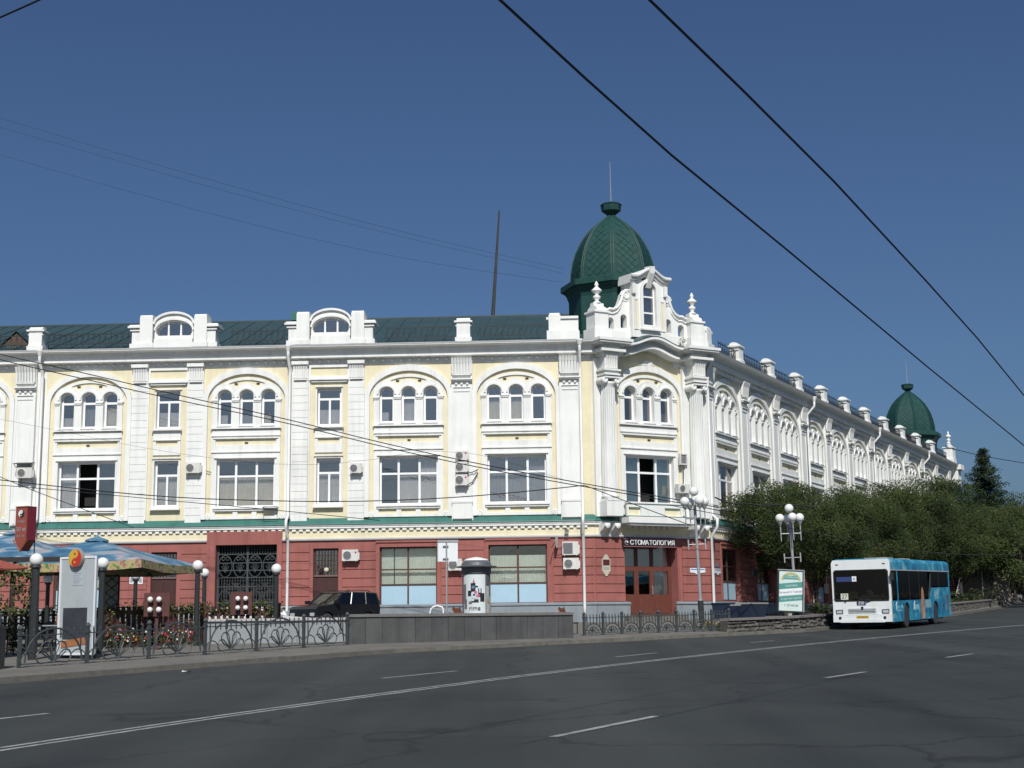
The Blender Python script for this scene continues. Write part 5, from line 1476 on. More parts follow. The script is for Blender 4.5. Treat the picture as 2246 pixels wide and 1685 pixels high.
for px, lb in ((992, 'reddish brown bench beside the advertising column'), (1222, 'reddish brown bench at the right end of the granite wall')):
    b = at(px, 1345, 54.5); zg = ground_z(b.x, 54.5)
    Q = T(b.x, 54.5, zg, R(78))
    t = thing('bench', lb, 'bench', Q, 'benches behind the granite wall')
    tl = at(px, 1332, 54.5).z-zg
    for k in range(3): obj('back_slat', MB().add([(-.6,-.30+.05*k,tl-.34+.11*k),(.6,-.30+.05*k,tl-.34+.11*k),(.6,-.27+.05*k,tl-.25+.11*k),(-.6,-.27+.05*k,tl-.25+.11*k),(-.6,-.26+.05*k,tl-.36+.11*k),(.6,-.26+.05*k,tl-.36+.11*k),(.6,-.23+.05*k,tl-.27+.11*k),(-.6,-.23+.05*k,tl-.27+.11*k)], [(0,1,2,3),(7,6,5,4),(0,4,5,1),(3,2,6,7),(1,5,6,2),(0,3,7,4)]).mesh('back_slat', mat('bench_red_wood', (.24,.075,.04), .6, .2, 5)), t, Q)
    for k in range(3): obj('seat_slat', MB().box(-.6,.6,-.72+.15*k,-.60+.15*k,.42,.46).mesh('seat_slat', DOORR), t, Q)
    for x in (-.5, .5): obj('leg', MB().tube([(x,-.3,0),(x,-.3,.45),(x,-.17,tl)], .025, 6).tube([(x,-.68,0),(x,-.68,.42),(x,-.3,.42)], .025, 6).mesh('leg', IRON), t, Q)
b = at(957, 1345, 54); zg = ground_z(b.x, 54); zt_ = at(957,1329,54).z-zg
thing('hoop_rail', 'white curved hoop rail showing over the granite wall', 'hoop rail', T(b.x, 54, zg), None, MB().tube([(-.24,0,0),(-.24,0,zt_-.25),(-.2,0,zt_-.12),(-.10,0,zt_-.03),(.05,0,zt_),(.22,0,zt_-.05),(.26,0,zt_-.14),(.26,0,0)], .035, 6).mesh('hoop_rail', PIPEW, True))
# ------------------------------------------------------------------ the bus
def ramp_mat(name, scale, stops, rough=.4, stretch=(1,1,1), detail=4, dist=0.0):
    mt, n, l = new_mat(name)
    b = n['Principled BSDF']; b.inputs['Roughness'].default_value = rough
    g = n.new('ShaderNodeTexCoord'); mp = n.new('ShaderNodeMapping'); mp.inputs['Scale'].default_value = stretch
    l.new(g.outputs['Object'], mp.inputs['Vector'])
    nz = n.new('ShaderNodeTexNoise'); nz.inputs['Scale'].default_value = scale; nz.inputs['Detail'].default_value = detail; nz.inputs['Distortion'].default_value = dist
    l.new(mp.outputs[0], nz.inputs['Vector'])
    cr = n.new('ShaderNodeValToRGB')
    while len(cr.color_ramp.elements) < len(stops): cr.color_ramp.elements.new(.5)
    for e, (p, c) in zip(cr.color_ramp.elements, stops): e.position = p; e.color = (*c, 1)
    l.new(nz.outputs['Fac'], cr.inputs[0]); l.new(cr.outputs[0], b.inputs['Base Color'])
    return mt
BUSB = ramp_mat('bus_blue_wrap', 1.1, [(.34,(.008,.12,.25)),(.48,(.014,.21,.37)),(.58,(.03,.29,.43)),(.68,(.24,.47,.52))], .35, (1,1,1.2), 7, .9)
BUSW = mat('bus_white_paint', (.72,.75,.75), .3, .05, 2, .1)
BUSG = glass_mat('bus_glass', (.07,.08,.085), .04, .02, .22)
BUSIN = mat('bus_interior', (.045,.05,.055), .8, .2)
SEATM = mat('bus_seat', (.05,.09,.16), .8, .2)
CHROME = mat('lamp_glass', (.45,.47,.48), .15, .1, 8)
YELP = mat('yellow_number_plate', (.60,.36,.03), .5, .1)
TYRE = mat('tyre', (.035,.034,.033), .85, .2, 8); HUB = mat('dusty_hub', (.17,.15,.13), .7, .2, 5)
hb = R(28.6)
left = Vector((math.cos(hb), -math.sin(hb))); head = Vector((-math.sin(hb), -math.cos(hb)))
bc = Vector((15.82, 60.0)) - left*1.25
zb_ = road_z(bc.x, bc.y)
pitb = math.atan(SLOPE)
BM = T(bc.x, bc.y, zb_, math.atan2(head.y, head.x)) @ Matrix.Rotation(pitb, 4, 'Y')
bus = thing('city_bus', 'white fronted blue city bus on route 27 by the kerb', 'bus', BM)
BL, BH, BW2 = 11.7, 2.95, 1.25
FA, RA = -2.65, -8.35                              # axles
def arch_cut(c, r, z0=.30, n=10): return [(c+r*math.cos(math.pi*i/n), .50+r*math.sin(math.pi*i/n)) for i in range(n+1)]
lo = .30
bo = [(-BL,lo+.05)] + [(RA-.60,lo)] + list(reversed(arch_cut(RA,.60))) + [(RA+.60,lo)] + [(FA-.60,lo)] + list(reversed(arch_cut(FA,.60))) + [(FA+.60,lo),(-.03,lo),(0,.55),(-.02,1.15),(-.04,1.18),(-7.0,1.18),(-7.7,1.70),(-BL+.05,1.72),(-BL,1.2)]
for nm, y0, y1 in (('left_side', BW2-.06, BW2), ('right_side', -BW2, -BW2+.06)):
    obj('side_panel', MB().plate(bo, [], y0, y1).mesh('side_panel', BUSB), bus, BM)
    wins = [(-1.12,-.14,1.24),(-3.3,-1.26,1.24),(-5.2,-3.36,1.24),(-7.0,-5.26,1.24),(-9.3,-7.72,1.76),(-11.45,-9.36,1.76)]
    for a, b, z in wins:
        obj('side_window', MB().box(a, b, y0+.02, y1-.015, z, 2.44).mesh('side_window', BUSG), bus, BM)
    obj('pillar', MB().box(-1.25,-1.13,y0,y1,1.181,2.449).mesh('pillar', BUSB), bus, BM)
    obj('pillar', MB().box(-11.69,-11.46,y0,y1,1.75,2.449).mesh('pillar', BUSB), bus, BM)
    obj('pillar', MB().box(-.135,-.02,y0,y1,1.181,2.449).mesh('pillar', BUSW), bus, BM)
    for x in (-3.33,-5.23,-9.33): obj('pillar', MB().box(x-.025,x+.025,y0+.01,y1-.01,1.20,2.449).mesh('pillar', DARK), bus, BM)
    obj('pillar', MB().add([(-7.05,y0+.01,1.2),(-6.97,y0+.01,1.2),(-7.68,y0+.01,1.75),(-7.74,y0+.01,2.449),(-7.66,y0+.01,2.449),(-7.05,y1-.01,1.2),(-6.97,y1-.01,1.2),(-7.68,y1-.01,1.75),(-7.74,y1-.01,2.449),(-7.66,y1-.01,2.449)], [(0,1,2),(0,2,3),(2,4,3),(5,7,6),(5,8,7),(7,8,9),(1,6,7,2),(2,7,9,4),(0,3,8,5)]).mesh('pillar', DARK), bus, BM)
    obj('roof_rail', MB().box(-BL,-.10,y0-.002,y1,2.45,2.80).mesh('roof_rail', BUSB), bus, BM)
    obj('rail_trim', MB().box(-BL,-.12,y1-.001 if y0 > 0 else y0-.012,y1+.012 if y0 > 0 else y0+.001,2.45,2.49).mesh('rail_trim', mat('bus_trim_'+nm, (.45,.40,.42), .5)), bus, BM)
ro = [(-1.25,2.80),(1.25,2.80),(1.22,2.90),(1.05,2.97),(-1.05,2.97),(-1.22,2.90)]
m_ = MB(); m_.v = [(x, a, b) for x in (-BL, -.10) for a, b in ro]; m_.f = [(i, (i+1)%6, 6+(i+1)%6, 6+i) for i in range(6)] + [tuple(range(6)), tuple(reversed(range(6,12)))]
obj('roof', m_.mesh('roof', BUSB), bus, BM)
for x in (-3.2, -6.4): obj('roof_hatch', MB().box(x-.55,x+.55,-.5,.5,2.972,3.06).mesh('roof_hatch', mat('hatch_beige', (.42,.34,.28), .6)), bus, BM)
obj('floor', MB().box(-BL+.07,-.15,-1.18,1.18,.36,.46).mesh('floor', BUSIN), bus, BM)
obj('rear_panel', MB().box(-BL-.02,-BL+.06,-1.19,1.19,.35,2.80).mesh('rear_panel', BUSB), bus, BM)
def fpl(x, out, holes, th=.06):
    """front plate: polygon in (y,z) at x"""
    q = MB().plate(out, holes, 0, th); return q.v, q.f
def front(nm, out, holes, x, th, mt):
    v, f = fpl(x, out, holes)
    q = MB(); q.v = [(x - (b/.06)*th, a, c) for a, b, c in v]; q.f = f
    return obj(nm, q.mesh(nm, mt), bus, BM)
ws = [(-1.12,1.20),(1.12,1.20),(1.15,1.3),(1.15,2.42),(1.08,2.50),(-1.08,2.50),(-1.15,2.42),(-1.15,1.3)]
front('front_panel', [(-1.25,.62),(1.25,.62),(1.25,2.80),(1.18,2.93),(-1.18,2.93),(-1.25,2.80)], [ws], .03, .16, BUSW)
front('windscreen', [(a*.995,b) for a,b in ws], [], .0, .015, glass_mat('windscreen_glass', (.34,.36,.37), .10, .02, .3))
front('windscreen_seal', [(a*1.02,(b-1.85)*1.025+1.85) for a,b in ws], [[(a*.985,(b-1.85)*.98+1.85) for a,b in ws]], .045, .012, DARK)
front('bumper', [(-1.25,.32),(1.25,.32),(1.25,.615),(-1.25,.615)], [], .08, .20, BUSW)
front('bumper_skirt', [(-.95,.30),(.95,.30),(.82,.44),(-.82,.44)], [], .10, .018, BUSW)
front('destination_board', [(-1.05,2.02),(-.20,2.02),(-.20,2.22),(-1.05,2.22)], [], .006, .005, mat('board_blue', (.03,.05,.16), .5))
front('route_card', [(-.38,2.02),(-.19,2.02),(-.19,2.24),(-.38,2.24)], [], .012, .005, ADW)
front('route_card', [(-.90,1.26),(-.58,1.26),(-.58,1.52),(-.90,1.52)], [], .006, .005, mat('route_card_white', (.60,.63,.52), .5))
def ftext(tx, y, z, sz, mt_, x):
    return obj('lettering', text_mesh(tx, sz, mt_, .002), bus, BM @ Matrix.Translation((x, y, z)) @ Matrix.Rotation(R(90), 4, 'Z'))
ftext('27', -.74, 1.39, .24, cols['dark'], .008)
ftext('&', -.285, 2.13, .14, cols['grey'], .014)
front('fleet_board', [(-.22,1.02),(.16,1.02),(.16,1.19),(-.22,1.19)], [], .045, .012, mat('fleet_blue', (.02,.025,.09), .5))
ftext('250', -.03, 1.105, .17, LETW, .05)
front('emblem', [(-.05,.86),(0,.82),(.05,.86),(.05,.96),(-.05,.96)], [], .048, .012, cols['dark'])
for z in (.70,.76,.82): front('grille_slot', [(-.60,z-.012),(.55,z-.012),(.55,z+.012),(-.60,z+.012)], [], .043, .01, IRON)
front('grille_surround', [(-.72,.63),(.68,.63),(.62,.90),(-.66,.90)], [[(-.66,.66),(.62,.66),(.57,.87),(-.61,.87)]], .046, .014, BUSW)
for sy in (-1, 1):
    front('headlight', [(sy*.98-.13,.68),(sy*.98+.13,.68),(sy*.98+.14,.83),(sy*.98-.14,.81)], [], .042, .015, CHROME)
    front('headlight_rim', [(sy*.98-.15,.66),(sy*.98+.15,.66),(sy*.98+.16,.85),(sy*.98-.16,.83)], [[(sy*.98-.12,.69),(sy*.98+.12,.69),(sy*.98+.13,.82),(sy*.98-.13,.80)]], .048, .01, DARK)
    obj('fog_lamp', MB().lathe([(.06,0),(.06,.02),(.03,.03)], 10, (0,0,0), 0, 'y').mesh('fog_lamp', DARK), bus, BM @ Matrix.Translation((.082, sy*.95, .50)) @ Matrix.Rotation(R(90), 4, 'Z'))
    front('marker_lamp', [(sy*1.0-.06,2.72),(sy*1.0+.06,2.72),(sy*1.0+.06,2.76),(sy*1.0-.06,2.76)], [], .042, .01, IRON)
    obj('wiper', MB().tube([(.05, sy*.45-.25, 1.16), (.06, sy*.55-.15, 1.24)], .035, 5).tube([(.06, sy*.55-.15, 1.24), (.06, sy*.55-.65, 1.28)], .012, 4).mesh('wiper', DARK), bus, BM)
front('number_plate', [(-.25,.47),(.27,.47),(.27,.58),(-.25,.58)], [], .088, .006, YELP)
ftext('АА 250 55', .01, .525, .09, cols['dark'], .092)
obj('mirror', MB().tube([(0,-1.26,2.2),(.25,-1.40,2.25),(.25,-1.42,1.95)], .02, 5).box(.20,.27,-1.52,-1.34,1.55,1.95).mesh('mirror', DARK), bus, BM)
obj('mirror', MB().tube([(0,1.26,2.4),(.15,1.34,2.35)], .02, 5).box(.10,.17,1.27,1.42,2.05,2.35).mesh('mirror', DARK), bus, BM)
def wheel(x, y):
    s_ = 1 if y > 0 else -1
    w_ = obj('wheel', MB().lathe([(.30,-.13),(.47,-.14),(.50,-.10),(.50,.10),(.47,.14),(.30,.13)], 22, (0,0,0), 0, 'y').mesh('wheel', TYRE), bus, BM @ T(x, y, .50))
    obj('hub', MB().lathe([(.30,.0),(.29,.10),(.20,.04),(.14,.04),(.12,.12),(.04,.13)], 16, (0,0,0), 0, 'y').mesh('hub', HUB), w_, BM @ T(x, y, .5) @ Matrix.Rotation(math.pi if s_ > 0 else 0, 4, 'Z'))
for x in (FA, RA):
    for y in (-1.06, 1.06): wheel(x, y)
    obj('axle', MB().tube([(x,-.95,.5),(x,.95,.5)], .1, 8).mesh('axle', DARK), bus, BM)
    obj('wheel_arch', MB().box(x-.62,x+.62,.70,BW2-.061,.459,1.12).box(x-.62,x+.62,-BW2+.061,-.70,.459,1.12).mesh('wheel_arch', DARK), bus, BM)
obj('underframe', MB().box(-BL+.3,-.3,-.9,.9,.22,.355).mesh('underframe', DARK), bus, BM)
for i, x in enumerate((-1.9,-2.9,-3.9,-4.9,-5.9,-6.8,-8.6,-9.7,-10.8)):
    for y in (-.75,.75):
        st_ = obj('seat', MB().box(x-.25,x+.2,y-.42,y+.42,.78,.90).box(x-.32,x-.251,y-.42,y+.42,.80,1.45).mesh('seat', SEATM), bus, BM)
for x, y in ((-1.4,.45),(-3.6,.35),(-5.6,-.35),(-7.4,.35)): obj('grab_pole', MB().tube([(x,y,.46),(x,y,2.75)], .02, 6).mesh('grab_pole', mat('grab_yellow', (.5,.48,.35), .4)), bus, BM)
obj('partition', MB().box(-1.25,-1.2,-.2,1.1,.46,1.9).mesh('partition', BUSIN), bus, BM)
obj('steering_wheel', MB().tube([(-.55+.0*math.cos(a), .62+.22*math.cos(a), 1.3+.2*math.sin(a)) for a in [i*math.pi/8 for i in range(17)]], .018, 5).mesh('steering_wheel', DARK), bus, BM)
# advert print on the left flank: abstract peach stripe and pale patches
side = BW2+.004
obj('print_stripe', MB().plate([(-6.05,.34),(-5.35,.34),(-5.25,.9),(-5.45,1.3),(-5.55,1.62),(-5.75,1.74),(-5.95,1.55),(-6.0,1.1)], [], side-.003, side).mesh('print_stripe', ramp_mat('print_peach', 2.2, [(.3,(.30,.10,.06)),(.5,(.45,.24,.14)),(.65,(.55,.38,.22)),(.8,(.30,.36,.20))], .5)), bus, BM)
obj('print_panel', MB().box(-7.35,-6.2,side-.003,side+.001,.80,1.16).mesh('print_panel', mat('print_sky', (.22,.42,.44), .5, .1)), bus, BM)
for a, b, z0, z1 in ((-1.9,-.9,.72,.80),(-2.0,-.8,.84,.98),(-4.9,-3.8,.74,.98)): obj('print_text', MB().box(a,b,side-.003,side,z0,z1).mesh('print_text', ramp_mat('print_text_pale', 5, [(.4,(.03,.3,.45)),(.6,(.30,.55,.62))], .5)), bus, BM)
for x in (-.75,-4.0): obj('print_swirl', MB().tube([(x,side,.78),(x+.05,side,1.0),(x-.1,side,1.12),(x-.28,side,1.08)], .02, 4).mesh('print_swirl', mat('print_white', (.5,.62,.66), .5)), bus, BM)
obj('vent_panel', MB().plate(rect(-11.2,-10.7,.55,1.35), [rect(-11.15,-10.75,.60+.09*i,.65+.09*i) for i in range(8)], side-.003, side+.01).mesh('vent_panel', mat('vent_brown', (.12,.10,.09), .6)), bus, BM)
for x, z in ((-2.0,1.0),(-6.35,.68),(-7.9,.55),(-9.9,.84)): obj('hatch_lock', MB().box(x-.05,x+.05,side,side+.012,z-.04,z+.04).mesh('hatch_lock', DARK), bus, BM)

# ------------------------------------------------------------------ parked vehicles behind the walls
CARB = mat('black_car_paint', (.012,.012,.014), .25, .2, 4); CARW = mat('white_car_paint', (.70,.71,.72), .25, .04)
CARG = glass_mat('car_glass', (.10,.11,.12), .07)
def car(P, yaw, L, W, H, hood_h, paint, label, cat, suv, rails=False):
    zg = ground_z(P[0], P[1]); M = T(P[0], P[1], zg, yaw)
    c = thing('parked_car', label, cat, M, 'cars parked behind the walls')
    x0, x1 = -L/2, L/2; bl = hood_h-.06; g0 = .22 if suv else .16
    fa, ra = x1-L*.18, x0+L*.19; wr = .36 if suv else .31
    def cut(cx): return [(cx-wr*1.2*math.cos(math.pi*i/8), wr+wr*1.2*math.sin(math.pi*i/8)) for i in range(9)]
    body = [(x0+.05,g0+.1)] + cut(ra) + cut(fa) + [(x1-.03,g0+.12),(x1,.55),(x1-.04,bl-.12),(x1-.16,bl),(x1-L*.29,hood_h+.02),(x0+.06,hood_h+.03),(x0,hood_h-.1)]
    obj('body', MB().plate(body, [], -W/2, W/2).mesh('body', paint), c, M)
    wt = W/2-.16; wb = W/2-.03
    wx = [(x1-L*.285, x0+.03), (x1-L*.44, x0+(.14 if suv else .75))]
    hz = hood_h+.032
    gv = [(wx[0][0],-wb,hz),(wx[0][0],wb,hz),(wx[0][1],wb,hz),(wx[0][1],-wb,hz),(wx[1][0],-wt,H-.06),(wx[1][0],wt,H-.06),(wx[1][1],wt,H-.06),(wx[1][1],-wt,H-.06)]
    obj('greenhouse', MB().add(gv, [(0,1,5,4),(1,2,6,5),(2,3,7,6),(3,0,4,7)]).mesh('greenhouse', CARG), c, M)
    obj('roof', MB().add([(wx[1][0]+.03,-wt-.01,H-.06),(wx[1][0]+.03,wt+.01,H-.06),(wx[1][1]-.04,wt+.01,H-.06),(wx[1][1]-.04,-wt-.01,H-.06),(wx[1][0]-.2,-wt+.1,H),(wx[1][0]-.2,wt-.1,H),(wx[1][1]+.12,wt-.1,H-.01),(wx[1][1]+.12,-wt+.1,H-.01)], [(0,3,2,1),(4,5,6,7),(0,1,5,4),(1,2,6,5),(2,3,7,6),(3,0,4,7)]).mesh('roof', paint), c, M)
    for sy in (-1, 1):
        for a, b in (((wx[0][0],sy*wb,hz),(wx[1][0],sy*wt,H-.06)), ((wx[0][1],sy*wb,hz),(wx[1][1],sy*wt,H-.06))):
            obj('pillar', MB().tube([a, b], .045, 6).mesh('pillar', paint), c, M)
        for f in (.36, .70):
            xa = wx[0][0]+(wx[0][1]-wx[0][0])*f; xb = wx[1][0]+(wx[1][1]-wx[1][0])*max(0.05,(f-.12)/.85)
            obj('pillar', MB().tube([(xa,sy*(wb+.005),hz),(xb,sy*(wt+.005),H-.06)], .035, 6).mesh('pillar', paint), c, M)
        obj('mirror', MB().box(wx[0][0]-.12,wx[0][0]+.02,min(sy*wb,sy*(wb+.24)),max(sy*wb,sy*(wb+.24)),hz+.02,hz+.17).mesh('mirror', paint), c, M)
        obj('headlight', MB().box(x1-.10,x1+.012,sy*(W/2-.22)-.13,sy*(W/2-.22)+.13,.60,.74).mesh('headlight', CHROME), c, M)
        for x in (fa, ra):
            w_ = obj('wheel', MB().lathe([(wr*.6,-.1),(wr*.95,-.1),(wr,-.06),(wr,.06),(wr*.95,.1),(wr*.6,.1)], 16, (0,0,0), 0, 'y').mesh('wheel', TYRE), c, M @ T(x, sy*(W/2-.10), wr))
            obj('hub', MB().lathe([(wr*.6,.04),(wr*.3,.08),(.02,.08)], 12, (0,0,0), 0, 'y').mesh('hub', HUB), w_, M @ T(x, sy*(W/2-.10), wr, math.pi if sy > 0 else 0))
        if rails: obj('roof_rail', MB().tube([(wx[1][0]-.25,sy*(wt-.1),H-.02),(wx[1][0]-.4,sy*(wt-.1),H+.06),(wx[1][1]+.4,sy*(wt-.1),H+.06),(wx[1][1]+.25,sy*(wt-.1),H-.02)], .018, 5).mesh('roof_rail', DARK), c, M)
    obj('bumper', MB().box(x1-.02,x1+.06,-W/2+.05,W/2-.05,.32,.50).mesh('bumper', DARK), c, M)
    for sy in (-.4,.4): obj('front_seat', MB().box(-.35,.05,sy-.22,sy+.22,.5,hood_h+.02).box(-.45,-.34,sy-.22,sy+.22,.5,hood_h+.30).mesh('front_seat', ROOM), c, M)
    return c
car((-8.05,64.2), math.atan2(-.77,-.64), 3.95, 1.72, 1.68, 1.08, CARB, 'black off road car parked by the red wall with the brown door', 'car', True, True)
wcx = at(611, 1340, 54.5)
car((wcx.x-.80,54.5), R(-12), 3.9, 1.6, at(640,1330,54.5).z-ground_z(wcx.x,54.5), .84, CARW, 'white car mostly hidden behind the leafy cafe fence', 'car', False)
# navy bins by the right hand front
NAVY = mat('navy_bin', (.018,.03,.06), .5, .2, 4)
for px, w, lb in ((1588,.8,'left navy blue waste bin below the first right hand window'),(1612,.9,'middle navy blue waste bin with a grey lid below the right hand windows'),(1650,1.5,'wide navy blue waste container below the right hand windows')):
    p = at(px, 1348, 71.5); zg = ground_z(p.x, 71.5)-.05; Q = T(p.x, 71.5, zg, R(48))
    zt_ = at(px, 1322 if px != 1612 else 1326, 71.5).z-zg
    t = thing('waste_bin', lb, 'bin', Q, 'navy bins by the wall')
    hw = w/2
    obj('tub', MB().add([(-hw*.85,-.35,.1),(hw*.85,-.35,.1),(hw*.85,.35,.1),(-hw*.85,.35,.1),(-hw,-.45,zt_-.08),(hw,-.45,zt_-.08),(hw,.45,zt_-.08),(-hw,.45,zt_-.08)], [(0,3,2,1),(4,5,6,7),(0,1,5,4),(1,2,6,5),(2,3,7,6),(3,0,4,7)]).mesh('tub', NAVY), t, Q)
    obj('lid', MB().box(-hw-.03,hw+.03,-.48,.48,zt_-.078,zt_).mesh('lid', NAVY if px < 1600 else STEEL), t, Q)
    for x in (-hw*.7, hw*.7): obj('wheel', MB().lathe([(.09,-.03),(.09,.03)], 10, (x,-.3,.09), 0, 'y').mesh('wheel', TYRE), t, Q)

# ------------------------------------------------------------------ the cafe terrace
def leafmat(name, c0, c1, c2, scale=1.4, rv=.45):
    mt, n, l = new_mat(name)
    b = n['Principled BSDF']; b.inputs['Roughness'].default_value = .55; b.inputs['Specular IOR Level'].default_value = .25
    g = n.new('ShaderNodeNewGeometry')
    nz = n.new('ShaderNodeTexNoise'); nz.inputs['Scale'].default_value = scale; nz.inputs['Detail'].default_value = 3
    l.new(g.outputs['Position'], nz.inputs['Vector'])
    ad = n.new('ShaderNodeMath'); ad.operation = 'MULTIPLY_ADD'; ad.inputs[1].default_value = rv
    l.new(g.outputs['Random Per Island'], ad.inputs[0])
    sb = n.new('ShaderNodeMath'); sb.operation = 'SUBTRACT'; sb.inputs[1].default_value = rv*.5
    l.new(nz.outputs['Fac'], sb.inputs[0]); l.new(sb.outputs[0], ad.inputs[2])
    cr = n.new('ShaderNodeValToRGB'); cr.color_ramp.elements.new(.5)
    for e, (p, c) in zip(cr.color_ramp.elements, ((.30,c0),(.5,c1),(.72,c2))): e.position = p; e.color = (*c, 1)
    l.new(ad.outputs[0], cr.inputs[0]); l.new(cr.outputs[0], b.inputs['Base Color'])
    tl = n.new('ShaderNodeBsdfTranslucent'); l.new(cr.outputs[0], tl.inputs[0])
    mx = n.new('ShaderNodeMixShader'); mx.inputs[0].default_value = .22
    l.new(b.outputs[0], mx.inputs[1]); l.new(tl.outputs[0], mx.inputs[2]); l.new(mx.outputs[0], n['Material Output'].inputs['Surface'])
    return mt
VINE = leafmat('vine_leaf', (.020,.035,.012), (.055,.075,.022), (.14,.15,.05), 3)
def leaves(mb, c, n, spread, size, q=rnd):
    for _ in range(n):
        while True:
            g = (q.uniform(-1,1), q.uniform(-1,1), q.uniform(-1,1))
            if g[0]*g[0]+g[1]*g[1]+g[2]*g[2] < 1: break
        p = Vector((c[0]+g[0]*1.75*spread[0], c[1]+g[1]*1.75*spread[1], c[2]+g[2]*1.75*spread[2]))
        u = Vector((q.uniform(-1,1), q.uniform(-1,1), q.uniform(-1,1)))
        if u.length < .1: continue
        u = u.normalized()*size*q.uniform(.6,1.3); v = u.orthogonal().normalized()*size*.55
        mb.add([p-u, p+v, p+u, p-v], [(0,1,2,3)])
UMBB = ramp_mat('umbrella_blue_print', .75, [(.32,(.03,.10,.19)),(.46,(.06,.16,.26)),(.54,(.19,.29,.36)),(.60,(.33,.27,.28)),(.66,(.42,.38,.37)),(.78,(.09,.20,.29))], .7, (1,1.6,1), 6, 1.2)
UMBV = ramp_mat('umbrella_valance_print', 4.2, [(.30,(.04,.11,.05)),(.40,(.14,.20,.06)),(.47,(.36,.32,.13)),(.54,(.40,.30,.18)),(.60,(.30,.12,.10)),(.70,(.07,.18,.13))], .7, (1,1,1), 6, .6)
def umbrella(c, zg, half, zp, ze, rz, label, top=UMBB, val=UMBV, vh=.28, group=None):
    M = T(c[0], c[1], zg, rz)
    t = thing('patio_umbrella', label, 'umbrella', M, group)
    zp -= zg; ze -= zg
    n = 6; mb = MB(); vb = MB()
    for k in range(4):
        a = math.pi/2*k
        ca, sa = math.cos(a), math.sin(a)
        rot = lambda x, y: (x*ca-y*sa, x*sa+y*ca)
        rowv = []
        for i in range(n+1):
            f = i/n; hh = half*f; z = zp-(zp-ze)*(f**.85)
            rowv.append([(*rot(-hh+2*hh*j/n, -hh), z - .10*f*math.sin(math.pi*j/n)*f) for j in range(n+1)])
        base = len(mb.v)
        for r_ in rowv: mb.v += r_
        for i in range(n):
            for j in range(n):
                mb.f.append((base+i*(n+1)+j, base+(i+1)*(n+1)+j, base+(i+1)*(n+1)+j+1, base+i*(n+1)+j+1))
        ed = rowv[-1]; b2 = len(vb.v)
        for j, p in enumerate(ed): vb.v += [p, (p[0]*1.002, p[1]*1.002, p[2]-vh+.02*math.sin(j*2.1))]
        for j in range(n): vb.f.append((b2+2*j, b2+2*j+2, b2+2*j+3, b2+2*j+1))
    obj('canopy', mb.mesh('canopy', top), t, M)
    obj('valance', vb.mesh('valance', val), t, M)
    obj('pole', MB().tube([(0,0,-.05),(0,0,zp)], .045, 8).mesh('pole', IRON), t, M)
    obj('cap', MB().lathe([(.42,zp-.10),(.40,zp-.04),(.10,zp+.06),(.03,zp+.14)], 10).mesh('cap', top), t, M)
    obj('base', MB().lathe([(.45,0),(.45,.08),(.08,.12)], 14).mesh('base', DARK), t, M)
    for k in range(8):
        a = math.pi/4*k; r_ = half*(1.0 if k % 2 == 0 else 1.38)
        obj('rib', MB().tube([(0,0,zp-.06),(r_*.5*math.cos(a),r_*.5*math.sin(a),zp-(zp-ze)*.60-.06),(r_*math.cos(a)*.98,r_*math.sin(a)*.98,ze-.10)], .018, 4).mesh('rib', IRON), t, M)
    return t
pu = at(213, 1182, 50); pe = at(425, 1233, 50)
umbrella((pu.x, 50), ground_z(pu.x, 50), 2.85, pu.z, pe.z-.02, R(-8), 'front blue printed cafe umbrella with a fruit patterned valance', group='blue cafe umbrellas')
pu2 = at(30, 1168, 57.5)
umbrella((pu2.x, 57.5), ground_z(pu2.x, 57.5), 3.3, pu2.z, at(160,1222,55).z, R(-6), 'rear blue printed cafe umbrella half behind the red hanging sign', group='blue cafe umbrellas')
REDS = mat('striped_red_canvas', (.36,.09,.06), .8, .4, 9)
p3 = at(-105, 1196, 41.5)
umbrella((p3.x, 41.5), ground_z(p3.x, 41.5), 1.62, p3.z, at(48,1238,41).z, R(-4), 'red striped cafe umbrella at the left edge', REDS, REDS, .05)

def globe_lamp(x, y, ybase, r_px, label, thick=.09):
    Y = .19*F_PX/r_px
    p = at(x, y, Y); zg = ground_z(p.x, Y); M = T(p.x, Y, zg)
    t = thing('cafe_lamp', label, 'lamp', M, 'globe lamps of the cafe')
    h = p.z-zg
    obj('post', MB().tube([(0,0,-.05),(0,0,h-.16)], [thick,thick*.85], 10).mesh('post', IRON), t, M)
    obj('collar', MB().lathe([(thick*1.3,h-.22),(.13,h-.16),(.13,h-.12)], 10).mesh('collar', IRON), t, M)
    obj('globe', MB().ball((0,0,h), .19, 18).mesh('globe', GLOBE, True), t, M)
globe_lamp(80, 1228, 1440, 14.3, 'big globe lamp on a thick dark post left of the white board', .13)
globe_lamp(225.5, 1236, 1425, 13.2, 'globe lamp on a dark post just right of the white board', .11)
globe_lamp(434, 1241, 1420, 12.0, 'left of the two close globe lamps at the right end of the cafe', .10)
globe_lamp(449, 1257, 1420, 9.8, 'right and smaller of the two close globe lamps at the end of the cafe', .10)
globe_lamp(298, 1263, 1420, 10.4, 'globe lamp under the front blue umbrella by the brown door', .09)
globe_lamp(106, 1270, 1420, 10.6, 'globe lamp in the shade behind the thick dark post', .09)
globe_lamp(606.5, 1248, 1340, 11.3, 'globe lamp in front of the right side of the iron gateway', .10)

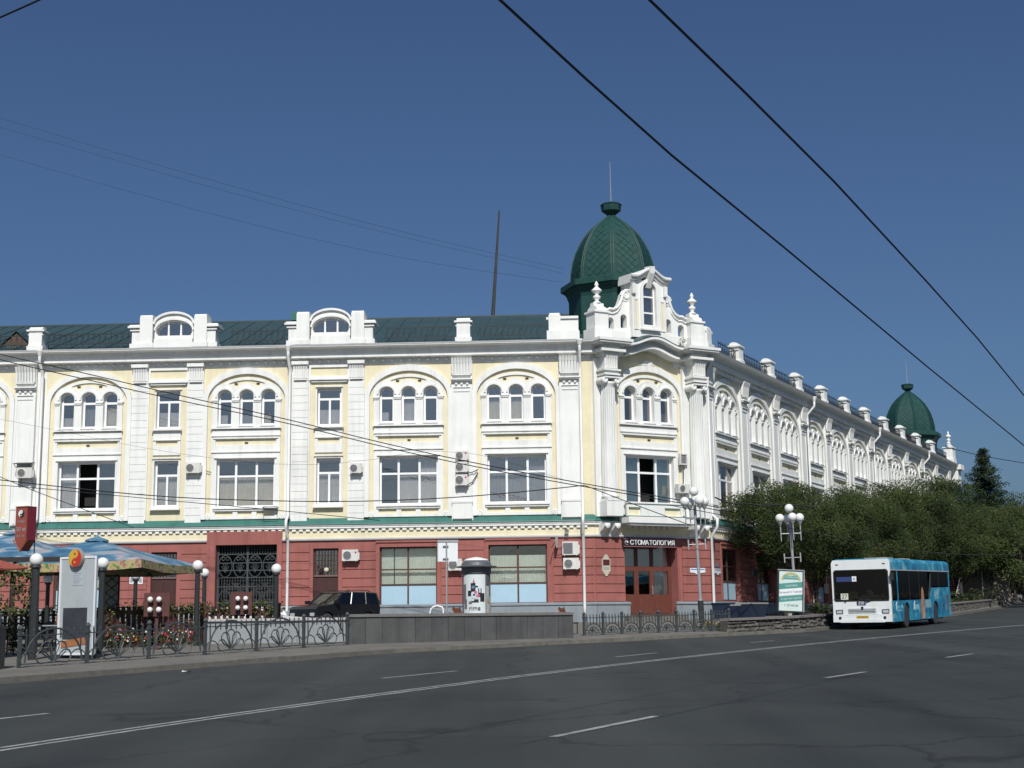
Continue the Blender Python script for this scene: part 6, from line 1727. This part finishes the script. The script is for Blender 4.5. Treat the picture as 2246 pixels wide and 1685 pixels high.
# hanging red sign with a taijitu emblem
SR = mat('sign_brick_red', (.26,.065,.045), .5, .12, 3); SC = mat('sign_crimson', (.20,.018,.035), .5, .1, 3)
def taiji(cx, cz, r, y, ma, mb_, parent, M, th=.01):
    n = 16
    half = [(cx+r*math.cos(math.pi/2+math.pi*i/n), cz+r*math.sin(math.pi/2+math.pi*i/n)) for i in range(n+1)]
    s1 = [(cx+r/2*math.cos(-math.pi/2-math.pi*i/n), cz-r/2+r/2*math.sin(-math.pi/2-math.pi*i/n)) for i in range(1,n)]
    s2 = [(cx+r/2*math.cos(-math.pi/2+math.pi*i/n), cz+r/2+r/2*math.sin(-math.pi/2+math.pi*i/n)) for i in range(0,n)]
    obj('emblem_light', MB().plate(half+s1+s2, [], y-th, y).mesh('emblem_light', ma), parent, M)
    h2 = [(2*cx-a, 2*cz-b) for a, b in half+s1+s2]
    obj('emblem_dark', MB().plate(h2, [], y-th, y).mesh('emblem_dark', mb_), parent, M)
    obj('emblem_dot', MB().plate([(cx+r*.14*math.cos(i), cz+r/2+r*.14*math.sin(i)) for i in [math.pi/5*k for k in range(10)]], [], y-th-.008, y-th-.001).mesh('emblem_dot', mb_), parent, M)
    obj('emblem_dot', MB().plate([(cx+r*.14*math.cos(i), cz-r/2+r*.14*math.sin(i)) for i in [math.pi/5*k for k in range(10)]], [], y-th-.008, y-th-.001).mesh('emblem_dot', ma), parent, M)
Ys = 44.5
pt = at(58, 1112, Ys); pb = at(58, 1184, Ys)
hs = pt.z-pb.z; wf = 24*Ys/F_PX/.744; wsd = 18.5*Ys/F_PX/.668
SGM = T(at(57.5,1184,Ys).x, Ys, pb.z, R(-23))
sgn = thing('hanging_sign', 'red box sign pointing down with a black and white yin yang emblem', 'sign', SGM)
tip = .34
obj('box', MB().plate([(-wf,0),(-wf/2,-tip),(0,0),(0,hs),(-wf,hs)], [], 0, wsd).mesh('box', SR), sgn, SGM)
obj('side_face', MB().box(.0005, .012, .0, wsd, 0, hs).mesh('side_face', SC), sgn, SGM)
obj('edge_trim', MB().box(-.012,.002,-.012,-.001,0,hs).tube([(-wf-.06,-.01,-.0),(-wf/2,-.01,-tip-.03),(.06,-.01,0)], .022, 5).box(-wf-.01,.02,-.02,wsd,hs+.001,hs+.03).mesh('edge_trim', mat('sign_trim', (.20,.08,.03), .5)), sgn, SGM)
taiji(-wf/2, hs*.80, .115, -.006, ADW, IRON, sgn, SGM)
for tx, z, sz in (('ЧАЙ', .55, .13), ('30 м', .32, .20), ('кафе', .12, .13)):
    obj('lettering', text_mesh(tx, sz*1.0, STEEL, .002), sgn, SGM @ Matrix.Translation((-wf/2, -.008, hs*z)))
obj('carrying_pole', MB().tube([(-.05,wsd+.04,hs),(-.05,wsd+.04,ground_z(pt.x,Ys)-pb.z)], .022, 6).mesh('carrying_pole', IRON), sgn, SGM)
# white board with a red and yellow emblem
Yb = 41.5
b0 = at(135, 1240, Yb); b1 = at(209, 1240, Yb); zb1 = at(172, 1223, Yb).z; xm = (b0.x+b1.x)/2
zg = ground_z(xm, Yb); wb_ = (b1.x-b0.x)/.70
BD = T(xm, Yb, zg, R(-29))
bd = thing('menu_board', 'tall white board with a red and yellow yin yang disc on top', 'board', BD)
hb_ = zb1-zg
obj('panel', MB().box(-wb_/2, wb_/2, 0, .08, .12, hb_).mesh('panel', mat('board_white', (.40,.44,.46), .5, .06, 2, .1)), bd, BD)
obj('edge_frame', MB().plate(rect(-wb_/2-.03, wb_/2+.03, .10, hb_+.03), [rect(-wb_/2+.03, wb_/2-.03, .16, hb_-.03)], -.02, -.001).mesh('edge_frame', ADW), bd, BD)
obj('dark_print', MB().box(-wb_*.38, wb_*.30, -.01, -.002, .55, 1.45).mesh('dark_print', mat('print_charcoal', (.04,.045,.055), .6, .3, 4)), bd, BD)
obj('orange_print', MB().plate([(-wb_*.40,.30),(wb_*.36,.42),(wb_*.36,.62),(-wb_*.40,.50)], [], -.016, -.011).mesh('orange_print', mat('print_orange', (.36,.15,.06), .6, .3, 5)), bd, BD)
obj('grey_notice', MB().box(-.20, .20, -.01, -.002, hb_-.80, hb_-.38).mesh('grey_notice', mat('notice_grey', (.40,.45,.49), .6)), bd, BD)
for i in range(6): obj('notice_line', MB().box(-.16, .16-.04*(i%3), -.014, -.011, hb_-.46-.055*i, hb_-.447-.055*i).mesh('notice_line', PALEW), bd, BD)
obj('disc', MB().lathe([(.265,0),(.265,.12)], 24, (0,-.02,hb_-.02), 0, 'y').mesh('disc', mat('disc_edge', (.35,.30,.26), .5)), bd, BD)
taiji(0, hb_-.02, .25, -.143, mat('emblem_yellow', (.55,.36,.04), .4), mat('emblem_red', (.48,.035,.025), .4), bd, BD)
for x in (-wb_/2+.1, wb_/2-.1): obj('foot', MB().box(x-.03, x+.03, -.3, .35, 0, .12).mesh('foot', IRON), bd, BD)

# dark trellis pavilion with creeper
DW = mat('dark_stained_wood', (.022,.014,.012), .7, .3, 4)
TM = T(-15.9, 44.5, ground_z(-15.9,44.5), R(4))
tp = thing('trellis_pavilion', 'dark timber trellis pavilion overgrown with creeper at the left edge', 'pavilion', TM)
for x in (-2.2, -.7, .85, 1.75): obj('post', MB().box(x-.07, x+.07, -.07, .07, -.05, 2.85).mesh('post', DW), tp, TM)
for x in (-.7, .85, 1.75): obj('post', MB().box(x-.06, x+.06, 3.4, 3.52, -.05, 2.85).mesh('post', DW), tp, TM)
obj('beam', MB().box(-2.4, 1.9, -.10, .10, 2.855, 3.0).mesh('beam', DW), tp, TM); obj('beam', MB().box(-2.4, 1.9, 3.38, 3.54, 2.855, 3.0).mesh('beam', DW), tp, TM)
for k in range(9): obj('lattice_bar', MB().box(-2.13+.19*k, -2.10+.19*k, -.02, .02, .9, 2.85).mesh('lattice_bar', DW), tp, TM)
for k in range(9): obj('lattice_bar', MB().box(-.62+.19*k, -.59+.19*k, -.02, .02, .0, 1.1).mesh('lattice_bar', DW), tp, TM)
for k in range(5): obj('lattice_rail', MB().box(-2.2, .85, -.045, -.021, .30+.45*k, .33+.45*k).mesh('lattice_rail', DW), tp, TM)
q = MB()
for _ in range(210):
    x = rnd.uniform(-2.3, .9); z = rnd.uniform(.1, 2.8)
    leaves(q, (x, -.05, z), 9, (.10,.10,.12), .075)
cv = thing('creeper', 'dark leafy creeper climbing the trellis pavilion', 'plant', TM, None, q.mesh('creeper', VINE))
# red brown picket fences with leafy tops
PK = mat('picket_red_brown', (.085,.026,.022), .65, .3, 5)
def picket_fence(A, B, zt, label, vlabel):
    A, B = Vector(A), Vector(B); d = B-A; L = d.length; zg = ground_z(A.x, A.y)
    M = T(A.x, A.y, zg, math.atan2(d.y, d.x)); h = zt-zg
    f = thing('picket_fence', label, 'fence', M)
    n = int(L/.21)
    me = MB().box(-.065, .065, -.02, .02, -.05, h-.05).mesh('picket', PK)
    for i in range(n): obj('picket', me, f, M @ Matrix.Translation((L*(i+.5)/n, 0, 0)))
    for z in (.25, h*.5, h-.25): obj('rail', MB().box(0, L, .021, .06, z-.04, z+.04).mesh('rail', PK), f, M)
    for x in (0, L/2, L): obj('post', MB().box(x-.06, x+.06, .061, .18, -.05, h+.05).mesh('post', PK), f, M)
    q = MB()
    for i in range(int(L*16)):
        x = rnd.uniform(-.1, L+.1); leaves(q, (x, -.06, h-.06+rnd.uniform(-.22,.12)), 10, (.12,.09,.07), .06)
    for i in range(int(L*26)):
        x = rnd.uniform(0, L); leaves(q, (x, -.08, rnd.uniform(.1, h-.1)), 6, (.10,.06,.10), .06)
    thing('climbing_plant', vlabel, 'plant', M, None, q.mesh('climbing_plant', VINE))
    return f, M, h
z1_ = at(300, 1328, 50).z
picket_fence((at(226,1400,48.2).x,48.2), (at(446,1400,51.2).x,51.2), z1_, 'red brown picket fence of the cafe behind the iron fence', 'leafy climber along the top of the left picket fence')
picket_fence((at(446,1400,52.2).x,52.2), (at(612,1400,53.2).x,53.2), at(520,1327,53).z, 'red brown picket fence behind the pale grey wall block', 'leafy climber along the top of the right picket fence')
picket_fence((at(-20,1400,60).x,60.0), (at(330,1400,61).x,61.0), at(150,1336,60.5).z, 'added dark picket fence standing in for the shade at the back of the cafe', 'leafy climber on the added back fence of the cafe')  # added fence: darkens the cafe under the umbrellas and hides the plinth
# dark red lamp boards with four bulb globes
for x0, x1, y0, y1, Y, cx, cy, lb in ((318,372,1301,1352,46.3,342,1325.5,'left dark red board with four white bulbs on the picket fence'), (507,553,1299,1348,52.0,532,1325,'right dark red board with four white bulbs above the pale grey wall')):
    a = at(x0, y0, Y); b = at(x1, y1, Y)
    M = T((a.x+b.x)/2, Y-.05, b.z, R(3))
    t = thing('bulb_board', lb, 'lamp board', M, 'bulb boards of the cafe')
    w, h = b.x-a.x, a.z-b.z
    obj('board', MB().box(-w/2, w/2, -.03, .03, 0, h).mesh('board', PK), t, M)
    obj('stand', MB().box(-.05, .05, .031, .08, -1.2, h).mesh('stand', PK), t, M)
    ox = at(cx, cy, Y).x - (a.x+b.x)/2
    for sx in (-1, 1):
        for sz in (-1, 1):
            px = ox+sx*.14; pz = h*.5+sz*.165
            obj('bulb_socket', MB().tube([(px+(.03 if sx > 0 else .05),-.03,pz),(px+(.03 if sx > 0 else .03),-.14,pz)], .035, 8).mesh('bulb_socket', mat('socket_brass', (.45,.30,.10), .5)), t, M)
            obj('bulb', MB().ball((px, -.17, pz), .092, 14).mesh('bulb', GLOBE, True), t, M)
# tables, chairs and bits behind the pickets
CHW = mat('white_plastic', (.66,.67,.66), .45, .05); CHD = mat('dark_chair', (.03,.028,.03), .6, .2); RUGR = mat('red_cushion', (.28,.04,.05), .8, .2)
def chair(M, label, mt, group, src=[None]):
    t = thing('cafe_chair', label, 'chair', M, group)
    obj('seat', MB().box(-.21,.21,-.21,.21,.42,.46).mesh('seat', mt), t, M)
    obj('backrest', MB().plate([(-.20,.50),(.20,.50),(.22,.86),(.12,.92),(-.12,.92),(-.22,.86)], [rect(-.14,-.05,.56,.82), rect(.05,.14,.56,.82)], .19, .23).mesh('backrest', mt), t, M)
    for x in (-.18,.18):
        for y in (-.18,.18): obj('leg', MB().tube([(x,y,.42),(x*1.15,y*1.15,0)], .02, 5).mesh('leg', mt), t, M)
    return t
def table(M, label):
    t = thing('cafe_table', label, 'table', M, 'cafe tables')
    obj('tabletop', MB().lathe([(.42,.70),(.42,.74)], 18).mesh('tabletop', CHW), t, M)
    obj('pedestal', MB().tube([(0,0,0),(0,0,.70)], .04, 8).lathe([(.25,0),(.25,.03),(.05,.06)], 12).mesh('pedestal', CHD), t, M)
    return t
spots = [(260,52.0,'left'),(345,53.5,'middle'),(395,54.5,'right')]
for px, Y, nm in spots:
    x = at(px, 1400, Y).x; zg = ground_z(x, Y)
    table(T(x, Y, zg), 'white round cafe table at the %s of the picket fence, seen between pickets' % nm)
    chair(T(x-.75, Y+.1, zg, R(70)), 'white plastic cafe chair left of the %s white table' % nm, CHW, 'white cafe chairs')
    chair(T(x+.7, Y-.1, zg, R(-75)), 'white plastic cafe chair right of the %s white table' % nm, CHW, 'white cafe chairs')
for px, Y, nm in ((110,47.5,'left'),(128,48.5,'right')):
    x = at(px, 1400, Y).x; zg = ground_z(x, Y)
    chair(T(x, Y, zg, R(20)), 'dark wooden cafe chair in the shade, %s of two by the white board' % nm, CHD, 'dark cafe chairs')
x = at(105, 1400, 46).x; zg = ground_z(x, 46)
M = T(x, 46, zg, R(5)); t = thing('cafe_bench_table', 'dark wooden cafe table with a pale edge left of the white board', 'table', M)
obj('tabletop', MB().box(-.75,.6,-.35,.35,.80,.86).mesh('tabletop', DW), t, M); obj('table_edge', MB().box(-.75,.6,-.37,-.351,.81,.85).mesh('table_edge', STEEL), t, M)
for a in (-.6,.45): obj('leg', MB().box(a-.04,a+.04,-.3,.3,0,.799).mesh('leg', DW), t, M)
JM = M @ Matrix.Translation((.35,-.1,.862)); t = thing('juice_jug', 'orange juice jug standing on the dark cafe table', 'jug', JM)
obj('glass_body', MB().lathe([(.07,0),(.08,.05),(.07,.24),(.06,.30)], 12).mesh('glass_body', mat('orange_juice', (.60,.17,.03), .3)), t, JM); obj('rim', MB().lathe([(.065,.302),(.075,.36)], 12).mesh('rim', CHW), t, JM)
# small coloured flowers and planters at the foot of the picket fence
q = MB(); fl = MB()
for _ in range(90):
    u = rnd.random(); x = at(228+u*215, 1400, 48+u*2.6).x; Y = 47.7+u*2.7; zg = ground_z(x, Y)
    leaves(q, (x, Y, zg+rnd.uniform(.05,.5)), 8, (.10,.06,.08), .06)
thing('flower_bed', 'low mixed planting at the foot of the cafe picket fence', 'planting', ID, None, q.mesh('flower_bed', VINE))['kind'] = 'stuff'
for nm, colr, n in (('red', (.40,.03,.05), 26), ('pink', (.45,.10,.20), 16), ('orange', (.50,.16,.02), 12), ('white', (.6,.6,.58), 24)):
    q = MB()
    for _ in range(n):
        u = rnd.random(); x = at(228+u*215, 1400, 48+u*2.6).x; Y = 47.55+u*2.65; zg = ground_z(x, Y)
        q.ball((x, Y, zg+rnd.uniform(.15,.62)), rnd.uniform(.025,.05), 6)
    thing(nm+'_flowers', 'scattered small %s blooms at the foot of the cafe picket fence' % nm, 'flowers', ID, None, q.mesh(nm+'_flowers', mat('bloom_'+nm, colr, .7, .2)))['kind'] = 'stuff'
# framed lattice panel by the lamp
p = at(246, 1293, 50.5); M = T(p.x, 50.5, ground_z(p.x, 50.5), R(4)); hh = at(246,1262,50.5).z-ground_z(p.x,50.5)
t = thing('lattice_panel', 'pale diamond lattice panel in a dark frame beside the white board lamp', 'panel', M)
obj('frame', MB().plate(rect(-.30,.26,0,hh), [rect(-.25,.21,.05,hh-.05)], -.03, .03).mesh('frame', DW), t, M)
obj('infill', MB().box(-.25,.21,0,.012,.05,hh-.05).mesh('infill', mat('lattice_pale', (.36,.40,.37), .7)), t, M)
for k in range(7):
    z = .2+k*(hh-.5)/6
    obj('lattice_bar', MB().tube([(-.24,-.01,z),(.20,-.01,z+.34)], .012, 4).tube([(.20,-.01,z),(-.24,-.01,z+.34)], .012, 4).mesh('lattice_bar', DW), t, M)
# scrap of paper by the kerb
p = road_at(408, 1474); thing('paper_scrap', 'white scrap of paper lying in the gutter by the kerb', 'litter', T(p.x, p.y, p.z+.005, .4), None, MB().add([(-.11,-.05,0),(.10,-.06,.02),(.12,.05,.0),(-.09,.06,.03)], [(0,1,2,3)]).mesh('paper_scrap', ADW))

# ------------------------------------------------------------------ trees
BARK = mat('bark', (.06,.048,.038), .9, .3, 4, 0, .4, 12)
LEAF = leafmat('tree_leaf', (.018,.030,.009), (.042,.060,.017), (.080,.100,.030), .55, .20)
LEAF2 = leafmat('spruce_needles', (.008,.018,.010), (.022,.040,.018), (.05,.075,.03), 1.0)
def tree(x, y, zlo, zhi, rx, ry, label, seed, nclump=75, per=150, size=.10, mt=None, name='street_tree'):
    q = random.Random(seed); zg = ground_z(x, y); M = T(x, y, zg)
    t = thing(name, label, 'tree', M)
    zc = (zlo+zhi)/2-zg; rz = (zhi-zlo)/2
    mb = MB(); cs = []
    for i in range(nclump):
        while True:
            u = Vector((q.uniform(-1,1), q.uniform(-1,1), q.uniform(-1,1)))
            if .35 < u.length < 1: break
        u = u*(.93/ max(.6, u.length)) if q.random() < .85 else u*.8
        squash = 1.0 if u.z > 0 else .85
        c = (u.x*rx*.88, u.y*ry*.88, zc+u.z*rz*.88*squash)
        cs.append(c); k = q.uniform(.55, 1.25); sp = .098*(rx+rz)*k
        leaves(mb, c, int(per*k*k), (sp, sp, sp*.70), size, q)
    obj('crown', mb.mesh('crown', mt or LEAF), t, M)
    lean = q.uniform(-.3,.3)
    tr = MB().tube([(0,0,-.2),(.05,0,.6),(lean*.5,.1,zlo-zg),(lean,.1,zc+rz*.3)], [.20,.16,.13,.05], 8)
    for c in q.sample(cs, 9):
        h0 = q.uniform(.55,1.0)*(zlo-zg); tr.tube([(lean*.4,.08,h0), (c[0]*.4,c[1]*.4,(h0+c[2])/2+.3), (c[0]*.85,c[1]*.85,c[2])], [.07,.05,.02], 5)
    obj('trunk', tr.mesh('trunk', BARK), t, M)
    return t
def pt_(px, Y): return at(px, 1300, Y).x
TREES = [(1724,75.5,3.7,1058,3.5,3.2,'nearest round leafy tree against the corner of the right front'),
 (1790,81,3.6,1064,3.6,3.2,'second leafy tree along the right front, behind the far street lamp'),
 (1862,88,3.6,1080,3.7,3.2,'third leafy tree along the right front, above the bus windscreen'),
 (1925,95,3.8,1070,3.9,3.4,'fourth leafy tree along the right front, above the middle of the bus'),
 (2000,103,4.0,1062,4.2,3.4,'fifth and taller leafy tree along the right front, above the rear of the bus'),
 (2062,112,4.2,1053,4.2,3.5,'sixth and tallest leafy tree, hiding the end of the right front'),
 (2105,120,4.2,1098,4.2,4.0,'seventh leafy tree beyond the end of the right front'),
 (2165,128,4.4,1112,4.6,4.2,'leafy tree below the pointed spruce at the right'),
 (2226,136,4.4,1116,5.2,4.5,'broad leafy tree at the right edge below the far spruces')]
for i, (px, Y, zl, ytop, rx, ry, lb) in enumerate(TREES):
    zt_ = at(px, ytop-6, Y).z
    tree(pt_(px, Y), Y, zl, zt_, rx, ry, lb, 100+i, 40+int(zt_*1.5), 900, .058+.0006*(Y-75))
for i, (px, Y, zl, ytop, rx, lb) in enumerate(((2215,165,6,1075,5.5,'far dark leafy tree between the two spruces'),(2246,120,3.6,1140,4.5,'dark low leafy tree cut by the right edge over the road'))):
    tree(pt_(px, Y), Y, zl, at(px, ytop, Y).z, rx, rx*.8, lb, 300+i, 70, 170, .13)
def spruce(px, Y, ytop, rb, label, seed):
    q = random.Random(seed); x = pt_(px, Y); zg = ground_z(x, Y); M = T(x, Y, zg)
    h = at(px, ytop, Y).z-zg
    t = thing('spruce_tree', label, 'tree', M, None)
    mb = MB(); tr = MB().tube([(0,0,-.2),(0,0,h*.98)], [.25,.03], 8)
    z = h*.06
    while z < h*.99:
        f = 1-(z-h*.10)/(h*.9); r = rb*(f**.85)*q.uniform(.60,1.2)+.12
        nb = max(4, int(8*f+3)); a0 = q.uniform(0, 6.28)
        for k in range(nb):
            a = a0+6.283*k/nb+q.uniform(-.2,.2); rr = r*q.uniform(.75,1.15)
            e = Vector((rr*math.cos(a), rr*math.sin(a), z-.12*rr+q.uniform(-.1,.25)))
            tr.tube([(0,0,z), e], [.03,.008], 4)
            for j in range(int(4+rr*5)):
                u = q.uniform(.15,1.05); p = Vector((0,0,z)).lerp(e, u)
                leaves(mb, (p.x, p.y, p.z+.03), 9, (.24,.24,.16), .12, q)
        z += .45*(.5+f*.6)
    obj('crown', mb.mesh('crown', LEAF2), t, M); obj('trunk', tr.mesh('trunk', BARK), t, M)
spruce(2176, 150, 984, 6.0, 'pointed dark spruce standing beyond the end of the building', 5)
spruce(2306, 160, 1015, 4.6, 'far spruce cut by the right edge of the photo', 6)
# shrubs and ground planting behind the stone walls
SHR = leafmat('shrub_leaf', (.012,.020,.010), (.028,.040,.018), (.06,.075,.03), 1.5)
for i, (px, Y, w, h, lb) in enumerate(((2092,100,1.0,.8,'dark shrub just behind the rear of the bus'),(2160,112,2.2,.9,'dark low shrub on the stone wall right of the bus'),(2128,106,1.4,.6,'small dark shrub between the wall and the stair'),(1798,66,.8,.7,'dark shrub between the advert and the bus'))):
    x = pt_(px, Y); zg = ground_z(x, Y); q = MB()
    for _ in range(26): leaves(q, (rnd.uniform(-w/2,w/2), rnd.uniform(-.4,.4), rnd.uniform(.1,h)), 18, (.14,.14,.10), .09)
    thing('shrub', lb, 'shrub', T(x, Y, zg), None, q.mesh('shrub', SHR))
q = MB()
for _ in range(260):
    u = rnd.random(); P = Vector((8.4,56.2)).lerp(Vector((12.2,60.4)), u) + off*rnd.uniform(.4,1.8)
    leaves(q, (P.x, P.y, ground_z(P.x,P.y)+rnd.uniform(.02,.22)), 6, (.10,.10,.05), .06)
for _ in range(340):
    u = rnd.random(); P = Vector((27,88.5)).lerp(Vector((40,119)), u) + off*rnd.uniform(.5,4)
    leaves(q, (P.x, P.y, ground_z(P.x,P.y)+rnd.uniform(.02,.25)), 6, (.16,.16,.06), .09)
thing('ground_planting', 'low green planting along the top of the stone walls', 'planting', ID, None, q.mesh('ground_planting', VINE))['kind'] = 'stuff'
q = MB()
for _ in range(70):
    u = rnd.random(); P = Vector((7.9,57.0)).lerp(Vector((9.6,58.6)), u) + off*rnd.uniform(.2,.9)
    q.ball((P.x, P.y, ground_z(P.x,P.y)+rnd.uniform(.08,.26)), rnd.uniform(.03,.05), 6)
thing('yellow_flowers', 'yellow marigolds in the bed behind the low iron fence', 'flowers', ID, None, q.mesh('yellow_flowers', mat('marigold', (.42,.24,.02), .7, .3)))['kind'] = 'stuff'
# beige annexe and stair beyond the red front
BEI = mat('beige_annexe_wall', (.22,.18,.14), .8, .2, 1, .2)
p = at(2150, 1300, 124); M = T(p.x, 124, ground_z(p.x,124)-.3, R(20)); 
t = thing('annexe_wall', 'low beige wall of the annexe beyond the red front at right', 'wall', M)
obj('wall', MB().box(-2.3, 3.2, 0, .4, 0, 2.6).mesh('wall', BEI), t, M); obj('cap', MB().box(-2.4, 3.3, -.08, .48, 2.603, 2.72).mesh('cap', GREYMOULD), t, M)
p = at(2105, 1300, 112); M = T(p.x, 112, ground_z(p.x,112), R(62)); 
t = thing('stair_wall', 'pale sloping stair wall with a dark rail at the far red front', 'stair', M)
obj('cheek', MB().plate([(-1.2,0),(1.4,0),(1.4,1.5),(.9,1.5)], [], 0, .2).mesh('cheek', BEI), t, M); obj('handrail', MB().tube([(-1.2,.1,.3),(.9,.1,1.8),(1.6,.1,1.8)], .035, 6).mesh('handrail', PIPEW), t, M)
